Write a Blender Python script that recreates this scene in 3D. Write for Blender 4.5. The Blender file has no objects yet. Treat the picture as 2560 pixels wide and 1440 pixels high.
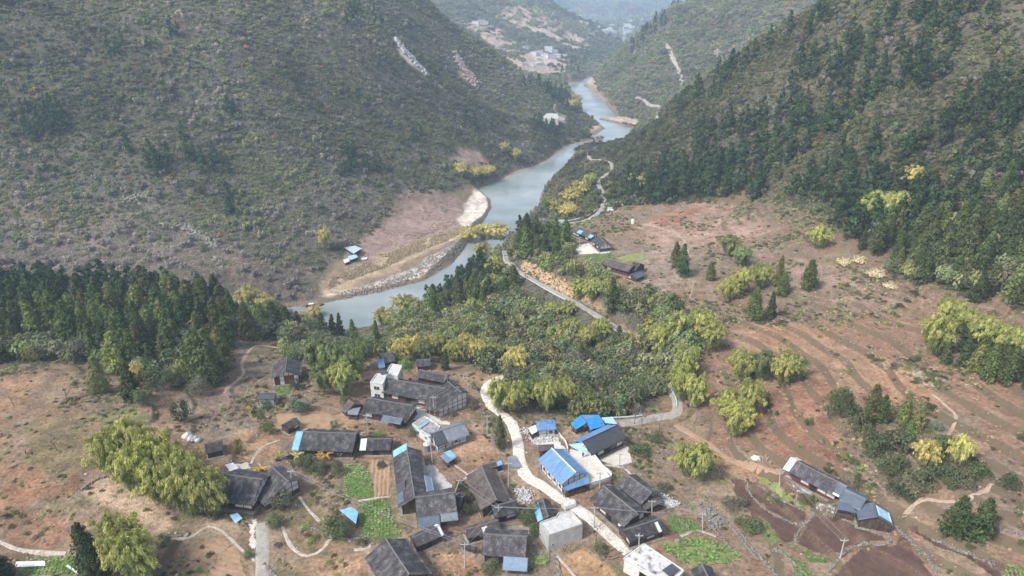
import bpy, math, random
import numpy as np
C = bpy.context.scene.collection
sc = bpy.context.scene
R = math.radians
rng = np.random.default_rng(7)
random.seed(7)
# ------------------------------------------------------------------ camera, world, sun, exposure
HAZE = 0.00021
PITCH = R(24.0); CAMZ = 120.0; FPX = 2560 * 24 / 36
cam_d = bpy.data.cameras.new('camera'); cam = bpy.data.objects.new('camera', cam_d); C.objects.link(cam)
cam.location = (0, 0, CAMZ); cam.rotation_euler = (R(90) - PITCH, 0, 0)
cam_d.lens = 24; cam_d.sensor_width = 36; cam_d.clip_start = 1; cam_d.clip_end = 30000
sc.camera = cam
world = bpy.data.worlds.new('World'); sc.world = world; world.use_nodes = True
wn = world.node_tree; bg = wn.nodes['Background']
SUN_EL, SUN_AZ = R(50), R(-122)     # azimuth measured from +Y towards +X (negative = from the left)
sky = wn.nodes.new('ShaderNodeTexSky'); sky.sky_type = 'NISHITA'; sky.sun_disc = False
sky.sun_elevation = SUN_EL; sky.sun_rotation = SUN_AZ; sky.dust_density = 3.0; sky.air_density = 1.0; sky.altitude = 300
hs = wn.nodes.new('ShaderNodeHueSaturation'); hs.inputs['Saturation'].default_value = 0.70; hs.inputs['Value'].default_value = 1.0
wn.links.new(sky.outputs[0], hs.inputs['Color']); wn.links.new(hs.outputs[0], bg.inputs['Color'])
bg.inputs['Strength'].default_value = 0.11
sun_d = bpy.data.lights.new('sun', 'SUN'); sun = bpy.data.objects.new('sun', sun_d); C.objects.link(sun)
sun_d.energy = 1.5; sun_d.angle = R(10); sun_d.color = (1.0, 0.985, 0.965)
from mathutils import Vector
sdir = Vector((math.sin(SUN_AZ) * math.cos(SUN_EL), math.cos(SUN_AZ) * math.cos(SUN_EL), math.sin(SUN_EL)))
sun.rotation_euler = sdir.to_track_quat('Z', 'Y').to_euler(); sun.location = (0, 0, 400)
sc.render.engine = 'CYCLES'
sc.view_settings.view_transform = 'Standard'; sc.view_settings.look = 'None'
sc.view_settings.exposure = 1.18; sc.view_settings.gamma = 1.0
sc.view_settings.use_curve_mapping = False
sc.cycles.volume_bounces = 2; sc.cycles.max_bounces = 5; sc.cycles.diffuse_bounces = 2; sc.cycles.glossy_bounces = 2
sc.cycles.transmission_bounces = 2; sc.cycles.transparent_max_bounces = 4
sc.render.resolution_x = 1024; sc.render.resolution_y = 576

# ------------------------------------------------------------------ projection helpers (a pixel of the photo -> a place on the terrain)
cS, sS = math.cos(PITCH), math.sin(PITCH)
def ray(u, v):
    yc = (720 - v) / FPX
    return (u - 1280) / FPX, cS + sS * yc, -sS + cS * yc
def at_t(u, v, t):
    a, b, c = ray(u, v); return a * t, b * t, CAMZ + c * t
def at_z(u, v, z):
    a, b, c = ray(u, v); t = (z - CAMZ) / c; return a * t, b * t, z
# numpy value noise
def _h(ix, iy, s):
    n = (ix * 374761393 + iy * 668265263 + s * 1442695041) & 0x7fffffff
    n = (n ^ (n >> 13)) * 1274126177 & 0x7fffffff
    return ((n ^ (n >> 16)) & 0xffff) / 65535.0
def vnoise(x, y, s=0):
    x = np.asarray(x, float); y = np.asarray(y, float)
    ix = np.floor(x).astype(np.int64); iy = np.floor(y).astype(np.int64); fx = x - ix; fy = y - iy
    fx = fx * fx * fx * (fx * (fx * 6 - 15) + 10); fy = fy * fy * fy * (fy * (fy * 6 - 15) + 10)
    a = _h(ix, iy, s); b = _h(ix + 1, iy, s); c = _h(ix, iy + 1, s); d = _h(ix + 1, iy + 1, s)
    return (a + (b - a) * fx) * (1 - fy) + (c + (d - c) * fx) * fy
def fbm(x, y, wl, octv=4, s=0, gain=0.5):
    o = 0; a = 1; t = 0
    for k in range(octv):
        o = o + a * (vnoise(x / wl + 17.3 * k, y / wl - 9.1 * k, s + k) - 0.5) * 2; t += a; a *= gain; wl = wl / 2.03
    return o / t
def smooth(x, a, b):
    t = np.clip((x - a) / (b - a), 0, 1); return t * t * (3 - 2 * t)
def smax(a, b, k):
    h = np.clip(0.5 + 0.5 * (a - b) / k, 0, 1); return b + (a - b) * h + k * h * (1 - h)

# ------------------------------------------------------------------ terrain
WATER = -60.0
BASE = [  # (u, v, z) ground heights read off the photograph
 # bottom of the village
 (-400,1440,4),(0,1440,4),(300,1440,3),(640,1440,0),(960,1440,0),(1280,1440,-1),(1600,1440,-1),(1900,1440,0),(2250,1440,3),(2560,1440,8),(2900,1440,14),
 (0,1900,6),(640,1900,3),(1280,1900,1),(1900,1900,2),(2560,1900,12),
 (-300,1250,6),(0,1250,6),(300,1250,4),(640,1250,0),(960,1250,-1),(1280,1250,-2),(1420,1250,-2),(1600,1250,-2),(1760,1250,-4),(1900,1280,-3),(2100,1250,3),(2350,1280,8),(2560,1230,13),(2900,1230,20),
 (-300,1050,4),(0,1080,4),(200,1030,3),(400,1080,2),(560,1100,0),(760,1080,-2),(960,1080,-3),(1180,1080,-3),(1400,1080,-4),(1560,1100,-4),(1700,1080,-7),(1900,1080,1),(2150,1080,7),(2400,1080,13),(2560,1050,17),
 (0,930,1),(200,920,0),(400,960,-2),(600,960,-4),(740,950,-6),(950,960,-6),(1100,960,-6),(1250,960,-8),(1400,1000,-10),(1550,980,-13),(1680,960,-9),(1850,950,-2),(2100,950,7),(2350,950,12),(2560,900,18),(2900,900,28),
 # left wood, falling to the river behind it
 (0,830,-6),(250,830,-7),(450,850,-9),(600,840,-12),(-400,840,-4),
 (0,740,-16),(250,740,-18),(500,760,-21),(640,790,-24),(720,830,-19),(-400,740,-14),
 (800,860,-27),(860,890,-12),(920,872,-22),(900,850,-36),(945,835,-36),(1000,900,-9),(1100,890,-10),(1250,890,-12),
 (950,820,-30),(1000,790,-38),(1100,820,-24),(1200,780,-24),(1250,730,-21),(1180,740,-33),(1120,740,-42),
 (1400,880,-16),(1500,860,-15),(1350,800,-19),(1450,800,-14),(1200,840,-18),
 # road on the spur and the farm above it
 (1560,820,-8),(1420,745,-13),(1300,680,-17),(1262,625,-20),(1270,590,-22),(1640,900,-8),(1220,640,-32),
 (1340,600,-16),(1420,640,-8),(1480,700,-4),(1560,690,-2),(1480,620,-5),(1400,580,-14),(1500,560,-7),(1600,620,-2),(1500,525,-12),(1600,530,-6),
 (1560,760,-3),(1650,740,-2),(1650,840,-5),(1700,650,-1),(1750,560,-2),(1850,510,0),(1750,500,-3),(1900,600,3),(1850,700,0),(1750,780,-3),(1900,800,1),(2000,640,6),(2000,720,4),(2150,680,9),(2100,800,7),(2300,740,13),(2350,830,12),(2560,760,20),(2560,830,18),
 (1510,470,-16),(1530,425,-21),(1475,388,-25),(1430,470,-40),(1400,540,-30),(1560,380,-24),(1600,440,-10),(1480,450,-25),(1530,374,-47),(1580,356,-46),(1500,385,-31),(1545,385,-30),(1470,382,-46),(1600,360,-38),
 # far bank of the river: gravel bar, reed strip, ploughed field, foot of the hill
 (900,740,-58.6),(800,735,-57),(1050,690,-58),(1000,650,-56),(900,700,-56),(1120,610,-56),(1000,600,-54),(900,640,-53),(830,690,-53),(1100,540,-54),(1000,540,-52),(1150,500,-54),(1200,530,-59),(860,620,-50),
 (1100,470,-46),(1200,450,-50),(1300,400,-48),(1180,400,-34),(1100,380,-26),(1300,350,-40),(1400,340,-48),(1350,300,-24),(1430,300,-50),(1480,330,-57),
 (600,700,-40),(300,700,-45),(0,700,-45),(-400,700,-45),
 (1600,302,-59),(1560,280,-58),(1600,285,-57),(1650,300,-52),(1600,255,-42),(1650,275,-42),
 (1400,195,-57),(1300,170,-45),(1500,180,-58),(1330,190,-52),(1200,150,-30),
]
# crest lines (u, v, distance), then how far behind the crest the ground has dropped by how much
FACE = []   # extra points on the mountain faces (u, v, distance)
CRESTS = [
 ([(-900,-380,600),(-300,-380,640),(0,-360,660),(350,-300,680),(600,-190,690),(780,-80,690),(870,0,700),(940,50,725),(1000,100,750),(1060,140,765),(1110,190,785),(1160,225,800),(1210,262,815)], 60, 14),
 ([(500,-260,900),(800,-160,880),(950,-80,870),(1050,0,880),(1110,50,900),(1160,82,925),(1200,110,950),(1250,150,975),(1300,190,1000),(1345,208,1020),(1385,222,1040),(1415,236,1048),(1434,252,1050)], 70, 45),
 ([(1592,350,800),(1640,305,770),(1670,270,735),(1700,240,700),(1765,205,650),(1830,170,600),(1890,130,565),(1950,90,530),(2000,60,510),(2050,30,490),(2110,0,470),(2300,-150,430),(2500,-250,415),(2700,-350,400),(3400,-420,380)], 70, 45),
 ([(1496,186,1440),(1530,150,1420),(1555,118,1400),(1580,85,1380),(1610,53,1365),(1640,22,1350),(1662,8,1335),(1685,3,1320),(1715,10,1310),(1745,14,1300),(1770,4,1275),(1790,-6,1250),(1870,-40,1200),(1950,-80,1150),(2200,-150,1050)], 90, 50),
 ([(1800,0,1180),(1750,55,1150),(1700,110,1130),(1660,155,1110),(1625,200,1090)], 50, 8),
 ([(700,-160,2000),(1000,-110,2100),(1200,-60,2100),(1300,-30,2100),(1370,0,2100),(1400,28,2080),(1430,50,2060),(1465,70,2030),(1500,88,2000),(1522,108,1950),(1542,128,1880)], 150, 50),
 ([(1535,84,2900),(1600,60,3000),(1680,28,3200),(1750,20,3300)], 200, 50),
 ([(600,-40,5200),(1200,-45,5200),(1400,-25,5200),(1560,-12,5200),(1640,8,5200),(1700,22,5400),(1765,12,5200),(1900,-30,5200),(2600,-60,5200)], 300, 60),
]
RIVER = [(-500,780),(300,775),(560,778),(780,764),(810,757),(950,729),(1060,701),(1130,660),(1165,615),(1190,580),(1212,548),(1228,520),(1226,500),(1205,482),(1188,476),(1205,468),
 (1265,444),(1359,406),(1431,359),(1478,352),(1504,350),(1508,344),(1481,340),(1512,322),(1496,309),(1478,300),(1456,294),(1455,266),(1450,250),(1428,237),(1412,209),(1447,204),(1470,192),(1505,181),
 (1512,187),(1490,197),(1469,207),(1459,213),(1497,237),(1512,253),(1525,272),(1547,293),(1497,298),(1544,309),(1583,322),(1559,347),(1515,361),(1472,369),(1456,375),(1437,381),(1428,403),(1409,422),(1381,450),
 (1355,480),(1345,520),(1290,580),(1240,630),(1180,690),(1120,745),(1060,800),(960,850),(860,868),(700,855),(560,840),(300,830),(-500,830)]
RIVER2 = [(1535,106),(1560,90),(1546,80),(1558,71),(1592,76),(1576,92),(1558,107)]
riv = [np.array([at_z(u, v, WATER)[:2] for u, v in P]) for P in (RIVER, RIVER2)]

def poly_sd(x, y, P):      # signed distance, negative inside
    d2 = np.full(x.shape, 1e18); ins = np.zeros(x.shape, bool); n = len(P)
    for i in range(n):
        ax, ay = P[i]; bx, by = P[(i + 1) % n]; ex, ey = bx - ax, by - ay
        t = np.clip(((x - ax) * ex + (y - ay) * ey) / (ex * ex + ey * ey + 1e-12), 0, 1)
        d2 = np.minimum(d2, (x - ax - t * ex) ** 2 + (y - ay - t * ey) ** 2)
        c = ((ay > y) != (by > y)) & (x < (bx - ax) * (y - ay) / (by - ay + 1e-12) + ax); ins ^= c
    d = np.sqrt(d2); return np.where(ins, -d, d)
_pts = [at_z(u, v, z) for u, v, z in BASE] + [at_t(*p) for p in FACE]
_pts += [(x, y, -57.0) for y in (1700, 2300, 3000, 4000) for x in (-2500, -1200, 300, 700, 1500, 3500) if not (x == 300 and y == 1700)]
_pts += [(x, 7500, -20.0) for x in (-4000, 0, 2000, 5000)]
for P, back, drop in CRESTS:
    W = [at_t(*p) for p in P]
    for i, q in enumerate(W):
        a_ = W[max(i - 1, 0)]; b_ = W[min(i + 1, len(W) - 1)]
        ex, ey = b_[0] - a_[0], b_[1] - a_[1]; L = math.hypot(ex, ey) + 1e-9; nx, ny = -ey / L, ex / L
        if nx * q[0] + ny * q[1] < 0: nx, ny = -nx, -ny
        _pts.append(q); _pts.append((q[0] + nx * back, q[1] + ny * back, max(q[2] - drop, -58.0)))
bp = np.array(_pts)
def kern(d2): return np.sqrt(d2 + 100.0)
_A = kern((bp[:, 0][:, None] - bp[:, 0]) ** 2 + (bp[:, 1][:, None] - bp[:, 1]) ** 2) - np.eye(len(bp)) * 1.0
_m = bp[:, 2].mean(); _w = np.linalg.solve(_A, bp[:, 2] - _m)
def base_z(x, y):
    o = np.full(x.shape, _m)
    for (px, py, _), w in zip(bp, _w): o += w * kern((x - px) ** 2 + (y - py) ** 2)
    return o
# open (not wild) land, outlined at the height of the ground it lies on
OPEN = [
 [(-900,935,1),(-200,925,1),(200,905,0),(360,950,0),(520,960,-3),(585,860,-11),(600,780,-20),(660,850,-12),(740,900,-6),(920,880,-10),(1050,880,-9),(1230,930,-8),(1300,1000,-7),(1420,1040,-5),(1650,1020,-8),(1760,900,-4),
  (1700,760,-2),(1560,740,-3),(1420,620,-8),(1420,560,-10),(1560,515,-8),(1850,500,0),(1990,570,4),(2060,600,6),(2250,700,12),(2400,745,15),(2900,790,25),(3600,1100,25),(3400,2200,10),(1280,2600,0),(-1500,2200,5)],
 [(790,760,-58),(820,680,-54),(930,590,-52),(1000,520,-52),(1140,478,-50),(1190,476,-58),(1240,530,-60),(1160,640,-60),(1060,705,-60)],
]
OPENW = [np.array([at_z(*p)[:2] for p in P]) for P in OPEN]
def terrain_fn(x, y):
    b = base_z(x, y)
    b = np.where(b < -57.5, -57.5 + (b + 57.5) * 0.1, b)
    od = np.minimum(poly_sd(x, y, OPENW[0]), poly_sd(x, y, OPENW[1]))
    wild = smooth(od, -3, 8)
    r = np.hypot(x, y)
    amp = smooth(od, 5, 120) * (3 + 5 * smooth(r, 350, 700) + 5 * smooth(r, 1000, 2500)) * (1 - 0.75 * smooth(r, 2300, 3500))
    gul = fbm(x, y, 130, 4, 3) + 0.5 * (0.35 - np.abs(fbm(x, y, 70, 3, 11)))
    rv = np.minimum(poly_sd(x, y, riv[0]), poly_sd(x, y, riv[1]))
    z = b + 1.25 * amp * gul * smooth(rv, 10, 80)
    z = z + 0.5 * fbm(x, y, 22, 3, 5) * (1 - wild) * smooth(r, 60, 100)
    st = 1.9; n2 = 1.1 * fbm(x, y, 70, 3, 21); g_ = z + np.where(x > 0, .11, .07) * (y - 200); q = g_ / st + n2; f = q - np.floor(q)
    tz = (np.floor(q) + smooth(f, 0.88, 0.99) - n2) * st
    tm = (1 - wild) * smooth(z, -6, -1) * 0.9 * np.maximum(smooth(x, 35, 70), smooth(-x, 55, 90)) * smooth(fbm(x, y, 45, 3, 23), -.25, .1)
    z = z + (tz - g_) * tm
    zo = np.maximum(np.minimum(z, WATER + 0.3 + 0.95 * rv), WATER + 0.05 + np.minimum(0.10 * rv, 0.5))
    zi = np.minimum(z, WATER - 0.1 - np.minimum(2.5, -0.2 * rv))
    return np.where(rv > 0, zo, zi), wild, rv
NA, NR = 860, 820
AZ0, AZ1 = R(-58), R(58); LR0, LR1 = math.log(66), math.log(8500)
az = np.linspace(AZ0, AZ1, NA); lr = np.linspace(LR0, LR1, NR)
GA, GL = np.meshgrid(az, lr, indexing='ij'); GR = np.exp(GL); GX = np.sin(GA) * GR; GY = np.cos(GA) * GR
GZ, GW, GD = terrain_fn(GX, GY)
def gsample(G, x, y):
    x = np.asarray(x, float); y = np.asarray(y, float)
    fa = np.clip((np.arctan2(x, y) - AZ0) / (AZ1 - AZ0) * (NA - 1), 0, NA - 1.001)
    fr = np.clip((np.log(np.hypot(x, y) + 1e-9) - LR0) / (LR1 - LR0) * (NR - 1), 0, NR - 1.001)
    i = fa.astype(int); j = fr.astype(int); a = fa - i; b = fr - j
    return (G[i, j] * (1 - a) + G[i + 1, j] * a) * (1 - b) + (G[i, j + 1] * (1 - a) + G[i + 1, j + 1] * a) * b
def tz(x, y): return gsample(GZ, x, y)
_T = np.exp(np.linspace(math.log(90), math.log(8000), 2600))
def hit(u, v, h=0.0):      # first place where the sight line through a photo pixel comes within h of the ground
    a, b, c = ray(u, v); X = a * _T; Y = b * _T; Z = CAMZ + c * _T
    below = Z - h < tz(X, Y)
    k = int(np.argmax(below)) if below.any() else len(_T) - 1
    if k == 0: return X[0], Y[0], float(tz(X[0], Y[0]))
    t0, t1 = _T[k - 1], _T[k]
    for _ in range(12):
        tm = (t0 + t1) / 2
        if CAMZ + c * tm - h < tz(a * tm, b * tm): t1 = tm
        else: t0 = tm
    return a * t1, b * t1, float(tz(a * t1, b * t1))
# ------------------------------------------------------------------ materials
def mat(name, col, rough=0.9, spec=0.3, metal=0.0):
    m = bpy.data.materials.new(name); m.use_nodes = True; b = m.node_tree.nodes['Principled BSDF']
    b.inputs['Base Color'].default_value = (*col, 1); b.inputs['Roughness'].default_value = rough
    b.inputs['Specular IOR Level'].default_value = spec; b.inputs['Metallic'].default_value = metal
    return m
def N(nt, t, **kw):
    n = nt.nodes.new(t)
    for k, v in kw.items(): setattr(n, k, v)
    return n
def noisy(name, cols, scale=1.0, rough=0.9, spec=0.2, detail=6, bump=0.0, scale2=None, mul=(0.75, 1.25), stretch=None, metal=0.0, coord='Object'):
    """procedural: colour ramp over noise in object space, a second finer noise for grain, optional bump"""
    m = mat(name, cols[0], rough, spec, metal); nt = m.node_tree; b = nt.nodes['Principled BSDF']; L = nt.links
    tc = N(nt, 'ShaderNodeTexCoord'); src = tc.outputs[coord]
    if stretch:
        mp = N(nt, 'ShaderNodeMapping'); mp.inputs['Scale'].default_value = stretch; L.new(src, mp.inputs['Vector']); src = mp.outputs[0]
    n1 = N(nt, 'ShaderNodeTexNoise'); n1.inputs['Scale'].default_value = scale; n1.inputs['Detail'].default_value = detail; n1.inputs['Roughness'].default_value = 0.62
    L.new(src, n1.inputs['Vector'])
    cr = N(nt, 'ShaderNodeValToRGB'); el = cr.color_ramp.elements
    k = len(cols)
    for i, c in enumerate(cols):
        p = 0.3 + 0.4 * i / max(k - 1, 1)
        if i < 2: el[i].position = p; el[i].color = (*c, 1)
        else: e = el.new(p); e.color = (*c, 1)
    L.new(n1.outputs[0], cr.inputs[0])
    n2 = N(nt, 'ShaderNodeTexNoise'); n2.inputs['Scale'].default_value = scale2 or scale * 7; n2.inputs['Detail'].default_value = 4
    L.new(src, n2.inputs['Vector'])
    mr = N(nt, 'ShaderNodeMapRange'); mr.inputs[1].default_value = 0.3; mr.inputs[2].default_value = 0.7; mr.inputs[3].default_value = mul[0]; mr.inputs[4].default_value = mul[1]
    L.new(n2.outputs[0], mr.inputs[0])
    vm = N(nt, 'ShaderNodeVectorMath', operation='SCALE'); L.new(cr.outputs[0], vm.inputs[0]); L.new(mr.outputs[0], vm.inputs['Scale'])
    L.new(vm.outputs[0], b.inputs['Base Color'])
    if bump:
        bp_ = N(nt, 'ShaderNodeBump'); bp_.inputs['Strength'].default_value = 0.6; bp_.inputs['Distance'].default_value = bump
        L.new(n2.outputs[0], bp_.inputs['Height']); L.new(bp_.outputs[0], b.inputs['Normal'])
    return m
def setmesh(me, V, Fc, k):
    V = np.asarray(V, np.float32); Fc = np.asarray(Fc, np.int32)
    me.vertices.add(len(V)); me.vertices.foreach_set('co', V.ravel())
    me.loops.add(Fc.size); me.loops.foreach_set('vertex_index', Fc.ravel())
    me.polygons.add(len(Fc)); me.polygons.foreach_set('loop_start', np.arange(0, Fc.size, k, dtype=np.int32))
    me.update(calc_edges=True)
def link(o, label=None, cat=None, group=None, kind=None, parent=None):
    C.objects.link(o)
    if label: o['label'] = label
    if cat: o['category'] = cat
    if group: o['group'] = group
    if kind: o['kind'] = kind
    if parent: o.parent = parent
    return o

# ------------------------------------------------------------------ houses are placed first, so that the ground can be levelled under them
def flatten(cx, cy, yaw, hl, hw, zg, soft=4.0):
    d0 = max(hl, hw) + soft + 2
    m = (np.abs(GX - cx) < d0) & (np.abs(GY - cy) < d0)
    if not m.any(): return
    dx = GX[m] - cx; dy = GY[m] - cy; c, s = math.cos(yaw), math.sin(yaw)
    a = np.abs(dx * c + dy * s) - hl; b = np.abs(-dx * s + dy * c) - hw
    d = np.hypot(np.maximum(a, 0), np.maximum(b, 0)); w = 1 - smooth(d, 0.8, soft)
    GZ[m] = GZ[m] * (1 - w) + zg * w
def place_house(r1, r2, e, he, slope=0.52):
    """ridge ends r1, r2 and one visible eave point e in photo pixels -> centre, yaw, half length, half width, ground, ridge height.
    slope = roof fall; for other values the eave pixel is read at height he"""
    hr = he + 2.0
    um, vm = (r1[0] + r2[0]) / 2, (r1[1] + r2[1]) / 2
    for _ in range(6):
        zg = hit(um, vm, hr)[2]
        A = at_z(*r1, zg + hr); B = at_z(*r2, zg + hr); E = at_z(*e, zg + he)
        ex, ey = B[0] - A[0], B[1] - A[1]; L = math.hypot(ex, ey); ex /= L; ey /= L
        w = (E[0] - A[0]) * -ey + (E[1] - A[1]) * ex
        hr = he + max(0.8, min(abs(w) * slope, 4.5))
    return dict(c=((A[0] + B[0]) / 2, (A[1] + B[1]) / 2), yaw=math.atan2(ey, ex), hl=L / 2, hw=abs(w), side=1 if w > 0 else -1, zg=zg, hr=hr, he=he)
# name, ridge end, ridge end, eave point, eave height, style, label
HOUSES = [
 ('timber_house', (718,893),(713,927),(679,941), 3.4, 'plaster_red', 'timber house beside the bamboo grove with white gable panels and dark red lower wall'),
 ('timber_house', (969,944),(1112,968),(1002,990), 3.2, 'farm', 'long dark tiled house built against the white two storey house'),
 ('timber_house', (1119,953),(1154,981),(1068,1006), 3.2, 'white', 'right hand wing with white gable end at the end of the long dark house'),
 ('timber_house', (1047,926),(1119,940),(1040,943), 3.2, 'timber', 'dark tiled rear house directly behind the long house with white gable'),
 ('timber_house', (946,887),(984,881),(962,907), 3.0, 'timber', 'dark house at the village edge with a blue sheet on its left side'),
 ('small_barn', (1040,903),(1076,900),(1046,917), 2.2, 'timber', 'small dark tiled barn beside the green plot behind the white house'),
 ('timber_house', (919,993),(1032,1013),(900,1028), 3.2, 'plaster', 'dark tiled house with tall white and timber gable facing the pale yard'),
 ('small_barn', (872,999),(886,1010),(846,1018), 2.0, 'timber', 'low brown tiled shed left of the house with the pale gable'),
 ('small_barn', (741,1044),(709,1062),(752,1056), 2.3, 'timber', 'small open timber barn with tiled roof above the long house with orange banana leaves'),
 ('timber_house', (757,1077),(892,1082),(770,1126), 2.8, 'timber', 'long ribbed tile house behind the orange banana plants, blue sheet at its left end'),
 ('small_barn', (903,1098),(980,1097),(925,1126), 2.2, 'timber', 'low shed with pale metal sheet left end above the ribbed garden'),
 ('village_house', (1078,1085),(1160,1057),(1188,1083), 2.6, 'white', 'house with corrugated grey metal roof and a dark sheet on its left end'),
 ('timber_house', (1017,1116),(1037,1245),(981,1140), 3.4, 'timber', 'very long grey tiled house running down the slope with blue sheet at its upper end'),
 ('timber_house', (1037,1243),(1138,1230),(1040,1296), 3.4, 'timber', 'ribbed tile wing across the lower end of the very long grey house'),
 ('small_barn', (1139,1240),(1158,1243),(1150,1270), 2.4, 'timber', 'small leaning roofed shed on the right end of the ribbed tile wing'),
 ('small_barn', (1030,1346),(1098,1315),(1072,1355), 2.3, 'timber', 'narrow tiled shed below the ribbed wing with white sheet on its right end'),
 ('timber_house', (964,1346),(1024,1436),(912,1394), 3.4, 'timber', 'large dark tiled house at the bottom edge with steep pale ridge line'),
 ('timber_house', (1204,1165),(1242,1250),(1161,1178), 3.2, 'timber', 'brown tiled house between the stone yard and the white village road'),
 ('timber_house', (1229,1266),(1290,1251),(1233,1297), 2.8, 'timber', 'low front wing with dark tiles at the foot of the brown tiled house'),
 ('small_barn', (1207,1163),(1255,1150),(1215,1174), 2.3, 'timber', 'low dark shed with a blue sheet behind the brown tiled house'),
 ('small_barn', (1163,1325),(1246,1300),(1192,1340), 2.2, 'timber', 'narrow brown shed running diagonally above the bottom middle house'),
 ('small_barn', (1154,1352),(1190,1366),(1150,1362), 1.8, 'timber', 'collapsed low dark shed left of the bottom middle house'),
 ('timber_house', (1208,1334),(1318,1341),(1203,1388), 3.0, 'timber', 'ribbed tile house at bottom middle with blue grey metal awning below it'),
 ('small_barn', (1356,1243),(1371,1292),(1386,1283), 2.6, 'timber', 'small dark tiled house with blue sheet behind the flat roofed block house'),
 ('blue_roof_house', (1379,1120),(1440,1181),(1344,1149), 3.6, 'white', 'house with large bright blue sheet metal roof beside the walled terrace'),
 ('blue_outbuilding', (1340,1057),(1388,1053),(1360,1076), 2.6, 'white', 'small white outbuilding with blue roof at the head of the upper terrace'),
 ('timber_house', (1456,1104),(1544,1063),(1507,1125), 3.2, 'plaster', 'dark grey roofed house with blue rear slope below the bright blue sheds'),
 ('timber_house', (1507,1213),(1593,1282),(1473,1245), 3.2, 'plaster', 'left one of the two parallel dark tiled houses, with white gable panels by the road'),
 ('timber_house', (1567,1185),(1630,1232),(1538,1212), 3.2, 'timber', 'right one of the two parallel dark tiled houses, further from the road'),
 ('small_barn', (1560,1325),(1650,1296),(1580,1354), 2.4, 'timber', 'black roofed low shed below the two parallel houses, with pale sheet at its end'),
 ('timber_house', (1755,1410),(1775,1450),(1735,1440), 2.8, 'timber', 'dark roof cut by the bottom edge right of the stained flat roof'),
 ('timber_house', (1991,1152),(2112,1213),(1972,1180), 2.9, 'farm', 'long dark roofed farmhouse by the brown ploughed fields with a pale left end'),
 ('farm_wing', (2113,1222),(2167,1248),(2147,1276), 3.0, 'white', 'slate grey sheet roofed wing of the right hand farmhouse'),
 ('farm_shed', (2184,1256),(2194,1292),(2143,1290), 2.6, 'timber', 'open slate grey shed with pale translucent sheets at the right end of the farmhouse'),
 ('timber_house', (1441,567),(1484,583),(1430,578), 3.0, 'plaster', 'upper farmhouse with light blue skylight sheet and white timbered gable'),
 ('timber_house', (1495,590),(1516,607),(1480,603), 3.0, 'plaster', 'right upper farmhouse with white timbered gable beside the paved yard'),
 ('timber_house', (1514,645),(1583,664),(1504,661), 2.9, 'farm', 'brown long farmhouse below the green plot with white window panels'),
 ('small_barn', (1583,660),(1602,665),(1578,675), 2.6, 'timber', 'small tiled annex at the right end of the brown long farmhouse'),
 ('small_barn', (1580,688),(1604,678),(1586,700), 2.0, 'timber', 'grey shed in front of the right end of the brown long farmhouse'),
 ('timber_house', (560,1184),(657,1197),(585,1258), 3.0, 'plaster', 'large dark tiled house touching the biggest bamboo grove'),
 ('timber_house', (680,1167),(722,1204),(664,1268), 3.0, 'plaster', 'right wing of the large house by the biggest bamboo grove, with one broad dark slope'),
 ('small_barn', (512,1113),(556,1103),(535,1130), 2.2, 'timber', 'small black roofed shed half hidden behind the biggest bamboo grove'),
 ('white_shed', (643,986),(689,984),(648,999), 2.9, 'allwhite', 'small white plastered shed with dark roof below the timber house'),
]

OPT = {2: dict(back=2.6, slope=0.36), 40: dict(back=3.0, slope=0.36), 24: dict(slope=0.5)}
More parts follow.
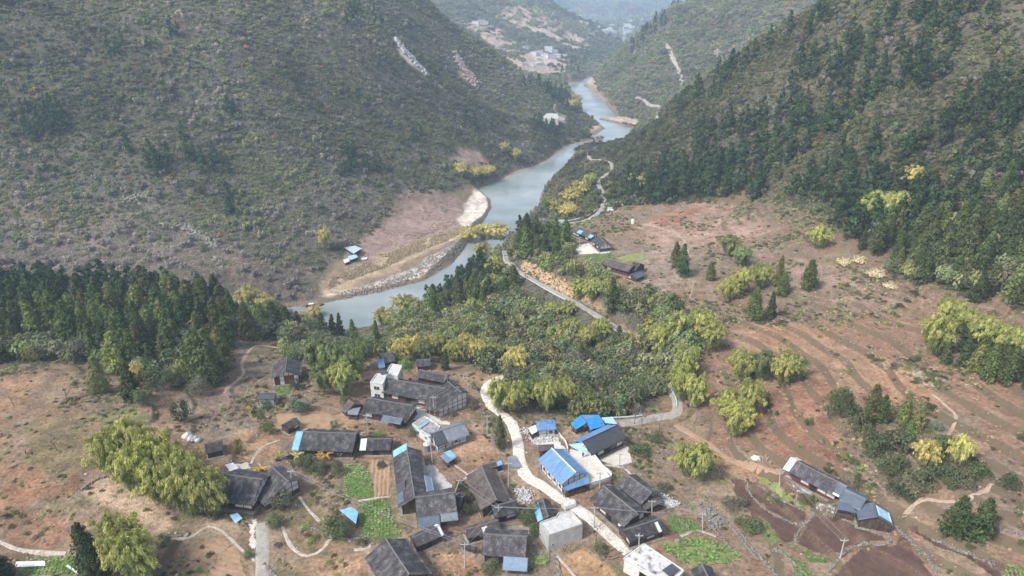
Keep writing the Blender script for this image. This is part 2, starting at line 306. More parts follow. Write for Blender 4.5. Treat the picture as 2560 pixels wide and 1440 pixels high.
# roads are cut into the ground next
def smooth_path(W, step=1.5):
    W = np.array(W, float); n = len(W); out = []
    for i in range(n - 1):
        p0 = W[max(i - 1, 0)]; p1 = W[i]; p2 = W[i + 1]; p3 = W[min(i + 2, n - 1)]
        k = max(2, int(np.hypot(*(p2 - p1)) / step)); t = (np.arange(k) / k)[:, None]
        out.append(0.5 * ((2 * p1) + (-p0 + p2) * t + (2 * p0 - 5 * p1 + 4 * p2 - p3) * t * t + (-p0 + 3 * p1 - 3 * p2 + p3) * t ** 3))
    out.append(W[-1:]); return np.concatenate(out)
ROADS = [  # name, width, colour, photo pixels, label-free structure, levelled?
 ('village_road', 4.2, 'pale', [(1278,1058),(1255,1035),(1225,1012),(1212,985),(1218,962),(1245,949),(1282,948)], 1),
 ('village_road', 4.3, 'pale', [(1278,1058),(1290,1085),(1296,1120),(1300,1155),(1318,1192),(1352,1212),(1402,1246),(1470,1290),(1530,1345),(1572,1380)], 1),
 ('farm_lane', 4.0, 'concrete', [(655,1475),(656,1400),(657,1355),(655,1306)], 1),
 ('mountain_road', 4.6, 'concrete', [(1535,1058),(1590,1056),(1645,1046),(1688,1032),(1694,1008),(1682,984),(1650,945),(1608,890),(1560,835),(1500,793),(1420,747),(1355,712),(1302,682),(1278,660),(1263,632),(1252,610),(1262,596),(1290,586)], 1),
 ('mountain_road', 4.6, 'concrete', [(1388,556),(1430,556),(1470,546),(1500,528),(1510,505),(1505,480),(1497,462),(1510,442),(1530,424),(1526,407),(1500,399),(1472,392),(1466,384)], 1),
 ('footpath', 1.3, 'path', [(-30,1345),(0,1355),(40,1372),(90,1380),(165,1384)], 0),
 ('footpath', 1.1, 'path', [(400,1350),(445,1347),(488,1337),(520,1316),(556,1328),(598,1368),(640,1404)], 0),
 ('footpath', 1.0, 'path', [(628,1160),(640,1135),(660,1115),(700,1100)], 0),
 ('footpath', 1.2, 'path', [(706,1316),(730,1368),(768,1390),(808,1372),(830,1340)], 0),
 ('footpath', 1.1, 'path', [(748,1242),(770,1272),(800,1304)], 0),
 ('footpath', 0.9, 'path', [(1124,1156),(1150,1172),(1180,1195)], 0),
 ('footpath', 0.8, 'path', [(895,1253),(930,1247),(975,1240)], 0),
 ('footpath', 1.2, 'path', [(1700,1340),(1745,1326),(1790,1342)], 0),
 ('footpath', 0.9, 'path', [(1392,1390),(1420,1420),(1440,1445)], 0),
 ('footpath', 0.9, 'path', [(1500,1160),(1560,1170),(1578,1190)], 0),
 ('footpath', 1.0, 'path', [(1160,1200),(1185,1178),(1210,1172)], 0),
 ('footpath', 1.0, 'path', [(885,1375),(925,1368),(912,1345),(870,1352)], 0),
 ('dirt_track', 1.8, 'dirt', [(700,870),(640,865),(606,905),(608,935),(575,965),(560,985)], 0),
 ('dirt_track', 2.6, 'red', [(1690,1062),(1745,1095),(1810,1140),(1880,1162),(1960,1185)], 0),
 ('dirt_track', 1.4, 'dirt', [(2260,1290),(2300,1250),(2370,1255),(2430,1240),(2480,1210)], 0),
 ('dirt_track', 1.2, 'dirt', [(2370,1090),(2390,1040),(2360,1010),(2330,985)], 0),
 ('dirt_track', 1.3, 'dirt', [(1590,720),(1600,755),(1612,790),(1625,810)], 0),
 ('dirt_track', 1.6, 'dirt', [(1610,560),(1700,590),(1720,640),(1690,700)], 0),
 ('far_track', 5.0, 'concrete', [(1590,243),(1612,252),(1630,264),(1650,268),(1643,290),(1640,302)], 0),
 ('far_track', 4.0, 'dirt', [(1388,262),(1385,275),(1396,284)], 0),
 ('landslip_track', 8.0, 'concrete', [(1667,108),(1675,130),(1688,160),(1700,190),(1706,210)], 0),
 ('far_track', 5.5, 'dirt', [(1240,45),(1252,30),(1275,12),(1282,2)], 0),
 ('far_track', 5.5, 'dirt', [(1142,55),(1160,60),(1190,58),(1215,62)], 0),
 ('far_track', 6, 'dirt', [(1380,72),(1400,62),(1407,55)], 0),
 ('bank_track', 3.0, 'dirt', [(1262,446),(1300,428),(1358,408),(1400,378),(1430,362),(1476,354)], 0),
]
road_xy = []
for nm, w, mt, P, lev in ROADS:
    W = smooth_path([hit(u, v)[:2] for u, v in P]); road_xy.append(W)
    if not lev: continue
    z = tz(W[:, 0], W[:, 1]); k = 21; zp = np.pad(z, k // 2, mode='edge'); z = np.convolve(zp, np.ones(k) / k, 'valid')
    bb = (GX > W[:, 0].min() - 9) & (GX < W[:, 0].max() + 9) & (GY > W[:, 1].min() - 9) & (GY < W[:, 1].max() + 9)
    gx, gy = GX[bb], GY[bb]; best = np.full(gx.shape, 1e9); zz = np.zeros(gx.shape)
    for (a, b), q in zip(W, z):
        d = np.hypot(gx - a, gy - b); m = d < best; best[m] = d[m]; zz[m] = q
    ww = 1 - smooth(best, w / 2 + 0.7, w / 2 + 3.5); GZ[bb] = GZ[bb] * (1 - ww) + zz * ww
HP = []
for i, (nm, r1, r2, e, he, st, lb) in enumerate(HOUSES):
    p = place_house(r1, r2, e, he, OPT.get(i, {}).get('slope', 0.52)); HP.append(p)
for p in HP: flatten(*p['c'], p['yaw'], p['hl'], p['hw'], p['zg'])

# ------------------------------------------------------------------ ground colour (soil by place; wild ground has shade between shrubs painted in)
def ground_colour():
    n1 = fbm(GX, GY, 45, 4, 31); n2 = fbm(GX, GY, 14, 4, 41); n3 = fbm(GX, GY, 5, 3, 51)
    def c(*a): return np.array(a)[None, None, :]
    right = smooth(GX, 20, 70)[..., None]
    soil = c(.29, .195, .125) * (1 - right) + c(.315, .195, .13) * right
    dry = c(.32, .245, .165); olive = c(.17, .165, .075); grey = c(.24, .20, .165)
    a = smooth(n2 + 0.5 * n1, -0.15, 0.25)[..., None]; col = soil * (1 - a) + dry * a
    b = smooth(n1 * 0.8 + n3 * 0.7, 0.12, 0.38)[..., None] * (0.75 - 0.45 * right); col = col * (1 - b) + olive * b
    g = smooth(fbm(GX, GY, 30, 4, 61), 0.1, 0.4)[..., None] * 0.6; col = col * (1 - g) + grey * g
    w = GW[..., None]; wc = c(.125, .122, .085) + 0.05 * n1[..., None] + c(.05, .03, .01) * n3[..., None]  # wild base colour kept dark so gaps between shrubs look shaded
    col = col * (1 - w) + wc * w
    def blob(px, colour, feather, amp=0.6, h=0, z=None, k=1.0):
        P = np.array([(at_z(u, v, z) if z is not None else hit(u, v, h))[:2] for u, v in px])
        lo = P.min(0) - feather * 2; hi = P.max(0) + feather * 2
        bb = (GX > lo[0]) & (GX < hi[0]) & (GY > lo[1]) & (GY < hi[1])
        if not bb.any(): return
        d = poly_sd(GX[bb], GY[bb], P) + feather * 2 * n2[bb] * amp
        t = (k * (1 - smooth(d, -feather * .5, feather * .5)))[:, None]
        v_ = np.array(colour)[None] * (1 + 0.35 * n3[bb] + 0.2 * n2[bb])[:, None]; col[bb] = col[bb] * (1 - t) + v_ * t
    # river plain
    blob([(905,640),(905,600),(960,560),(1010,510),(1060,492),(1150,495),(1165,520),(1145,560),(1060,600),(960,650),(850,705),(800,730)], (.36,.26,.225), 5, z=-53)
    blob([(805,745),(900,705),(1000,665),(1080,625),(1160,592),(1165,575),(1070,590),(960,640),(860,690),(800,715)], (.46,.37,.25), 5, z=-56)
    blob([(800,757),(900,722),(1000,690),(1100,640),(1170,594),(1175,625),(1130,670),(1060,710),(950,735),(790,765)], (.56,.52,.48), 4, z=-59)
    sand = (GD > 0) & (GD < 6) & (GW < 0.4); t = (smooth(-GD, -5, -2.5) * (GD > -1) * (1 - GW) * (GY > 320) * (GX < 20))[..., None]; col = col * (1 - t) + c(.74, .64, .50) * t
    blob([(800,764),(950,736),(1060,708),(1150,664),(1142,648),(1050,690),(945,719),(800,748)], (.66,.57,.45), 1.5, z=-59.7, amp=.2)
    blob([(1145,562),(1165,520),(1185,488),(1212,484),(1232,500),(1230,525),(1200,560),(1170,590)], (.74,.69,.62), 2.5, z=-59.5)
    blob([(1338,480),(1355,450),(1400,430),(1385,452),(1362,475)], (.58,.48,.36), 3, z=-59.5)
    blob([(1478,352),(1512,346),(1514,322),(1496,310),(1470,330)], (.50,.42,.31), 4, z=-59.5); blob([(1497,297),(1547,292),(1600,300),(1598,318),(1548,308)], (.60,.48,.36), 5, z=-59.5)
    blob([(1459,212),(1475,200),(1492,200),(1482,215),(1500,236),(1520,252),(1510,262),(1494,240)], (.50,.42,.33), 6, z=-59.5)
    blob([(1390,200),(1440,204),(1410,212)], (.45,.33,.24), 8, z=-58)
    t = (smooth(-GD, -9, -3) * (GD > -1) * GW * (GY > 330) * 0.8)[..., None]; col = col * (1 - t) + c(.27, .21, .16) * t
    # bare plots seen on the mountain sides
    blob([(1105,395),(1150,368),(1200,372),(1220,410),(1180,418),(1120,400)], (.46,.33,.28), 6, k=.95)
    blob([(1348,290),(1380,280),(1420,290),(1415,312),(1375,305)], (.42,.35,.28), 8)
    rock = (.72,.66,.60)
    blob([(992,100),(1003,120),(1030,148),(1066,188),(1060,190),(1020,158),(998,128)], rock, 5); blob([(1140,140),(1156,160),(1188,208),(1180,212),(1150,180)], (.66,.50,.42), 6)
    blob([(1090,205),(1120,225),(1118,232),(1086,212)], rock, 5)
    blob([(440,565),(500,580),(560,620),(545,632),(480,600)], (.30,.28,.28), 6, k=.8); blob([(300,490),(380,500),(390,530),(320,540)], (.27,.25,.26), 9, k=.6)
    blob([(0,480),(250,520),(420,600),(760,640),(740,720),(300,700),(0,640)], (.235,.185,.165), 22, k=.75)
    # far hill: tan and pinkish terraces
    for px in ([(1150,60),(1260,75),(1300,110),(1230,120)], [(1240,30),(1330,20),(1390,60),(1450,90),(1500,130),(1440,125),(1380,95),(1290,70)], [(1230,118),(1330,130),(1420,150),(1410,190),(1320,178),(1262,150)]):
        blob(px, (.58,.44,.35), 22, k=.95)
    blob([(1450,70),(1560,60),(1600,95),(1560,110),(1480,100)], (.5,.47,.42), 40, k=.6)
    # near land: the redder and paler pieces
    O = (.43,.245,.145); RB = (.33,.18,.115); TAN = (.43,.33,.235); PK = (.40,.275,.205)
    blob([(1800,840),(1960,795),(2150,880),(2300,930),(2370,1000),(2300,1020),(2100,965),(1950,905),(1830,870)], (.39,.245,.155), 5)
    blob([(1880,820),(1960,810),(2000,850),(1920,860)], O, 3); blob([(2150,930),(2260,920),(2330,960),(2330,1010),(2220,990)], O, 4)
    blob([(1900,980),(2060,960),(2110,1080),(2090,1190),(1950,1140),(1900,1050)], RB, 4)
    blob([(1600,560),(1720,510),(1850,500),(1920,520),(1960,570),(1850,600),(1720,620),(1640,640)], PK, 6); blob([(1620,545),(1700,525),(1760,515),(1700,560),(1640,560)], (.36,.20,.12), 3)
    blob([(1720,640),(1800,600),(2000,640),(2200,720),(2290,760),(2200,790),(1950,700),(1900,640)], (.36,.26,.20), 7, k=.8)
    blob([(1700,1060),(1800,1130),(1960,1180),(1950,1210),(1830,1190),(1690,1100)], O, 3, k=.8)
    blob([(1290,655),(1420,735),(1530,800),(1600,870),(1640,900),(1600,840),(1500,755),(1400,690),(1310,640)], (.55,.36,.19), 2.5, k=.8)
    blob([(2300,760),(2480,770),(2560,800),(2560,740),(2420,740)], (.38,.25,.16), 6)
    blob([(2250,930),(2330,920),(2360,960),(2300,960)], (.62,.56,.50), 2.5, k=.7)
    blob([(1540,1180),(1640,1100),(1760,1250),(1800,1330),(1720,1260),(1640,1190)], (.27,.21,.155), 4, k=.8)
    blob([(0,1160),(200,1170),(210,1230),(0,1260)], (.30,.165,.10), 4); blob([(60,1260),(210,1290),(200,1380),(90,1370),(0,1330)], (.30,.175,.115), 3)
    blob([(210,1200),(330,1190),(450,1300),(600,1300),(600,1330),(480,1330),(380,1340),(210,1250)], (.50,.375,.26), 3)
    blob([(60,1080),(200,1040),(240,1150),(160,1210),(60,1200)], (.25,.20,.105), 6); blob([(200,1040),(330,1000),(420,1060),(520,1090),(500,1130),(300,1080)], (.33,.235,.14), 3)
    blob([(250,1030),(340,1000),(360,1050),(290,1075)], (.19,.20,.085), 3); blob([(0,940),(80,960),(60,1010),(0,1020)], (.36,.22,.12), 4); blob([(90,950),(200,890),(220,960),(120,980)], (.33,.235,.15), 4)
    blob([(575,960),(600,900),(615,830),(590,800),(560,900),(540,980),(600,1010),(620,980)], (.27,.19,.14), 3, k=.9)
    blob([(690,1035),(900,1030),(920,1060),(850,1085),(690,1075)], (.40,.255,.145), 2); blob([(590,1070),(700,1080),(690,1150),(620,1150),(560,1110)], (.36,.23,.13), 2)
    blob([(1115,1150),(1160,1080),(1230,1080),(1240,1130),(1200,1170)], (.42,.27,.16), 2); blob([(1140,1090),(1180,1060),(1240,1060),(1230,1110)], (.40,.27,.165), 2)
    blob([(1130,935),(1210,925),(1270,940),(1230,960),(1160,965)], (.42,.29,.175), 2); blob([(1090,1380),(1180,1380),(1220,1440),(1120,1460)], (.42,.26,.15), 1.5)
    blob([(1390,1390),(1460,1365),(1530,1420),(1560,1480),(1380,1480)], (.40,.25,.13), 1.5); blob([(1290,1180),(1330,1200),(1350,1250),(1300,1260),(1262,1220)], (.50,.36,.23), 1.2)
    blob([(1380,1060),(1430,1055),(1460,1100),(1400,1090)], (.50,.36,.22), 1.2); blob([(860,1395),(900,1380),(930,1450),(780,1450),(790,1400)], (.40,.26,.16), 2)
    blob([(480,1345),(590,1345),(640,1420),(640,1480),(460,1480)], (.37,.26,.165), 2)
    blob([(1600,640),(1680,600),(1720,700),(1640,740),(1600,700)], (.36,.275,.225), 4)
    lum = col.mean(-1, keepdims=True); col = (lum + (col - lum) * .84) * np.array([.90, .83, .755])
    return np.clip(col, 0.02, 0.85)
GC = ground_colour()
def grid_mesh(name, X, Y, Z, col=None):
    n, m = X.shape; V = np.stack([X, Y, Z], -1).reshape(-1, 3)
    i, j = np.meshgrid(np.arange(n - 1), np.arange(m - 1), indexing='ij'); a = (i * m + j).ravel()
    me = bpy.data.meshes.new(name); setmesh(me, V, np.stack([a, a + m, a + m + 1, a + 1], 1), 4); me.shade_smooth()
    if col is not None:
        at = me.attributes.new('col', 'FLOAT_COLOR', 'POINT'); at.data.foreach_set('color', np.concatenate([col.reshape(-1, 3), GW.reshape(-1, 1) if X.shape == GW.shape else np.ones((n * m, 1))], 1).astype(np.float32).ravel())
    return me
me = grid_mesh('ground', GX, GY, GZ, GC); ground = link(bpy.data.objects.new('ground', me), kind='structure')
m = mat('ground_soil', (.3, .2, .1), 1.0, 0.1); nt = m.node_tree; b = nt.nodes['Principled BSDF']; L = nt.links
at = N(nt, 'ShaderNodeAttribute', attribute_name='col'); tc = N(nt, 'ShaderNodeTexCoord')
mixes = None; prev = at.outputs['Color']
for sc_, lo, hi in ((0.22, 0.72, 1.28), (1.1, 0.62, 1.38), (4.5, 0.7, 1.3)):
    n_ = N(nt, 'ShaderNodeTexNoise'); n_.inputs['Scale'].default_value = sc_; n_.inputs['Detail'].default_value = 5; n_.inputs['Roughness'].default_value = 0.65; L.new(tc.outputs['Object'], n_.inputs['Vector'])
    mr = N(nt, 'ShaderNodeMapRange'); mr.inputs[1].default_value = 0.32; mr.inputs[2].default_value = 0.68; mr.inputs[3].default_value = lo; mr.inputs[4].default_value = hi; L.new(n_.outputs[0], mr.inputs[0])
    vm = N(nt, 'ShaderNodeVectorMath', operation='SCALE'); L.new(prev, vm.inputs[0]); L.new(mr.outputs[0], vm.inputs['Scale']); prev = vm.outputs[0]
vo = N(nt, 'ShaderNodeTexNoise'); vo.inputs['Scale'].default_value = 2.2; vo.inputs['Detail'].default_value = 3; L.new(tc.outputs['Object'], vo.inputs['Vector'])
cr = N(nt, 'ShaderNodeValToRGB'); cr.color_ramp.elements[0].position = 0.60; cr.color_ramp.elements[1].position = 0.68; L.new(vo.outputs[0], cr.inputs[0])
mx = N(nt, 'ShaderNodeMix', data_type='RGBA'); mx.inputs['Factor'].default_value = 0; mg = N(nt, 'ShaderNodeMath', operation='MULTIPLY'); mg.inputs[1].default_value = 0.55
L.new(cr.outputs[0], mg.inputs[0]); L.new(mg.outputs[0], mx.inputs['Factor']); L.new(prev, mx.inputs['A']); mx.inputs['B'].default_value = (.13, .115, .06, 1)
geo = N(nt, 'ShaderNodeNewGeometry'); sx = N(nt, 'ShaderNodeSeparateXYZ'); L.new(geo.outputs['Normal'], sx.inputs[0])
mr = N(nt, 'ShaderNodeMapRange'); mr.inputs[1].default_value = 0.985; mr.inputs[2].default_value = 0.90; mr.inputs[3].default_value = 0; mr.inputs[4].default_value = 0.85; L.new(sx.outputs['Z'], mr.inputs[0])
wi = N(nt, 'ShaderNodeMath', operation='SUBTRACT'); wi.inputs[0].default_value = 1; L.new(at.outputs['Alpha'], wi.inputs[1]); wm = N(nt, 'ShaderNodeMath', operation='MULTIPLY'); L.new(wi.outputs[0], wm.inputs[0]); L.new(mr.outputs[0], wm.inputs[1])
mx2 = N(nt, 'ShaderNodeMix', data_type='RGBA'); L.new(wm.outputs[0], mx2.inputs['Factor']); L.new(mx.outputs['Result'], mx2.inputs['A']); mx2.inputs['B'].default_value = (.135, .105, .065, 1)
L.new(mx2.outputs['Result'], b.inputs['Base Color'])
bn = N(nt, 'ShaderNodeTexNoise'); bn.inputs['Scale'].default_value = 1.6; bn.inputs['Detail'].default_value = 6; L.new(tc.outputs['Object'], bn.inputs['Vector'])
bu = N(nt, 'ShaderNodeBump'); bu.inputs['Strength'].default_value = 0.7; bu.inputs['Distance'].default_value = 0.35; L.new(bn.outputs[0], bu.inputs['Height']); L.new(bu.outputs[0], b.inputs['Normal'])
me.materials.append(m)

# ------------------------------------------------------------------ river
me = bpy.data.meshes.new('river'); setmesh(me, [(-3000, 250, WATER), (3000, 250, WATER), (3000, 5000, WATER), (-3000, 5000, WATER)], [[0, 1, 2, 3]], 4)
m = mat('river_water', (.10, .15, .14), 0.12, 0.5); nt = m.node_tree; b = nt.nodes['Principled BSDF']; L = nt.links; b.inputs['IOR'].default_value = 1.333
tc = N(nt, 'ShaderNodeTexCoord'); n_ = N(nt, 'ShaderNodeTexNoise'); n_.inputs['Scale'].default_value = 0.022; n_.inputs['Detail'].default_value = 5; L.new(tc.outputs['Object'], n_.inputs['Vector'])
cr = N(nt, 'ShaderNodeValToRGB'); cr.color_ramp.elements[0].position = .35; cr.color_ramp.elements[0].color = (.20, .245, .235, 1); cr.color_ramp.elements[1].position = .65; cr.color_ramp.elements[1].color = (.36, .39, .38, 1); L.new(n_.outputs[0], cr.inputs[0]); L.new(cr.outputs[0], b.inputs['Base Color'])
mp = N(nt, 'ShaderNodeMapping'); mp.inputs['Scale'].default_value = (1, .5, 1); L.new(tc.outputs['Object'], mp.inputs['Vector'])
n_ = N(nt, 'ShaderNodeTexNoise'); n_.inputs['Scale'].default_value = 0.9; n_.inputs['Detail'].default_value = 4; L.new(mp.outputs[0], n_.inputs['Vector'])
bu = N(nt, 'ShaderNodeBump'); bu.inputs['Strength'].default_value = 0.35; bu.inputs['Distance'].default_value = 0.12; L.new(n_.outputs[0], bu.inputs['Height']); L.new(bu.outputs[0], b.inputs['Normal'])
me.materials.append(m); link(bpy.data.objects.new('river', me), kind='structure')

# ------------------------------------------------------------------ roads, paths, plots
RM = {'pale': noisy('pale_concrete', [(.58, .51, .41), (.74, .67, .56), (.82, .77, .68)], 0.45, mul=(.72, 1.15), scale2=1.8),
      'path': noisy('path_concrete', [(.34, .28, .21), (.48, .41, .33), (.60, .54, .45)], 0.6, mul=(.7, 1.2), scale2=2.5), 'concrete': noisy('road_concrete', [(.29, .26, .22), (.38, .345, .29), (.44, .40, .34)], 0.3, mul=(.8, 1.15)),
      'dirt': noisy('track_dirt', [(.36, .26, .18), (.47, .36, .26)], 0.4, rough=1), 'red': noisy('red_dirt', [(.33, .20, .13), (.42, .29, .20)], 0.4, rough=1)}
def strip(name, W, w, m, lift=0.10, **kw):
    W = np.asarray(W); t = np.gradient(W, axis=0); t /= np.hypot(t[:, 0], t[:, 1])[:, None] + 1e-9; nrm = np.stack([-t[:, 1], t[:, 0]], 1)
    k = 7; s = np.linspace(-1, 1, k)[None, :]
    wob = 1 + (0.16 if w > 2 else 0.5) * fbm(W[:, 0], W[:, 1], 3.5, 3, 77)[:, None]
    X = W[:, 0:1] + nrm[:, 0:1] * s * w / 2 * wob; Y = W[:, 1:2] + nrm[:, 1:2] * s * w / 2 * wob
    Z = tz(X, Y) + lift; Z[:, 0] -= lift + 0.25; Z[:, -1] -= lift + 0.25
    X[:, 0] += 0.25 * nrm[:, 0] * 0; me = grid_mesh(name, X, Y, Z); me.materials.append(m)
    # faces must look up
    o = link(bpy.data.objects.new(name, me), kind='structure'); return o
for (nm, w, mt, P, lev), W in zip(ROADS, road_xy): strip(nm, W, w, RM[mt], 0.10 if lev else 0.12)

def patch(name, px, m, lift=0.09, res=0.45, rows=None, amp=0.03, kind='structure', inset=0.0, z=None):
    P = np.array([(hit(u, v) if z is None else at_z(u, v, z))[:2] for u, v in px]); lo = P.min(0); hi = P.max(0)
    nx, ny = int((hi[0] - lo[0]) / res) + 2, int((hi[1] - lo[1]) / res) + 2
    X, Y = np.meshgrid(lo[0] + np.arange(nx) * res, lo[1] + np.arange(ny) * res, indexing='ij')
    d = poly_sd(X, Y, P) + 0.8 * fbm(X, Y, 3.5, 2, 90)
    Z = tz(X, Y) + lift + amp * fbm(X, Y, 1.2, 2, 91) * 2
    if rows:
        a, sp, ra = R(rows[0]), rows[1], rows[2]; q = X * math.cos(a) + Y * math.sin(a) + 0.25 * fbm(X, Y, 9, 2, 92)
        Z = Z + ra * np.sin(q * 2 * math.pi / sp)
    keep = (d < 0); Z = np.where(d > -res * 0.9, Z - 0.0, Z)
    c = keep[:-1, :-1] & keep[1:, :-1] & keep[:-1, 1:] & keep[1:, 1:]
    i, j = np.nonzero(c); a = i * ny + j; F_ = np.stack([a, a + ny, a + ny + 1, a + 1], 1)
    if len(F_) == 0: return P
    used, inv = np.unique(F_.ravel(), return_inverse=True)
    V = np.stack([X, Y, Z], -1).reshape(-1, 3)[used]
    me = bpy.data.meshes.new(name); setmesh(me, V, inv.reshape(-1, 4), 4); me.shade_smooth(); me.materials.append(m)
    link(bpy.data.objects.new(name, me), kind=kind); return P
M_plough = noisy('ploughed_soil', [(.085, .05, .036), (.115, .07, .052), (.145, .092, .07)], 0.5, rough=1, mul=(.7, 1.3), bump=.1, scale2=5)
M_brown = noisy('tilled_soil', [(.30, .19, .11), (.38, .25, .15), (.43, .30, .19)], 0.5, rough=1, mul=(.75, 1.25), bump=.1, scale2=5)
M_green = noisy('short_greens', [(.10, .13, .05), (.15, .19, .06), (.22, .20, .11)], 0.6, rough=1, mul=(.6, 1.35), bump=.15, scale2=4)
M_lawn = noisy('weedy_grass', [(.17, .20, .07), (.24, .27, .09), (.28, .25, .13)], 0.5, rough=1, mul=(.7, 1.3), bump=.1, scale2=5)
M_yard = noisy('yard_concrete', [(.34, .32, .29), (.48, .45, .41), (.60, .57, .52)], 0.35, mul=(.75, 1.2))
M_yardb = noisy('pale_yard', [(.50, .46, .39), (.62, .57, .48), (.70, .65, .57)], 0.3, mul=(.8, 1.15))
M_mud = noisy('damp_yard', [(.21, .18, .14), (.30, .26, .20), (.42, .38, .32)], 0.4, mul=(.75, 1.2))
crops = []   # (world polygon, kind, row angle, spacing)
patch('ploughed_field', [(1823,1195),(1858,1200),(1878,1245),(1922,1283),(1990,1314),(2012,1312),(1987,1360),(1962,1362),(1900,1310),(1850,1260)], M_plough)
patch('ploughed_field', [(1868,1200),(1888,1207),(1950,1252),(2000,1272),(2024,1284),(2006,1308),(1960,1295),(1925,1277),(1884,1240)], M_plough)
patch('ploughed_field', [(2034,1286),(2120,1302),(2208,1342),(2222,1352),(2198,1360),(2160,1356),(2130,1366),(2100,1384),(2080,1388),(1994,1363),(1994,1345),(2014,1312)], M_plough)
patch('ploughed_field', [(2226,1362),(2162,1362),(2124,1386),(2076,1450),(2336,1450),(2300,1385),(2252,1335)], M_plough)
patch('ploughed_field', [(2260,1312),(2330,1366),(2420,1400),(2500,1450),(2570,1450),(2540,1420),(2400,1376),(2330,1338)], M_plough)
patch('weedy_strip', [(1895,1188),(1915,1198),(1990,1250),(2030,1270),(2060,1286),(2010,1274),(1950,1248),(1902,1207)], M_lawn)
patch('weedy_strip', [(1895,1290),(1925,1308),(1962,1360),(1930,1372),(1900,1332)], M_green)
crops.append((patch('vegetable_plot', [(856,1162),(905,1160),(928,1190),(936,1245),(862,1248)], M_green, rows=(0, 1.1, .05)), 'cabbage', 80, 0.75))
patch('ribbed_plot', [(916,1150),(975,1148),(979,1238),(938,1245),(930,1190)], M_brown, rows=(8, 1.15, .10), res=.28)
crops.append((patch('vegetable_plot', [(898,1256),(965,1247),(985,1300),(1006,1343),(903,1348)], M_green), 'cabbage', 10, 0.8))
crops.append((patch('vegetable_plot', [(1674,1282),(1730,1300),(1764,1325),(1700,1340),(1670,1330)], M_green), 'leafy', 0, 0.8))
crops.append((patch('vegetable_plot', [(1640,1362),(1760,1342),(1838,1372),(1850,1400),(1750,1420),(1696,1402)], M_lawn, rows=(100, 1.3, .07)), 'leafy', 10, 1.3))
crops.append((patch('vegetable_plot', [(1447,641),(1528,633),(1545,646),(1512,661),(1482,667)], M_green), 'leafy', 0, 1.2))
crops.append((patch('vegetable_plot', [(1995,1370),(2030,1384),(2085,1393),(2072,1410),(2022,1405)], M_green), 'leafy', 0, 0.8))
crops.append((patch('vegetable_plot', [(684,962),(735,960),(724,990),(692,992)], M_green), 'leafy', 0, 0.9))
crops.append((patch('vegetable_plot', [(1960,1385),(2005,1405),(2040,1445),(1990,1445)], M_green), 'leafy', 0, 1.0))
crops.append((patch('vegetable_plot', [(1325,1370),(1378,1378),(1372,1420),(1330,1415)], M_lawn), 'leafy', 0, 0.8))
crops.append((patch('vegetable_plot', [(60,1388),(195,1390),(200,1440),(40,1440)], M_green), 'cabbage', 20, 0.8))
crops.append((patch('vegetable_plot', [(985,895),(1040,890),(1050,905),(1010,935),(995,930)], M_lawn), 'leafy', 0, 1.0))
crops.append((patch('vegetable_plot', [(2510,1410),(2570,1420),(2570,1450),(2500,1450)], M_green), 'cabbage', 40, .9))
patch('vegetable_plot', [(700,870),(735,865),(740,885),(700,895)], M_green)
patch('weedy_strip', [(1400,556),(1445,556),(1490,552),(1475,572),(1405,575)], M_lawn); patch('weedy_strip', [(1535,645),(1600,632),(1635,640),(1600,655),(1560,655)], M_lawn)
patch('ribbed_plot', [(595,1108),(660,1105),(668,1120),(635,1150),(590,1140)], M_brown, rows=(60, 1.2, .09), res=.3)
patch('ribbed_plot', [(470,1352),(560,1350),(600,1390),(628,1450),(470,1450)], M_brown, rows=(80, 1.4, .06), res=.35)
patch('tilled_plot', [(690,1036),(900,1034),(915,1058),(850,1082),(700,1078)], M_brown, rows=(85, 1.5, .05))
patch('courtyard', [(1058,1165),(1085,1160),(1110,1190),(1138,1228),(1085,1236),(1066,1200)], M_yard)
patch('courtyard', [(1033,1016),(1070,1018),(1115,1052),(1128,1064),(1080,1062),(1022,1050)], M_yardb)
patch('courtyard', [(1252,1316),(1330,1308),(1346,1350),(1322,1352),(1322,1338),(1255,1330)], M_mud)
patch('courtyard', [(1431,616),(1475,607),(1500,628),(1528,628),(1526,634),(1446,638)], M_yardb)
patch('courtyard', [(1500,1152),(1545,1108),(1572,1118),(1580,1158),(1538,1166)], M_yardb); patch('courtyard', [(1324,1086),(1386,1076),(1420,1125),(1380,1130),(1330,1110)], M_yardb)
patch('courtyard', [(620,1305),(640,1300),(643,1390),(622,1370)], M_yardb); patch('courtyard', [(565,1158),(620,1155),(640,1172),(575,1178)], M_yardb)
patch('stone_yard', [(1958,1190),(1975,1190),(2085,1262),(2105,1288),(2060,1280),(2000,1240)], M_yard)
patch('gravel_heap_pad', [(1268,1140),(1285,1138),(1305,1175),(1300,1182),(1272,1178)], M_mud); patch('courtyard', [(1640,1258),(1665,1245),(1695,1268),(1672,1272)], M_yardb)
patch('courtyard', [(1385,560),(1400,560),(1405,585),(1392,592)], M_yardb); patch('courtyard', [(1362,299),(1398,290),(1416,296),(1406,304),(1372,304)], M_yard)
patch('courtyard', [(966,1000),(1035,1005),(1050,1018),(985,1012)], M_mud)
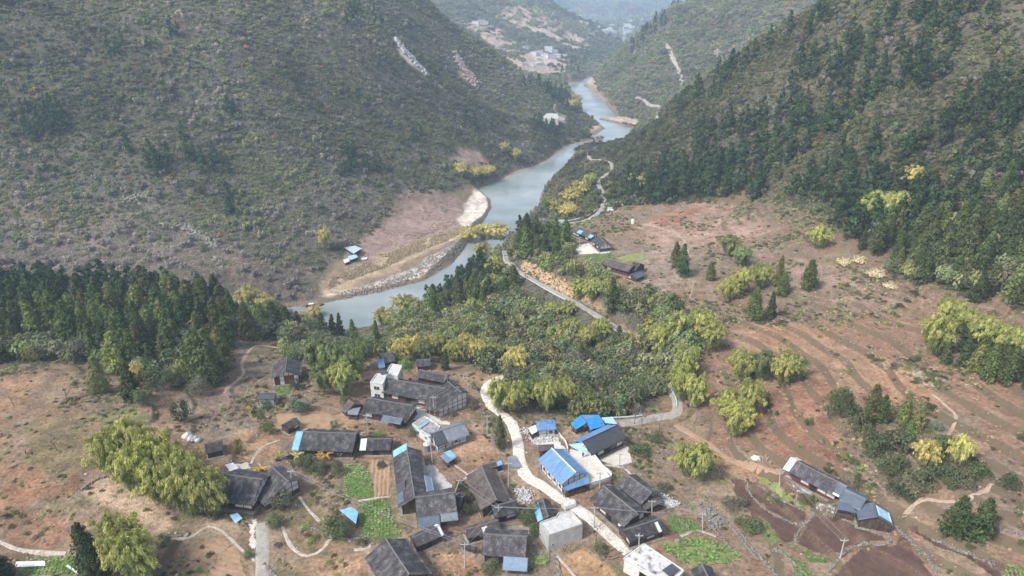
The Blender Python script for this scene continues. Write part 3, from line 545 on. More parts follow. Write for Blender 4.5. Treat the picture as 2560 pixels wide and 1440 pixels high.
# ------------------------------------------------------------------ foliage: leaf-sized faces gathered in clumps
LEAFK = 1.5
SCRUBK = np.array([1.15, 1.13, 1.08])
def leafmat(name, mode, rough=0.75):
    m = mat(name, (.1, .1, .05), rough, 0.15); nt = m.node_tree; b = nt.nodes['Principled BSDF']; L = nt.links
    a = N(nt, 'ShaderNodeAttribute', attribute_name='lc')
    if mode == 'inst': t = N(nt, 'ShaderNodeAttribute', attribute_name='tint', attribute_type='INSTANCER').outputs['Color']
    else: t = N(nt, 'ShaderNodeObjectInfo').outputs['Color']
    mu = N(nt, 'ShaderNodeVectorMath', operation='MULTIPLY'); L.new(a.outputs['Color'], mu.inputs[0]); L.new(t, mu.inputs[1])
    sc2 = N(nt, 'ShaderNodeVectorMath', operation='SCALE'); sc2.inputs['Scale'].default_value = LEAFK; L.new(mu.outputs[0], sc2.inputs[0])
    tr = N(nt, 'ShaderNodeBsdfTranslucent'); L.new(sc2.outputs[0], tr.inputs['Color']); L.new(sc2.outputs[0], b.inputs['Base Color'])
    ms = N(nt, 'ShaderNodeMixShader'); ms.inputs[0].default_value = .35; L.new(b.outputs[0], ms.inputs[1]); L.new(tr.outputs[0], ms.inputs[2]); L.new(ms.outputs[0], nt.nodes['Material Output'].inputs['Surface'])
    return m
LM = {'obj': leafmat('foliage', 'obj'), 'inst': leafmat('foliage_mass', 'inst')}
M_bark = noisy('bark', [(.10, .075, .055), (.17, .135, .105)], 2.0, rough=1)
M_twig = mat('twig', (.20, .17, .15), 1.0, 0.1)
M_culm = mat('bamboo_culm', (.22, .24, .08), 0.7)
def unit(v): return v / (np.linalg.norm(v, axis=-1, keepdims=True) + 1e-9)
class Fol:
    def __init__(s, seed=0): s.c = []; s.a = []; s.b = []; s.col = []; s.r = np.random.default_rng(seed)
    def add(s, cen, nrm, size, col, asp=1.0, updir=None, jit=0.6):
        """one kite-shaped face (two triangles merged to one quad) per centre"""
        n = len(cen); cen = np.asarray(cen, float); nrm = unit(np.asarray(nrm, float) + s.r.normal(0, jit, (n, 3)))
        t = s.r.normal(0, 1, (n, 3)) if updir is None else np.asarray(updir, float) + s.r.normal(0, 0.25, (n, 3))
        t = unit(t - nrm * (t * nrm).sum(1, keepdims=True)); bt = np.cross(nrm, t)
        size = np.broadcast_to(np.asarray(size, float), (n,))[:, None] * s.r.uniform(.7, 1.3, (n, 1))
        s.c.append(cen); s.a.append(t * size * asp); s.b.append(bt * size / asp)
        s.col.append(np.broadcast_to(np.asarray(col, float), (n, 3)))
    def mesh(s, name, m, tri=False):
        c = np.concatenate(s.c); a = np.concatenate(s.a); b = np.concatenate(s.b); col = np.concatenate(s.col); n = len(c)
        if tri: V = np.stack([c + a, c - a * .6 + b, c - a * .6 - b], 1); k = 3
        else: V = np.stack([c + a, c + b * .8, c - a, c - b * .8], 1); k = 4
        me = bpy.data.meshes.new(name); setmesh(me, V.reshape(-1, 3), np.arange(n * k).reshape(n, k), k)
        at = me.attributes.new('lc', 'FLOAT_COLOR', 'POINT'); at.data.foreach_set('color', np.repeat(np.concatenate([col, np.ones((n, 1))], 1), k, 0).astype(np.float32).ravel())
        me.materials.append(m); return me
def sphere(r, n): return unit(r.normal(0, 1, (n, 3)))
def var(r, n, a): return 1 + r.uniform(-a, a, (n, 1))
def shrub_fol(seed, nb, nf, size, flat=0.75):
    f = Fol(seed); r = f.r
    for k in range(nb):
        a = r.uniform(0, 6.28); d = r.uniform(0, .72) ** .7; R_ = r.uniform(.28, .48); cz = (1 - d * .75) * flat * r.uniform(.5, .95)
        q = sphere(r, nf); q[:, 2] = np.abs(q[:, 2]) * 1.0 - .25
        tone = r.uniform(.72, 1.25)
        f.add(np.array([math.cos(a) * d, math.sin(a) * d, cz]) + q * R_, q + [0, 0, .3], size, np.array([1.0, 1.0, 1.0]) * tone * var(r, nf, .22), asp=1.25)
    return f
def conifer_fol(seed, n, size, wid=0.17, h=1.0, droop=.5):
    """unit height; lumpy, slightly leaning, pointed crown made of drooping sprays"""
    f = Fol(seed); r = f.r; nc = max(10, n // 14)
    for k in range(nc):
        t = (k + r.uniform(0, 1)) / nc; z = .06 + .94 * t ** .9; rad = wid * (1 - t) ** .72 * (1.15 if t > .12 else .8) * r.uniform(.55, 1.15) + .008
        a = r.uniform(0, 6.28); c = np.array([math.cos(a) * rad * .72, math.sin(a) * rad * .72, z])
        s = .055 * (1 - t * .6) * r.uniform(.7, 1.3) * (wid / .17); q = sphere(r, 14); tone = r.uniform(.7, 1.3)
        out = np.array([math.cos(a), math.sin(a), .25])
        f.add(c + q * [s, s, s * 1.1], q * .6 + out, size * (1 - .4 * t), np.array([1, 1, 1]) * tone * var(r, 14, .2), asp=1.35, updir=[math.cos(a) * .7, math.sin(a) * .7, -droop])
    return f
def crown_fol(seed, nb, nf, size, sq=.8, low=.25):
    f = Fol(seed); r = f.r
    for k in range(nb):
        q0 = sphere(r, 1)[0]; q0[2] = q0[2] * .8 + .1; rad = r.uniform(.55, .8); R_ = r.uniform(.2, .36); tone = r.uniform(.7, 1.3)
        q = sphere(r, nf); c = np.array([0, 0, sq]) + q0 * [rad, rad, rad * sq]
        f.add(c + q * R_, q + q0 * .6 + [0, 0, .3], size, np.array([1, 1, 1]) * tone * var(r, nf, .2), asp=1.25)
    return f
def bamboo_fol(seed, nculm=34, nspray=11, nleaf=9, size=.05, sh=1.0, spread=1.0):
    """unit height clump: arching culms with nodding plumes; yellower towards the plume tips, with inner shade painted as darker low sprays"""
    f = Fol(seed); r = f.r
    for k in range(nculm):
        a = r.uniform(0, 6.28); b0 = r.uniform(0, .28) * spread; lean = r.uniform(.08, .50) * spread; H = r.uniform(.62, 1.0) * (1.08 - lean * .45); da = r.uniform(-.5, .5)
        for j in range(nspray):
            t = .22 + .78 * (j + r.uniform(0, 1)) / nspray
            hz = H * (math.sin(min(t, 1.0) * 1.75) / 1.0 if t < .9 else math.sin(1.575) - (t - .9) * .9); hd = b0 + lean * t ** 2.2
            c = np.array([math.cos(a + da * t) * hd, math.sin(a + da * t) * hd, hz]) + r.normal(0, .022, 3)
            s = .055 * r.uniform(.7, 1.3) * (1.1 - .35 * t); q = sphere(r, nleaf); tone = r.uniform(.75, 1.2) * (.72 + .4 * t)  # tone falls towards the clump's base: painted shade of its inside
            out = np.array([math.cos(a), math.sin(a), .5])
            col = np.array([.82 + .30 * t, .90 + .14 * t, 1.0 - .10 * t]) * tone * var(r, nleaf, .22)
            f.add(c + q * [s, s, s * .8], q * .5 + out, size, col, asp=1.7, updir=[math.cos(a) * .9, math.sin(a) * .9, -.7])
    return f
def grass_fol(seed, n, size, col=(1, 1, 1), h=1.0):
    f = Fol(seed); r = f.r; a = r.uniform(0, 6.28, n); d = r.uniform(0, .5, n); z = r.uniform(.15, .6, n) * h
    c = np.stack([np.cos(a) * d, np.sin(a) * d, z], 1); out = np.stack([np.cos(a), np.sin(a), np.full(n, .2)], 1)
    f.add(c, out, size, np.array(col) * var(r, n, .3), asp=2.1, updir=np.stack([np.cos(a) * .5, np.sin(a) * .5, np.full(n, 1.0)], 1), jit=.4); return f
def twig_fol(seed, n, size):
    f = Fol(seed); r = f.r; q = sphere(r, n); q[:, 2] = np.abs(q[:, 2]); c = q * r.uniform(.35, 1.0, (n, 1)) * [1, 1, .9]
    f.add(c, sphere(r, n), size, np.array([1, 1, 1]) * var(r, n, .35), asp=3.6, updir=q + [0, 0, .5], jit=.3); return f
def rosette(seed, n, size):
    f = Fol(seed); r = f.r; a = r.uniform(0, 6.28, n); d = r.uniform(.05, .35, n); c = np.stack([np.cos(a) * d, np.sin(a) * d, .12 + .3 * d], 1)
    f.add(c, np.stack([-np.cos(a) * .4, -np.sin(a) * .4, np.ones(n)], 1), size, np.array([1, 1, 1]) * var(r, n, .35), asp=1.2, jit=.3); return f
def rock_mesh(seed):
    r = np.random.default_rng(seed); V = np.array([(x, y, z) for z in (-.3, .5) for x, y in ((-1, -1), (1, -1), (1, 1), (-1, 1))], float) * r.uniform(.5, 1.1, (8, 3)); V[4:, :2] *= .7
    me = bpy.data.meshes.new('rock'); setmesh(me, V, [(3, 2, 1, 0), (4, 5, 6, 7), (0, 1, 5, 4), (1, 2, 6, 5), (2, 3, 7, 6), (3, 0, 4, 7)], 4)
    at = me.attributes.new('lc', 'FLOAT_COLOR', 'POINT'); at.data.foreach_set('color', np.ones(32, np.float32)); me.materials.append(LM['inst']); return me
def protos(cname, meshes):
    col = bpy.data.collections.new(cname)
    for i, me in enumerate(meshes):
        o = bpy.data.objects.new('%s_%02d' % (cname, i), me); col.objects.link(o)
    return col
LI = LM['inst']
P_far = protos('far_foliage', [shrub_fol(s, 7, 16, .17).mesh('shrub', LI) for s in range(4)] + [twig_fol(s, 70, .10).mesh('twigs', LI) for s in (5, 6)] +
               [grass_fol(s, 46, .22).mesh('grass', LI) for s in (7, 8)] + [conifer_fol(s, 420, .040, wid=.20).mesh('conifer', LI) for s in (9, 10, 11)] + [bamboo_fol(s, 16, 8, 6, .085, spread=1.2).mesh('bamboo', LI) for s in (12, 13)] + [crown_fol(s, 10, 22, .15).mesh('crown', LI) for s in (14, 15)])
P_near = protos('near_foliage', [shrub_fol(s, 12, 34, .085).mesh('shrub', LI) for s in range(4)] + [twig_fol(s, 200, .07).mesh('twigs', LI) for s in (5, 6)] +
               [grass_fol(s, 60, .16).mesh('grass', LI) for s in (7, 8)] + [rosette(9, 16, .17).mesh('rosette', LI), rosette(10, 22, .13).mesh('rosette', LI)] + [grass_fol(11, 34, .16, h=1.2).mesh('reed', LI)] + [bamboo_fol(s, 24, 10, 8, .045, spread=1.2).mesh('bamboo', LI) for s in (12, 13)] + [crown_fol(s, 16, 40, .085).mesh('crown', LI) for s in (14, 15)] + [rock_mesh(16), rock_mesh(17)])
def scatter(name, col, X, Y, idx, scl, tint, label=None, cat=None, sink=0.1, zoff=0.0, tilt=.15):
    n = len(X); Z = tz(X, Y) - sink * (scl[:, 2] if scl.ndim == 2 else scl) + zoff
    me = bpy.data.meshes.new(name); me.vertices.add(n); me.vertices.foreach_set('co', np.stack([X, Y, Z], 1).astype(np.float32).ravel())
    if scl.ndim == 1: scl = np.stack([scl, scl, scl], 1)
    rot = np.stack([rng.normal(0, tilt, n), rng.normal(0, tilt, n), rng.uniform(0, 6.283, n)], 1)
    for nm, ty, dat, key in (('scl', 'FLOAT_VECTOR', scl, 'vector'), ('rot', 'FLOAT_VECTOR', rot, 'vector'), ('tint', 'FLOAT_COLOR', np.concatenate([tint, np.ones((n, 1))], 1), 'color'), ('idx', 'INT', idx, 'value')):
        a = me.attributes.new(nm, ty, 'POINT'); a.data.foreach_set(key, np.ascontiguousarray(dat, dtype=np.int32 if ty == 'INT' else np.float32).ravel())
    o = link(bpy.data.objects.new(name, me), label, cat, kind='stuff')
    ng = bpy.data.node_groups.new(name, 'GeometryNodeTree'); ng.interface.new_socket('Geometry', in_out='INPUT', socket_type='NodeSocketGeometry'); ng.interface.new_socket('Geometry', in_out='OUTPUT', socket_type='NodeSocketGeometry')
    gi = ng.nodes.new('NodeGroupInput'); go = ng.nodes.new('NodeGroupOutput'); ip = ng.nodes.new('GeometryNodeInstanceOnPoints'); ci = ng.nodes.new('GeometryNodeCollectionInfo')
    ci.inputs['Collection'].default_value = col; ci.inputs['Separate Children'].default_value = True; ci.inputs['Reset Children'].default_value = True
    def na(nm, ty):
        q = ng.nodes.new('GeometryNodeInputNamedAttribute'); q.data_type = ty; q.inputs['Name'].default_value = nm; return q.outputs['Attribute']
    l = ng.links; l.new(gi.outputs[0], ip.inputs['Points']); l.new(ci.outputs[0], ip.inputs['Instance']); ip.inputs['Pick Instance'].default_value = True
    l.new(na('idx', 'INT'), ip.inputs['Instance Index']); l.new(na('rot', 'FLOAT_VECTOR'), ip.inputs['Rotation']); l.new(na('scl', 'FLOAT_VECTOR'), ip.inputs['Scale']); l.new(ip.outputs[0], go.inputs[0])
    md = o.modifiers.new('scatter', 'NODES'); md.node_group = ng; return o
# horizon test so that only ground that can be seen (from here or from a step aside) is planted
_tan = (GZ - CAMZ) / GR; _run = np.maximum.accumulate(_tan, axis=1); GVIS = (_tan > _run - 0.03).astype(float)
def near_water(x, y): return gsample(GD, x, y)
road_all = np.concatenate(road_xy)
_rg = np.zeros((700, 1200), bool)      # coarse map of road cells 2 m
for W in road_xy[:5] + road_xy[5:]:
    for dx in (-1.6, 0, 1.6):
        for dy in (-1.6, 0, 1.6):
            i = ((W[:, 0] + dx + 700) / 2).astype(int); j = ((W[:, 1] + dy) / 2).astype(int); ok = (i >= 0) & (i < 700) & (j >= 0) & (j < 1200); _rg[i[ok], j[ok]] = True
def on_road(x, y):
    i = ((x + 700) / 2).astype(int); j = (y / 2).astype(int); ok = (i >= 0) & (i < 700) & (j >= 0) & (j < 1200)
    return ok & _rg[np.clip(i, 0, 699), np.clip(j, 0, 1199)]
def in_house(x, y, pad=1.2):
    o = np.zeros(np.shape(x), bool)
    for p in HP:
        dx = x - p['c'][0]; dy = y - p['c'][1]; c, s = math.cos(p['yaw']), math.sin(p['yaw'])
        o |= (np.abs(dx * c + dy * s) < p['hl'] + pad) & (np.abs(-dx * s + dy * c) < p['hw'] + pad)
    return o
def wpoly(px, z=None): return np.array([(hit(u, v) if z is None else at_z(u, v, z))[:2] for u, v in px])
def sample_poly(P, spacing, jitter=.45):
    P = np.asarray(P); lo, hi = P.min(0), P.max(0); X, Y = np.meshgrid(np.arange(lo[0], hi[0], spacing), np.arange(lo[1], hi[1], spacing), indexing='ij')
    X = X + rng.uniform(-jitter, jitter, X.shape) * spacing; Y = Y + rng.uniform(-jitter, jitter, Y.shape) * spacing; m = poly_sd(X, Y, P) < 0; return X[m], Y[m]

# ---- wild hillside cover
G_ = np.array
clear = [wpoly(p) for p in ([(1105,395),(1150,368),(1200,372),(1220,410),(1180,418),(1120,400)], [(1348,290),(1380,280),(1420,290),(1415,312),(1375,305)], [(575,960),(600,900),(615,830),(590,800),(560,900),(540,980),(600,1010),(620,980)],
   [(990,98),(1006,118),(1034,144),(1070,186),(1056,192),(1014,160),(992,130)], [(1345,288),(1380,278),(1425,290),(1415,312),(1370,308)], [(1138,136),(1160,158),(1194,208),(1178,216),(1146,182)])] + [wpoly(p, -59.5) for p in ([(795,766),(950,738),(1060,710),(1150,668),(1180,600),(1165,590),(1000,690),(900,722),(795,745)], [(1145,562),(1165,520),(1185,488),(1212,484),(1232,500),(1230,525),(1200,560),(1170,590)], [(1478,352),(1512,346),(1514,322),(1496,310),(1470,330)],
   [(1497,297),(1547,292),(1600,300),(1598,318),(1548,308)], [(1338,480),(1355,450),(1400,430),(1385,452),(1362,475)], [(1459,212),(1475,200),(1492,200),(1482,215),(1500,236),(1520,252),(1510,262),(1494,240)])]
def wild_points(r0, r1, sp0, k, n):
    r = rng.uniform(0, 1, n); LO, HI = math.log(r0), math.log(r1)
    # density per area 1/s(r)^2 -> importance by rejection in log r
    lr_ = rng.uniform(LO, HI, n); rr = np.exp(lr_); s = sp0 + k * rr; w = rr * rr / (s * s); keep = rng.uniform(0, 1, n) < w / w.max()
    rr = rr[keep]; a = rng.uniform(R(-47), R(47), len(rr)); x = np.sin(a) * rr; y = np.cos(a) * rr
    return x, y, rr, s[keep]
GSL = np.zeros_like(GZ); GSL[:, 1:-1] = np.abs(GZ[:, 2:] - GZ[:, :-2]) / (GR[:, 2:] - GR[:, :-2]); GSL[1:-1] = np.maximum(GSL[1:-1], np.abs(GZ[2:] - GZ[:-2]) / (2 * (az[1] - az[0]) * GR[1:-1]))
rim = wpoly([(760,860),(900,895),(970,860),(1010,800),(940,790),(800,815)])
thin = [wpoly(p) for p in ([(1150,60),(1260,75),(1300,110),(1230,120)], [(1240,30),(1330,20),(1390,60),(1450,90),(1500,130),(1440,125),(1380,95),(1290,70)], [(1230,118),(1330,130),(1420,150),(1410,190),(1320,178),(1262,150)])]
def cover():
    out = []
    for (r0, r1, sp0, k, n, col, far) in ((150, 330, 1.5, 0.001, 90000, P_near, 0), (330, 1000, 1.0, 0.0024, 290000, P_far, 1), (1000, 2400, 1.0, 0.0042, 120000, P_far, 2), (2400, 8000, 1.0, 0.0075, 30000, P_far, 3)):
        x, y, r, s = wild_points(r0, r1, sp0, k, n)
        m = (gsample(GW, x, y) > rng.uniform(.1, .95, len(x))) & (gsample(GVIS, x, y) > .5) & (near_water(x, y) > 1.0 + s * .4) & ~on_road(x, y) & ~in_house(x, y)
        if far == 0: m &= (fbm(x, y, 16, 3, 108) > -.22) | (rng.uniform(0, 1, len(x)) < .25)
        for P in clear: m &= poly_sd(x, y, P) > rng.uniform(-3, 3, len(x))
        if far > 1:
            for P in thin: m &= (poly_sd(x, y, P) > 0) | (rng.uniform(0, 1, len(x)) < np.clip(.22 + 1.2 * fbm(x, y, 60, 3, 107), 0, 1))
            for hx, hy, _z in FARXY: m &= np.hypot(x - hx, y - hy + 8) > 20
        x, y, r, s = x[m], y[m], r[m], s[m]; n_ = len(x)
        A = fbm(x, y, 90, 3, 101); B = fbm(x, y, 30, 3, 102); D = fbm(x, y, 260, 2, 103); E_ = fbm(x, y, 14, 2, 104); u = rng.uniform(0, 1, n_); z = tz(x, y)
        left = (x < 40) & (y > 330)
        brown = smooth(-z, 22, 48) * left * smooth(-x, 70, 150)        # the leafless scrub low on the left mountain
        near = np.full(n_, 1.0 if far == 0 else 0.0); right = smooth(x, 60, 120) * (r < 900)
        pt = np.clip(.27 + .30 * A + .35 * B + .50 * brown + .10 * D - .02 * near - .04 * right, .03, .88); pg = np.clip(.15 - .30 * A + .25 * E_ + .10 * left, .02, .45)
        kind = np.where(u < pt, 1, np.where(u < pt + pg, 2, 0)); v = rng.uniform(0, 1, n_)
        green = np.array([.118, .138, .064])[None] * (1 - v[:, None]) + np.array([.205, .205, .095])[None] * v[:, None]
        dark = rng.uniform(0, 1, n_) < np.clip(.25 + .9 * B + .1 * right, .03, .9); green[dark] = green[dark] * .62
        gg = rng.uniform(0, 1, n_) < .06; green[gg] = (.15, .185, .10)
        rust = rng.uniform(0, 1, n_) < .008; green[rust] = (.30, .14, .07)
        twc = np.array([.215, .19, .165])[None] * rng.uniform(.75, 1.15, (n_, 1)); grc = np.array([.33, .29, .18])[None] * rng.uniform(.6, 1.15, (n_, 1))
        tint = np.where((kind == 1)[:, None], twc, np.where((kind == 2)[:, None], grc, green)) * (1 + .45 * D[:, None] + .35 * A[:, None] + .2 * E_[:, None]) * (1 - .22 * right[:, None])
        idx = np.where(kind == 1, 4 + rng.integers(0, 2, n_), np.where(kind == 2, 6 + rng.integers(0, 2, n_), rng.integers(0, 4, n_)))
        sc = s * rng.uniform(.40, .92, n_) * (1 if far else 1.0); sc[(rng.uniform(0, 1, n_) < .08)] *= 1.6; S3 = np.stack([sc, sc, sc * rng.uniform(.7, 1.35, n_)], 1); S3[kind == 2] *= .62
        w_ = rng.uniform(0, 1, n_)                                      # taller crowns and small bamboo among the scrub
        if far == 0:
            rd = np.full(n_, 99.0)
            for q in road_xy[3][road_xy[3][:, 1] > 250][::3]: rd = np.minimum(rd, np.hypot(x - q[0], (y - q[1] + 5) * .75))
            w_ = np.where((rd < 9) | ((r > 295) & (rng.uniform(0, 1, n_) < .75)), .5, w_); S3[rd < 9] *= .6
            bam = (w_ < .12 + .12 * (fbm(x, y, 18, 2, 106) > 0)) & (kind != 2) & (x > -55) & (poly_sd(x, y, rim) > 0); idx[bam] = 11 + rng.integers(0, 2, int(bam.sum())); h_ = rng.uniform(5, 8.5, int(bam.sum())); S3[bam] = np.stack([h_ * .62, h_ * .62, h_], 1); tint[bam] = np.array([.225, .24, .105]) * rng.uniform(.8, 1.5, (int(bam.sum()), 1))
            bg_ = (w_ > .86) & (kind != 2) & (poly_sd(x, y, rim) > 0); nb_ = int(bg_.sum()); idx[bg_] = 13 + rng.integers(0, 2, nb_); h_ = rng.uniform(2.8, 5.4, nb_); S3[bg_] = np.stack([h_, h_, h_ * 1.15], 1); tint[bg_] = np.array([.155, .17, .078]) * rng.uniform(.4, 1.5, (nb_, 1)) * rng.uniform(.85, 1.15, (nb_, 3))
        else:
            bg_ = (w_ > .965) & (kind != 2); idx[bg_] = 13 + rng.integers(0, 2, int(bg_.sum())); h_ = rng.uniform(2.2, 3.6, int(bg_.sum())) * (1 + .5 * (far > 1)); S3[bg_] = np.stack([h_, h_, h_ * 1.1], 1)
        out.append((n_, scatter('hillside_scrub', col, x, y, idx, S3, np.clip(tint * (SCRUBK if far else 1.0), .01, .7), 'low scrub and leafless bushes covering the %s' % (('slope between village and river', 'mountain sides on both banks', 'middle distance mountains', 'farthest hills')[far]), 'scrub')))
    return out
FARH = [(1335,136,12,8,5),(1350,134,10,8,6),(1372,127,14,9,9),(1385,134,12,9,7),(1362,141,12,9,6),(1378,146,16,10,7),(1393,143,12,9,6),(1310,163,12,8,4),(1325,162,14,8,4),(1347,161,14,8,4),(1362,172,14,8,3),(1330,185,12,8,5),(1338,186,8,7,5),(1190,60,14,9,6),(1205,58,12,9,7),(1214,59,10,8,5),(1315,120,10,8,4),(1412,140,8,7,4),(1345,150,9,8,4)]
FARXY = [hit(q[0], q[1]) for q in FARH]
print('cover', [a for a, b_ in cover()])
# ------------------------------------------------------------------ building helpers
class MB:
    """collects boxes, bars, sheets and tubes into ONE mesh object"""
    def __init__(s): s.V = []; s.F = []
    def poly(s, pts): k = len(s.V); s.V += [tuple(p) for p in pts]; s.F.append(list(range(k, k + len(pts))))
    def hexa(s, p):   # 8 corners: bottom 4 (ccw) then top 4
        k = len(s.V); s.V += [tuple(q) for q in p]
        for f in ((3, 2, 1, 0), (4, 5, 6, 7), (0, 1, 5, 4), (1, 2, 6, 5), (2, 3, 7, 6), (3, 0, 4, 7)): s.F.append([k + i for i in f])
    def box(s, x0, x1, y0, y1, z0, z1): s.hexa([(x0, y0, z0), (x1, y0, z0), (x1, y1, z0), (x0, y1, z0), (x0, y0, z1), (x1, y0, z1), (x1, y1, z1), (x0, y1, z1)])
    def prism(s, pts, z0, z1):
        n = len(pts); k = len(s.V); a = sum(pts[i][0] * pts[(i + 1) % n][1] - pts[(i + 1) % n][0] * pts[i][1] for i in range(n))
        if a < 0: pts = pts[::-1]
        s.V += [(p[0], p[1], z0) for p in pts] + [(p[0], p[1], z1) for p in pts]
        s.F.append([k + i for i in range(n)][::-1]); s.F.append([k + n + i for i in range(n)])
        for i in range(n): j = (i + 1) % n; s.F.append([k + i, k + j, k + n + j, k + n + i])
    def bar(s, a, b, r, n=6, r2=None):
        a = Vector(a); b = Vector(b); d = (b - a); 
        if d.length < 1e-6: return
        d.normalize(); u = d.orthogonal().normalized(); w = d.cross(u); k = len(s.V); r2 = r if r2 is None else r2
        for q, rr in ((a, r), (b, r2)):
            for i in range(n): t = 6.28318 * i / n; s.V.append(tuple(q + (u * math.cos(t) + w * math.sin(t)) * rr))
        for i in range(n): j = (i + 1) % n; s.F.append([k + i, k + j, k + n + j, k + n + i])
        s.F.append([k + i for i in range(n)][::-1]); s.F.append([k + n + i for i in range(n)])
    def build(s, name, m, parent=None, smooth_=False, **kw):
        me = bpy.data.meshes.new(name); me.from_pydata(s.V, [], s.F); me.update()
        if smooth_: me.shade_smooth()
        me.materials.append(m); return link(bpy.data.objects.new(name, me), parent=parent, **kw)
def empty(name, loc, rz=0, label=None, cat=None, group=None):
    o = bpy.data.objects.new(name, None); o.location = loc; o.rotation_euler = (0, 0, rz); o.empty_display_size = .5; return link(o, label, cat, group)

TILES = [noisy('roof_tiles_%s' % 'abcd'[i], [tuple(c * k for c in (.030, .029, .031)), tuple(c * k for c in (.062, .058, .059)), tuple(c * k for c in (  .15, .142, .138))], .7, rough=.85, spec=.25, scale2=5, mul=(.5, 1.7), stretch=(1, .55, 1)) for i, k in enumerate((1.0, 1.25, .8, 1.1))]
TILES[3] = noisy('roof_tiles_brown', [(.052, .041, .037), (.095, .078, .070), (.14, .12, .11)], .7, rough=.85, spec=.25, scale2=5, mul=(.5, 1.7), stretch=(1, .55, 1))
M_ridge = noisy('ridge_tiles', [(.13, .125, .12), (.21, .20, .19)], 2)
M_timber = noisy('old_timber', [(.055, .035, .026), (.105, .07, .05), (.16, .115, .085)], 1.5, stretch=(1, 1, .3))
M_red = noisy('red_brown_boards', [(.13, .035, .028), (.20, .06, .045)], 2)
M_plaster = noisy('white_plaster', [(.52, .50, .46), (.68, .66, .62), (.76, .74, .70)], .8, mul=(.85, 1.1))
M_conc = noisy('grey_concrete', [(.38, .37, .35), (.50, .49, .46), (.58, .57, .54)], .6, mul=(.85, 1.12))
M_roofslab = noisy('roof_slab', [(.40, .39, .36), (.52, .51, .48), (.64, .63, .60)], .5, mul=(.85, 1.1))
M_stone = noisy('rough_stone', [(.15, .135, .115), (.26, .235, .20), (.37, .34, .30)], 1.6, mul=(.7, 1.25))
M_dark = mat('dark_opening', (.02, .018, .016), .6); M_glass = mat('window_glass', (.05, .065, .07), .15, .6)
M_blue = noisy('blue_sheet_metal', [(.10, .19, .34), (.14, .265, .45), (.20, .33, .50)], .5, rough=.5, spec=.4, mul=(.78, 1.12), scale2=1.6, stretch=(2.5, .4, 1))
M_bblue = noisy('bright_blue_sheet', [(.03, .23, .58), (.06, .32, .70)], .5, rough=.5, mul=(.75, 1.15), scale2=1.6)
M_lblue = noisy('pale_blue_sheet', [(.26, .46, .60), (.38, .60, .74), (.46, .70, .80)], .6, rough=.5, mul=(.88, 1.1))
M_tarp = noisy('light_blue_tarp', [(.14, .34, .56), (.23, .46, .67), (.34, .56, .73)], .8, rough=.5, mul=(.85, 1.12))
M_slate = noisy('slate_metal', [(.075, .095, .12), (.10, .125, .155), (.13, .155, .185)], .6, rough=.5, spec=.4, mul=(.9, 1.1))
M_greym = noisy('grey_corrugated', [(.15, .165, .19), (.205, .22, .25), (.26, .275, .30)], .5, rough=.55, mul=(.88, 1.12))
M_bgrey = noisy('blue_grey_metal', [(.15, .21, .29), (.20, .27, .36), (.25, .32, .41)], .5, rough=.5, mul=(.88, 1.12))
M_white = noisy('white_sheet', [(.58, .58, .57), (.72, .72, .71), (.80, .80, .79)], .8, mul=(.88, 1.08)); M_dsheet = noisy('dark_sheet', [(.06, .065, .075), (.09, .095, .105)], .8, rough=.5)
ROOF_M = {}
def roof_slope(H, sign, m, half, zoff=0.0, tile=True, s0=None, s1=None, t0=0.0, t1=1.0, name='roof_slope', parent=None, thick=.12, ribs=.28, amp=.05, **kw):
    """a sheet of tile rows or corrugation following the roof plane; sign=+1 faces local +y"""
    hl, hr, he, k = H['hl'], H['hr'], H['he'], H['fall']
    s0 = -hl if s0 is None else s0; s1 = hl if s1 is None else s1
    nx = max(3, int((s1 - s0) / (ribs / 2)) + 1); ny = 7; xs = np.linspace(s0, s1, nx); ts = np.linspace(t0, t1, ny)
    X, T = np.meshgrid(xs, ts, indexing='ij'); Yd = T * half
    sag = -.10 * np.sin(np.clip(T, 0, 1) * math.pi) * (1 if tile else 0) - (.12 * np.cos(X / hl * 1.5) if tile else 0)
    Z = hr - k * Yd + sag + zoff + amp * (np.arange(nx)[:, None] % 2) + (.045 * fbm(X + H['c'][0] * 3, Yd + H['c'][1], 2.2, 2, 5) if tile else 0.012 * fbm(X, Yd, 3, 2, 5))
    if tile: Yd = Yd + (T == t1) * .10 * fbm(X + H['c'][0], T, 1.1, 2, 8)
    n = nx * ny; V = np.concatenate([np.stack([X, sign * Yd, Z], -1).reshape(-1, 3), np.stack([X, sign * Yd, Z - thick], -1).reshape(-1, 3)])
    i, j = np.meshgrid(np.arange(nx - 1), np.arange(ny - 1), indexing='ij'); a = (i * ny + j).ravel(); F1 = np.stack([a, a + ny, a + ny + 1, a + 1], 1)
    if sign < 0: F1 = F1[:, ::-1]
    F2 = F1[:, ::-1] + n; e = []
    for q in range(nx - 1): e += [[q * ny + ny - 1, (q + 1) * ny + ny - 1, (q + 1) * ny + ny - 1 + n, q * ny + ny - 1 + n], [q * ny, (q + 1) * ny, (q + 1) * ny + n, q * ny + n]]
    for q in range(ny - 1): e += [[q, q + 1, q + 1 + n, q + n], [(nx - 1) * ny + q, (nx - 1) * ny + q + 1, (nx - 1) * ny + q + 1 + n, (nx - 1) * ny + q + n]]
    me = bpy.data.meshes.new(name); setmesh(me, V, np.concatenate([F1, F2, np.array(e)]), 4); me.materials.append(m)
    return link(bpy.data.objects.new(name, me), parent=parent, **kw)
EMPT = []
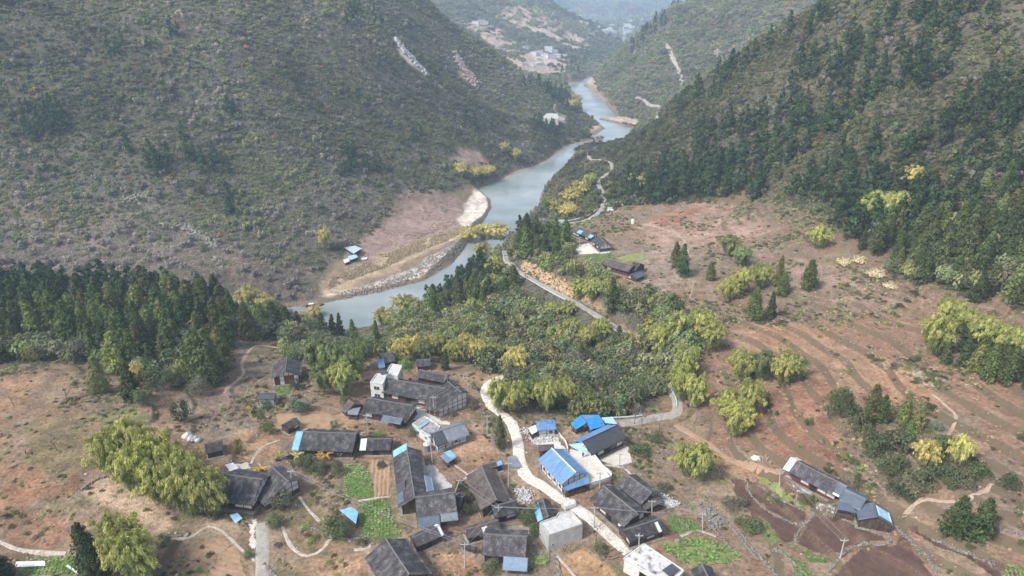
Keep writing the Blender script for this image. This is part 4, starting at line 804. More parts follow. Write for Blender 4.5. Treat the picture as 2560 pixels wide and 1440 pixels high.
def build_house(i):
    nm, r1, r2, e, he, st, lb = HOUSES[i]; H = HP[i]; opt = OPT.get(i, {}); rr = random.Random(i * 7 + 1)
    yaw = H['yaw'] + (math.pi if H['side'] < 0 else 0); zg = H['zg']
    H['fall'] = (H['hr'] - H['he']) / max(H['hw'], .5); hl, hr, he = H['hl'], H['hr'], H['he']; fr = H['hw']; bk = opt.get('back', fr)
    root = empty(nm, (*H['c'], zg), yaw, lb, 'shed' if 'barn' in nm or 'shed' in nm else ('outbuilding' if 'out' in nm else 'house')); H['root'] = root; H['yawL'] = yaw
    small = nm in ('small_barn', 'white_shed', 'blue_outbuilding', 'farm_shed'); ov = .5 if small else .95; og = .45 if small else .75
    bx = hl - og; fy = fr - ov; by = bk - ov if bk > 3 else bk - .3; k = H['fall']
    wallm = {'white': M_plaster, 'allwhite': M_plaster}.get(st, M_timber)
    b = MB()   # the body with its gable tops, a little under the roof
    ztop = lambda y: hr - k * abs(y) - .22
    pr = [(-by, -1.5), (fy, -1.5), (fy, ztop(fy)), (0, ztop(0)), (-by, ztop(by))]
    kk = len(b.V); b.V += [(-bx, y, z) for y, z in pr] + [(bx, y, z) for y, z in pr]
    b.F += [[kk + q for q in (0, 4, 3, 2, 1)], [kk + 5 + q for q in range(5)]] + [[kk + q, kk + (q + 1) % 5, kk + 5 + (q + 1) % 5, kk + 5 + q] for q in range(5)]
    b.build('wall', wallm, root)
    b = MB(); b.box(-bx - .5, bx + .5, -by - .3, fy + .75, -1.6, .22); b.build('plinth', M_stone if not small else M_mud, root)
    # timber frame, proud of the wall on the front and both gables
    f = MB(); zf = ztop(fy)
    nb = max(2, int(round(2 * bx / 2.3))); xs = [-bx + 2 * bx * q / nb for q in range(nb + 1)]
    for x in xs: f.box(x - .09, x + .09, fy, fy + .10, .22, zf)
    f.box(-bx, bx, fy + .012, fy + .07, zf - .35, zf - .2); f.box(-bx, bx, fy + .012, fy + .07, 1.02, 1.12)
    ng = max(2, int(round((fy + by) / 1.7))); ys = [-by + (fy + by) * q / ng for q in range(ng + 1)]
    for sx in (-1, 1):
        x0, x1 = (bx, bx + .09) if sx > 0 else (-bx - .09, -bx)
        for y in ys: f.box(x0, x1, y - .08, y + .08, .1, ztop(y) - .02)
        for zz in (min(he * .55, zf - .3), zf - .06): f.box(x0 + .008 * sx, x1 - .02 * sx if sx > 0 else x1 + .02, -by, fy, zz - .07, zz + .07)
    f.build('timber_frame', M_timber, root)
    # panels in the frame
    pw = {'plaster': .65, 'plaster_red': .8, 'white': .9, 'allwhite': 0, 'timber': .12, 'farm': .35}[st]
    if st != 'allwhite' and st != 'white':
        for q in range(nb):
            xa, xb = xs[q] + .12, xs[q + 1] - .12
            if xb - xa < .5: continue
            u = rr.random()
            if q == nb // 2 and not (nm == 'small_barn' and u < .6): p = MB(); p.box(xa + .2, xb - .2, fy + .01, fy + .05, .22, min(2.2, zf - .4)); p.build('door', M_dark if rr.random() < .6 else M_red, root)
            elif u < pw: p = MB(); p.box(xa, xb, fy + .01, fy + .045, 1.15, zf - .38); p.build('wall_panel', M_plaster if st != 'plaster_red' or rr.random() < .4 else M_red, root)
            elif u < .9:
                w = MB(); w.box(xa + .35, xb - .35, fy + .01, fy + .06, 1.2, min(2.15, zf - .45)); wo = w.build('window', M_timber, root); g = MB(); g.box(xa + .43, xb - .43, fy + .06, fy + .075, 1.28, min(2.07, zf - .53)); g.build('pane', M_glass, wo)
            if st in ('plaster_red', 'farm'): p = MB(); p.box(xa, xb, fy + .01, fy + .04, .24, 1.0); p.build('wall_panel', M_red, root)
    elif st == 'white' or st == 'allwhite':
        for q in range(nb):
            xm = (xs[q] + xs[q + 1]) / 2
            if rr.random() < .7 and zf > 1.9:
                w = MB(); w.box(xm - .5, xm + .5, fy + .01, fy + .08, .95, min(1.95, zf - .3)); wo = w.build('window', M_timber, root); g = MB(); g.box(xm - .42, xm + .42, fy + .08, fy + .09, 1.03, min(1.87, zf - .38)); g.build('pane', M_glass, wo)
    gp = {'plaster': 1, 'plaster_red': 1, 'white': 1, 'allwhite': 0, 'timber': .15, 'farm': .3}[st]
    zb = min(he * .55, zf - .3)
    for sx in (-1, 1):
        xo = bx + .02 if sx > 0 else -bx - .05
        for q in range(ng):
            ya, yb = ys[q] + .10, ys[q + 1] - .10
            if yb - ya < .4: continue
            if rr.random() < gp:
                za, zb2 = ztop(ya) - .12, ztop(yb) - .12; p = MB()
                if ztop(0) - .12 and ya < 0 < yb: pts = [(ya, zf + .02), (yb, zf + .02), (yb, zb2), (0, ztop(0) - .12), (ya, za)]
                else: pts = [(ya, zf + .02), (yb, zf + .02), (yb, max(zb2, zf + .05)), (ya, max(za, zf + .05))]
                n_ = len(pts); V = [(xo, y, z) for y, z in pts] + [(xo + .03, y, z) for y, z in pts]; p.V = V; p.F = [list(range(n_))[::-1], list(range(n_, 2 * n_))] + [[t, (t + 1) % n_, n_ + (t + 1) % n_, n_ + t] for t in range(n_)]
                p.build('gable_panel', M_plaster, root)
                if rr.random() < (.9 if st != 'plaster_red' else .0): p = MB(); p.box(xo, xo + .03, ya, yb, zb + .09, zf - .15); p.build('wall_panel', M_plaster, root)
            if st == 'plaster_red': p = MB(); p.box(xo, xo + .03, ya, yb, .3, zf - .15); p.build('wall_panel', M_red if q % 3 else M_plaster, root)
            elif st == 'farm': p = MB(); p.box(xo, xo + .03, ya, yb, .3, zb - .1); p.build('wall_panel', M_red, root)
    rm, tile, amp, ribs = ROOF_M.get(i, (TILES[rr.choice((0, 1, 2, 0))], True, .065, .30))
    rm2 = rm if not isinstance(rm, tuple) else rm[1]; rm1 = rm if not isinstance(rm, tuple) else rm[0]
    roof_slope(H, 1, rm1, fr, tile=tile, parent=root, amp=amp, ribs=ribs); roof_slope(H, -1, rm2, bk, tile=tile, parent=root, amp=amp, ribs=ribs)
    c = MB(); n_ = 9
    for q in range(n_):
        xa = -hl + 2 * hl * q / n_; xb = -hl + 2 * hl * (q + 1) / n_; sg = lambda x: -.12 * math.cos(x / hl * 1.5) if tile else 0
        c.hexa([(xa, -.16, hr - .05 + sg(xa)), (xb, -.16, hr - .05 + sg(xb)), (xb, .16, hr - .05 + sg(xb)), (xa, .16, hr - .05 + sg(xa)), (xa, -.09, hr + .17 + sg(xa)), (xb, -.09, hr + .17 + sg(xb)), (xb, .09, hr + .17 + sg(xb)), (xa, .09, hr + .17 + sg(xa))])
    c.build('ridge_cap', (M_ridge if tile else rm1) if i not in (24,) else M_plaster, root)
    return root
# roofs that are not plain tile: (material or (front, back), tile?, rib height, rib spacing)
ROOF_M.update({11: (M_greym, False, .03, .24), 24: ((M_blue, M_blue), False, .035, .5), 25: (M_blue, False, .03, .4), 26: ((noisy('dark_grey_felt', [(.055, .055, .062), (.08, .08, .088)], .6), M_blue), False, .02, .5),
  32: (M_slate, False, .03, .4), 33: (M_slate, False, .03, .4), 17: (TILES[3], True, .065, .3), 34: (TILES[3], True, .065, .3), 36: (TILES[3], True, .065, .3), 19: (TILES[3], True, .065, .3), 20: (TILES[3], True, .065, .3), 38: (M_slate, False, .03, .4), 7: (TILES[3], True, .06, .3),
  9: (TILES[0], True, .15, .56), 13: (TILES[1], True, .15, .56), 15: (TILES[1], True, .15, .56), 22: (TILES[1], True, .15, .56), 41: (TILES[2], True, .065, .3), 42: (M_dsheet, False, .02, .5)})
for i in range(len(HOUSES)): build_house(i)
def on_roof(i, side, s0, s1, t0, t1, m, name, label=None, cat=None, zoff=.14, ribs=.5, amp=.02, attach=False):
    """a sheet on (or hung from) roof i; s runs -1..1 along the ridge, t 0 at the ridge and 1 at the eave"""
    H = HP[i]; half = H['hw'] if side > 0 else OPT.get(i, {}).get('back', H['hw'])
    o = roof_slope(H, side, m, half, zoff=zoff, tile=False, s0=s0 * H['hl'], s1=s1 * H['hl'], t0=t0, t1=t1, name=name, thick=.04, ribs=ribs, amp=amp, parent=H['root'] if attach else None)
    if not attach:
        o.location = H['root'].location; o.rotation_euler = H['root'].rotation_euler; o['label'] = label; o['category'] = cat or 'sheet'
    return o
# --- sheets, tarpaulins and awnings (x direction of each house: see the sign of s)

def sheet(i, side, s0, s1, t0, t1, m, label=None, cat='sheet', nm='metal_sheet', **kw):
    if HP[i]['side'] < 0: s0, s1 = -s1, -s0
    return on_roof(i, side, s0, s1, t0, t1, m, nm, label, cat, **kw)
sheet(4, 1, -1.35, -.45, .55, 1.5, M_blue, 'blue sheet on the left side of the dark house at the village edge')
sheet(9, 1, -1.24, -.97, .02, 1.05, M_tarp, 'light blue tarpaulin over the left end of the long ribbed tile roof', 'tarpaulin', 'tarpaulin')
sheet(10, 1, -1.02, -.60, 0, 1.03, M_white, 'pale metal sheet on the left end of the low shed above the ribbed garden')
sheet(11, 1, -1.02, -.36, .03, 1.02, M_dsheet, 'large dark sheet laid on the left end of the corrugated grey roof')
sheet(12, 1, -1.12, -.86, 0, .95, M_tarp, 'light blue tarpaulin at the upper end of the very long grey roof', 'tarpaulin', 'tarpaulin')
sheet(12, 1, .22, .56, .45, 1.0, M_dsheet, 'dark sheet patch on the left slope of the very long grey roof'); sheet(12, 1, .57, .90, .62, 1.03, M_slate, 'slate grey sheet low on the left slope of the very long grey roof')
sheet(12, -1, .05, .72, .80, 1.28, M_bgrey, 'blue grey sheet along the courtyard edge of the very long grey roof')
sheet(13, 1, -1.0, .12, .99, 1.52, M_slate, nm='awning', attach=True); sheet(13, 1, .14, 1.0, .97, 1.36, M_greym, nm='awning', attach=True)
sheet(6, 1, -.05, .82, .98, 1.42, M_slate, nm='awning', attach=True)
sheet(15, 1, .80, 1.04, -.1, 1.05, M_white, 'white sheet on the right end of the narrow tiled shed')
sheet(15, -1, .80, 1.04, .0, .7, M_white, 'white sheet folded over the back of the narrow tiled shed')
sheet(19, 1, .35, .95, .1, 1.0, M_tarp, 'light blue sheet on the low dark shed behind the brown tiled house')
sheet(22, 1, .0, 1.10, 1.0, 1.62, M_bgrey, nm='awning', attach=True)
sheet(23, -1, -.7, 1.0, .62, 1.35, M_tarp, 'light blue tarpaulin on the small dark house behind the bare block house', 'tarpaulin', 'tarpaulin')
sheet(29, 1, .60, .80, .2, 1.02, M_white, 'pale sheet near the right end of the black roofed low shed')
sheet(31, 1, -1.26, -.99, 0, 1.0, M_white, 'white sheet at the left end of the long dark farmhouse roof'); sheet(31, -1, -1.26, -.99, 0, 1.0, M_white, 'white rear sheet at the left end of the long dark farmhouse roof')
sheet(31, 1, .78, 1.12, 0, 1.0, M_slate, nm='roof_sheet', attach=True); sheet(31, 1, .80, 1.05, .86, 1.0, M_white, 'narrow white strip on the slate sheet of the long farmhouse', zoff=.22)
sheet(33, -1, -.75, .7, .10, .95, M_lblue, 'pale blue translucent sheets on the open shed at the right end of the farmhouse')
sheet(34, 1, -.35, .12, .45, 1.0, M_tarp, 'light blue sheet on the left slope of the upper farmhouse'); sheet(34, 1, .96, 1.35, .5, 1.05, M_tarp, 'blue sheet in the gap between the two upper farmhouse roofs')
sheet(25, 1, .1, .7, -.05, .3, M_bblue, 'brighter blue sheet on the ridge of the small white outbuilding')
sheet(20, 1, -.1, .25, .3, .95, M_white, 'three pale strips on the narrow brown diagonal shed')

M_pb = noisy('faded_blue_sheet', [(.38, .46, .50), (.52, .60, .63)], .8)
def zmid(px): a = [hit(u, v)[2] for u, v in px]; return sum(a) / len(a)
def canopy(px, hs, m, label, cat='canopy', nm='canopy_shed', posts=True, ribs=.45, drop=None):
    """a single sheet roof on posts: corner pixels in ring order with their heights above the ground"""
    um = sum(p[0] for p in px) / 4; vm = sum(p[1] for p in px) / 4; zg = hit(um, vm, sum(hs) / 4)[2]
    W = [at_z(u, v, zg + h) for (u, v), h in zip(px, hs)]; cx = sum(w[0] for w in W) / 4; cy = sum(w[1] for w in W) / 4
    root = empty(nm, (cx, cy, zg), 0, label, cat); P = [np.array([w[0] - cx, w[1] - cy, w[2] - zg]) for w in W]
    # corrugated sheet between the edges 0-1 and 3-2
    L_ = np.linalg.norm(P[1] - P[0]); nx = max(4, int(L_ / (ribs / 2))); ny = 4
    s = np.linspace(0, 1, nx)[:, None, None]; t = np.linspace(0, 1, ny)[None, :, None]
    G = (P[0] * (1 - s) + P[1] * s) * (1 - t) + (P[3] * (1 - s) + P[2] * s) * t; G[..., 2] += .03 * (np.arange(nx)[:, None] % 2)
    n = nx * ny; V = np.concatenate([G.reshape(-1, 3), G.reshape(-1, 3) - [0, 0, .06]]); i, j = np.meshgrid(np.arange(nx - 1), np.arange(ny - 1), indexing='ij'); a = (i * ny + j).ravel()
    F1 = np.stack([a, a + ny, a + ny + 1, a + 1], 1); nz = np.cross(P[1] - P[0], P[3] - P[0])[2]
    if nz < 0: F1 = F1[:, ::-1]
    me = bpy.data.meshes.new('roof_sheet'); setmesh(me, V, np.concatenate([F1, F1[:, ::-1] + n]), 4); me.materials.append(m); link(bpy.data.objects.new('roof_sheet', me), parent=root)
    if posts:
        for q in P:
            o = q * .9; b = MB(); b.bar((o[0], o[1], -1.2), (o[0], o[1], q[2] - .08), .08); b.build('post', M_timber, root)
        b = MB(); c = [q * .88 for q in P]
        for q in range(4): u_, w_ = c[q], c[(q + 1) % 4]; b.bar((u_[0], u_[1], u_[2] - .12), (w_[0], w_[1], w_[2] - .12), .06, 4)
        b.build('rafter_frame', M_timber, root)
        b = MB(); c = [q * .8 for q in P]; b.hexa([(c[q][0], c[q][1], -1.2) for q in range(4)] + [(c[q][0], c[q][1], min(P[q][2] * .45, 1.4)) for q in range(4)] if nz > 0 else [(c[q][0], c[q][1], -1.2) for q in (3, 2, 1, 0)] + [(c[q][0], c[q][1], min(P[q][2] * .45, 1.4)) for q in (3, 2, 1, 0)]); b.build('stored_timber', M_timber, root)
    return root
canopy([(1100,1140),(1125,1126),(1142,1143),(1118,1158)], [2.6,2.6,2.1,2.1], M_bgrey, 'small lean roof of grey and pale blue sheets on the brown plot above the courtyard')
canopy([(1110,1131),(1126,1125),(1141,1142),(1127,1146)], [2.75,2.7,2.25,2.3], M_tarp, 'light blue sheet half covering the small grey lean roof', posts=False, nm='tarpaulin', cat='tarpaulin')
canopy([(1451,1038),(1427,1059),(1440,1074),(1467,1057)], [3.6,3.0,2.3,3.2], M_bblue, 'left one of the two bright blue open shed roofs')
canopy([(1465,1048),(1497,1037),(1513,1064),(1476,1075)], [3.9,3.9,2.5,2.5], M_bblue, 'right one of the two bright blue open shed roofs')
canopy([(1452,1037),(1498,1037),(1495,1042),(1462,1049)], [3.3,3.5,3.9,3.6], M_blue, 'darker blue rear strip behind the two bright blue shed roofs', posts=False)
canopy([(1503,1044),(1531,1042),(1543,1060),(1514,1058)], [3.2,3.2,2.6,2.6], M_lblue, 'pale blue awning right of the bright blue sheds')
canopy([(1421,1112),(1462,1105),(1487,1122),(1468,1138)], [3.6,3.9,2.6,2.5], M_lblue, 'pale grey blue low roof against the left end of the dark roofed house', 'lean-to', 'lean_to')
canopy([(1406,1219),(1469,1189),(1475,1208),(1412,1228)], [3.3,3.3,2.6,2.6], M_blue, 'blue front awning under the gable of the big blue roof', 'awning', 'awning')
canopy([(848,1275),(878,1267),(896,1279),(890,1309)], [3.0,3.0,2.5,2.2], M_tarp, 'small shelter under light blue sheets beside the round tree and cabbage plot')
canopy([(1064,1003),(1112,1012),(1098,1034),(1062,1022)], [2.7,2.7,1.9,1.9], TILES[3], 'low dark lean-to roof below the right wing of the long house', 'lean-to', 'lean_to')
canopy([(1108,1002),(1126,1009),(1122,1016),(1105,1008)], [3.0,3.0,2.8,2.8], M_tarp, 'small pale blue sheet under the corner of the right wing', posts=False, nm='tarpaulin', cat='tarpaulin')
canopy([(872,1022),(902,1018),(893,1038),(868,1036)], [2.4,2.6,2.1,2.1], M_greym, 'flat grey sheet lean-to at the left end of the house with the pale gable', 'lean-to', 'lean_to')
canopy([(1601,1258),(1634,1233),(1664,1254),(1612,1276)], [3.0,3.2,2.4,2.3], TILES[3], 'dark tiled front lean-to of the right parallel house', 'lean-to', 'lean_to')
canopy([(2100,1252),(2128,1260),(2142,1283),(2086,1272)], [3.3,3.3,2.7,2.7], M_slate, 'low slate grey front roof over the pale timber panels of the right hand farmhouse', 'lean-to', 'lean_to')
canopy([(2186,1294),(2196,1290),(2210,1306),(2196,1312)], [2.4,2.4,2.2,2.2], M_slate, 'tiny white walled hut with slate roof at the far right end of the farmhouse')
canopy([(1345,1112),(1384,1110),(1386,1122),(1348,1130)], [2.6,2.6,2.2,2.2], TILES[3], 'black low roof wedged between upper terrace and big blue roof')
canopy([(1320,1070),(1339,1062),(1344,1078),(1330,1086)], [2.6,2.6,2.3,2.3], M_white, 'small white lean-to at the left end of the blue outbuilding', 'lean-to', 'lean_to')
canopy([(860,619),(888,614),(905,621),(884,634)], [2.8,2.8,2.6,2.6], M_pb, 'pale blue sheet shelter by the ploughed field across the river, upper one')
canopy([(869,641),(890,635),(895,643),(876,650)], [2.3,2.3,2.1,2.1], M_lblue, 'small blue sheet shelter across the river, lower middle one')
canopy([(858,650),(872,645),(874,653),(862,658)], [2.0,2.0,1.7,1.7], M_white, 'tiny white topped shelter at the edge of the scrub across the river')
canopy([(904,645),(918,643),(917,648),(903,649)], [.7,.7,.6,.6], M_white, 'white sheet lying at the edge of the ploughed field across the river', posts=False, nm='plastic_sheet', cat='sheet')
canopy([(40,1404),(112,1402),(113,1414),(38,1418)], [.5,.5,.4,.4], M_white, 'long white plastic sheet over the vegetable bed at bottom left', posts=False, nm='plastic_sheet', cat='sheet')
canopy([(165,1415),(170,1412),(198,1431),(194,1434)], [.5,.5,.4,.4], M_white, 'narrow white plastic strip across the vegetable bed at bottom left', posts=False, nm='plastic_sheet', cat='sheet')
canopy([(563,1162),(582,1156),(597,1170),(575,1178)], [1.2,1.2,.7,.7], M_white, 'crumpled white plastic cover behind the large house by the bamboo grove', posts=False, nm='plastic_sheet', cat='sheet')
canopy([(574,1288),(594,1282),(606,1296),(588,1308)], [1.5,1.4,.8,.8], M_lblue, 'grey blue plastic cover on a heap before the large house by the bamboo', posts=False, nm='plastic_sheet', cat='sheet')
canopy([(1268,1142),(1287,1138),(1306,1168),(1276,1170)], [.7,.7,.5,.5], M_greym, 'grey sheet over a heap beside the bend of the white village road', posts=False, nm='plastic_sheet', cat='sheet')

# ---- buildings with flat roofs
def block(nm, px, h, wallm, label, cat='house', parapet=.35, roofm=M_roofslab, wins=(), oh=0.0, skip=()):
    um = sum(p[0] for p in px) / len(px); vm = sum(p[1] for p in px) / len(px); zg = hit(um, vm, h)[2]
    W = [at_z(u, v, zg + h) for u, v in px]; n = len(W); cx = sum(w[0] for w in W) / n; cy = sum(w[1] for w in W) / n
    P = [(w[0] - cx, w[1] - cy) for w in W]; area = sum(P[i][0] * P[(i + 1) % n][1] - P[(i + 1) % n][0] * P[i][1] for i in range(n))
    if area < 0: P = P[::-1]
    root = empty(nm, (cx, cy, zg), 0, label, cat)
    b = MB(); b.prism(P, -2, h - .18); b.build('wall', wallm, root)
    s = 1 + oh; b = MB(); b.prism([(x * s, y * s) for x, y in P], h - .178, h); b.build('roof_slab', roofm, root)
    if parapet:
        b = MB()
        for q in range(n):
            if q in skip: continue
            a_, c_ = np.array(P[q]) * s, np.array(P[(q + 1) % n]) * s; d = (c_ - a_) / np.linalg.norm(c_ - a_); nn = np.array([-d[1], d[0]]) * .2
            b.hexa([(*a_, h + .002), (*c_, h + .002), (*(c_ + nn), h + .002), (*(a_ + nn), h + .002), (*a_, h + parapet), (*c_, h + parapet), (*(c_ + nn), h + parapet), (*(a_ + nn), h + parapet)])
        b.build('parapet', M_plaster if wallm is not M_conc else M_conc, root)
    for (q, f, z0, w, hh, kind) in wins:
        a_, c_ = np.array(P[q]), np.array(P[(q + 1) % n]); L_ = np.linalg.norm(c_ - a_); d = (c_ - a_) / L_; o_ = np.array([d[1], -d[0]]); m0 = a_ + d * L_ * f
        def slab(hw, za, zb, d0, d1): 
            p, r = m0 - d * hw, m0 + d * hw; bb = MB(); bb.hexa([(*(p + o_ * d0), za), (*(p + o_ * d1), za), (*(r + o_ * d1), za), (*(r + o_ * d0), za), (*(p + o_ * d0), zb), (*(p + o_ * d1), zb), (*(r + o_ * d1), zb), (*(r + o_ * d0), zb)]); return bb
        if kind == 'window':
            wo = slab(w / 2, z0, z0 + hh, .004, .07).build('window', M_plaster, root)
            for sx in (-1, 1):
                p = m0; bb = MB(); x0, x1 = (.04, w / 2 - .07) if sx > 0 else (-w / 2 + .07, -.04)
                A, B = m0 + d * x0, m0 + d * x1; bb.hexa([(*(A + o_ * .071), z0 + .08), (*(A + o_ * .085), z0 + .08), (*(B + o_ * .085), z0 + .08), (*(B + o_ * .071), z0 + .08), (*(A + o_ * .071), z0 + hh - .08), (*(A + o_ * .085), z0 + hh - .08), (*(B + o_ * .085), z0 + hh - .08), (*(B + o_ * .071), z0 + hh - .08)]); bb.build('pane', M_glass, wo)
        else: slab(w / 2, z0, z0 + hh, .004, .05).build('door', M_dark, root)
    return root, P, zg
def wallist(zs, qs, fs=(.3, .7), w=1.5, h=1.4): return [(q, f, z, w, h, 'window') for q in qs for z in zs for f in fs]
block('white_house', [(925,957),(957,962),(970,934),(941,936)], 6.2, M_plaster, 'white two storey flat roofed house block nearest the bamboo, with paired windows', wins=wallist((1.0, 3.9), (0, 1, 2, 3), (.5,), 2.0, 1.4))
block('white_house', [(963,937),(978,911),(1006,915),(994,942)], 6.6, M_plaster, 'white flat roofed block with a large pale terrace roof behind the two storey house', wins=wallist((1.0, 3.9), (0, 1, 2, 3), (.3, .7), 1.4, 1.4))
canopy([(948,930),(965,924),(973,933),(955,938)], [8.6,8.6,8.4,8.4], M_dsheet, 'small dark roof over the stair head of the white two storey house', posts=False, nm='stair_roof', cat='roof')
block('broken_roof_house', [(1030,1060),(1062,1041),(1102,1067),(1076,1094)], 3.0, M_plaster, 'low white walled house with broken flat grey roof and blue sheet strip', parapet=.2, roofm=noisy('patched_slab', [(.16, .14, .13), (.32, .30, .29), (.45, .43, .41)], .8), wins=wallist((1.2,), (0, 1, 2, 3), (.35, .75), .9, 1.0))
canopy([(1042,1070),(1068,1052),(1073,1055),(1047,1074)], [3.5,3.5,3.4,3.4], M_tarp, 'pale blue strip laid across the broken flat roof', posts=False, nm='metal_sheet', cat='sheet')
canopy([(1064,1088),(1086,1076),(1092,1081),(1070,1094)], [3.4,3.4,3.2,3.2], M_lblue, 'pale blue sheet along the lower edge of the broken flat roof', posts=False, nm='metal_sheet', cat='sheet')
block('block_house', [(1349,1307),(1390,1293),(1396,1283),(1427,1278),(1457,1311),(1372,1340)], 4.7, M_conc, 'bare grey block house with stepped flat roof beside the white road', parapet=.3, wins=[(0, .12, 1.2, .5, .9, 'window'), (5, .12, 1.2, .5, .9, 'window'), (4, .3, 2.8, .12, 1.0, 'door'), (4, .42, -.5, .2, 2.2, 'door')])
M_stain = noisy('stained_slab', [(.60, .58, .55), (.58, .56, .53), (.09, .085, .08)], .55, detail=3, mul=(.85, 1.1))
block('flat_roof_house', [(1561,1396),(1611,1361),(1708,1426),(1672,1462)], 3.7, M_plaster, 'flat roofed pale house with dark stained roof at the lower end of the white road', parapet=.12, roofm=M_stain, oh=.05, wins=[(q, .5, .3, 3.2, 2.3, 'door') for q in (0, 1, 2, 3)])
canopy([(1655,1425),(1680,1408),(1700,1424),(1675,1442)], [4.1,4.1,4.0,4.0], M_dsheet, 'dark glazed skylight on the stained flat roof', posts=False, nm='skylight', cat='skylight')
block('white_farm_building', [(1353,297),(1366,284),(1394,285),(1396,297)], 6, M_plaster, 'white flat building on a cleared ledge above the far river bend', wins=wallist((1.5,), (0, 1, 2, 3), (.3, .7), 4, 2))
# the walled terrace beside the big blue roof, and the upper terrace
def wall_line(nm, px, h, th, m, label, cat, base=-1.0, hz=0.0, zfix=None):
    W = [hit(u, v)[:2] if zfix is None else at_z(u, v, zfix)[:2] for u, v in px]; W = smooth_path(W, .8) if len(px) > 2 else np.array(W); b = MB(); z = tz(W[:, 0], W[:, 1]) + hz if zfix is None else np.full(len(W), zfix)
    t = np.gradient(W, axis=0); t /= np.hypot(t[:, 0], t[:, 1])[:, None] + 1e-9; n_ = np.stack([-t[:, 1], t[:, 0]], 1) * th / 2; c = (W.mean(0)[0], W.mean(0)[1], float(z.mean()))
    for k in range(len(W) - 1):
        p = [(W[k] - n_[k]), (W[k + 1] - n_[k + 1]), (W[k + 1] + n_[k + 1]), (W[k] + n_[k])]; zz = [z[k], z[k + 1], z[k + 1], z[k]]
        b.hexa([(q[0] - c[0], q[1] - c[1], a_ + base - c[2]) for q, a_ in zip(p, zz)] + [(q[0] - c[0], q[1] - c[1], a_ + h - c[2]) for q, a_ in zip(p, zz)])
    o = b.build(nm, m, None, location=None) if False else b.build(nm, m); o.location = c
    if label: o['label'] = label; o['category'] = cat
    else: o['kind'] = 'structure'
    return o
zt = hit(1470, 1180)[2]
_tp = [at_z(u, v, zt + 1.5)[:2] for u, v in [(1424,1130),(1458,1137),(1482,1140),(1528,1194),(1476,1212),(1452,1190)]]
b = MB(); b.prism([tuple(p) for p in _tp], zt - 3, zt + 1.5); o = b.build('terrace', M_yardb); o['kind'] = 'structure'
wall_line('parapet_wall', [(1424,1130),(1458,1137),(1482,1140),(1505,1167),(1528,1194),(1476,1212)], .9, .22, M_plaster, 'white parapet wall round the pale terrace beside the big blue roof', 'wall', base=-.2, zfix=zt + 1.5)
wall_line('parapet_wall', [(1390,1076),(1404,1096),(1414,1108),(1420,1128)], .9, .22, M_plaster, 'curving white parapet of the upper terrace below the small outbuilding', 'wall')

# ---- dry stone walls
def rubble(nm, px, w, h, n, label, cat='stone wall', m=M_stone, size=.15, seed=0):
    W = smooth_path([hit(u, v)[:2] for u, v in px], .5); rr = np.random.default_rng(seed + 5); c = W.mean(0); cz = float(tz(c[0], c[1])); k = len(W); V = []; F_ = []
    for q in range(n):
        p = W[rr.integers(0, k)] + rr.normal(0, w / 2.6, 2); s = size * rr.uniform(.5, 1.5, 3) * [1, 1, .75]; z = float(tz(p[0], p[1])) + rr.uniform(0, h) ; a = rr.uniform(0, 6.3); ca, sa = math.cos(a), math.sin(a); k0 = len(V)
        for sx, sy, sz in ((-1, -1, -1), (1, -1, -1), (1, 1, -1), (-1, 1, -1), (-.8, -.8, 1), (.8, -.8, 1), (.8, .8, 1), (-.8, .8, 1)):
            x, y = sx * s[0] * rr.uniform(.8, 1.15), sy * s[1] * rr.uniform(.8, 1.15); V.append((p[0] + x * ca - y * sa - c[0], p[1] + x * sa + y * ca - c[1], z + sz * s[2] * rr.uniform(.7, 1.1) - cz))
        for f in ((3, 2, 1, 0), (4, 5, 6, 7), (0, 1, 5, 4), (1, 2, 6, 5), (2, 3, 7, 6), (3, 0, 4, 7)): F_.append([k0 + i for i in f])
    me = bpy.data.meshes.new(nm); setmesh(me, V, F_, 4); me.materials.append(m); o = link(bpy.data.objects.new(nm, me), label, cat); o.location = (c[0], c[1], cz); return o
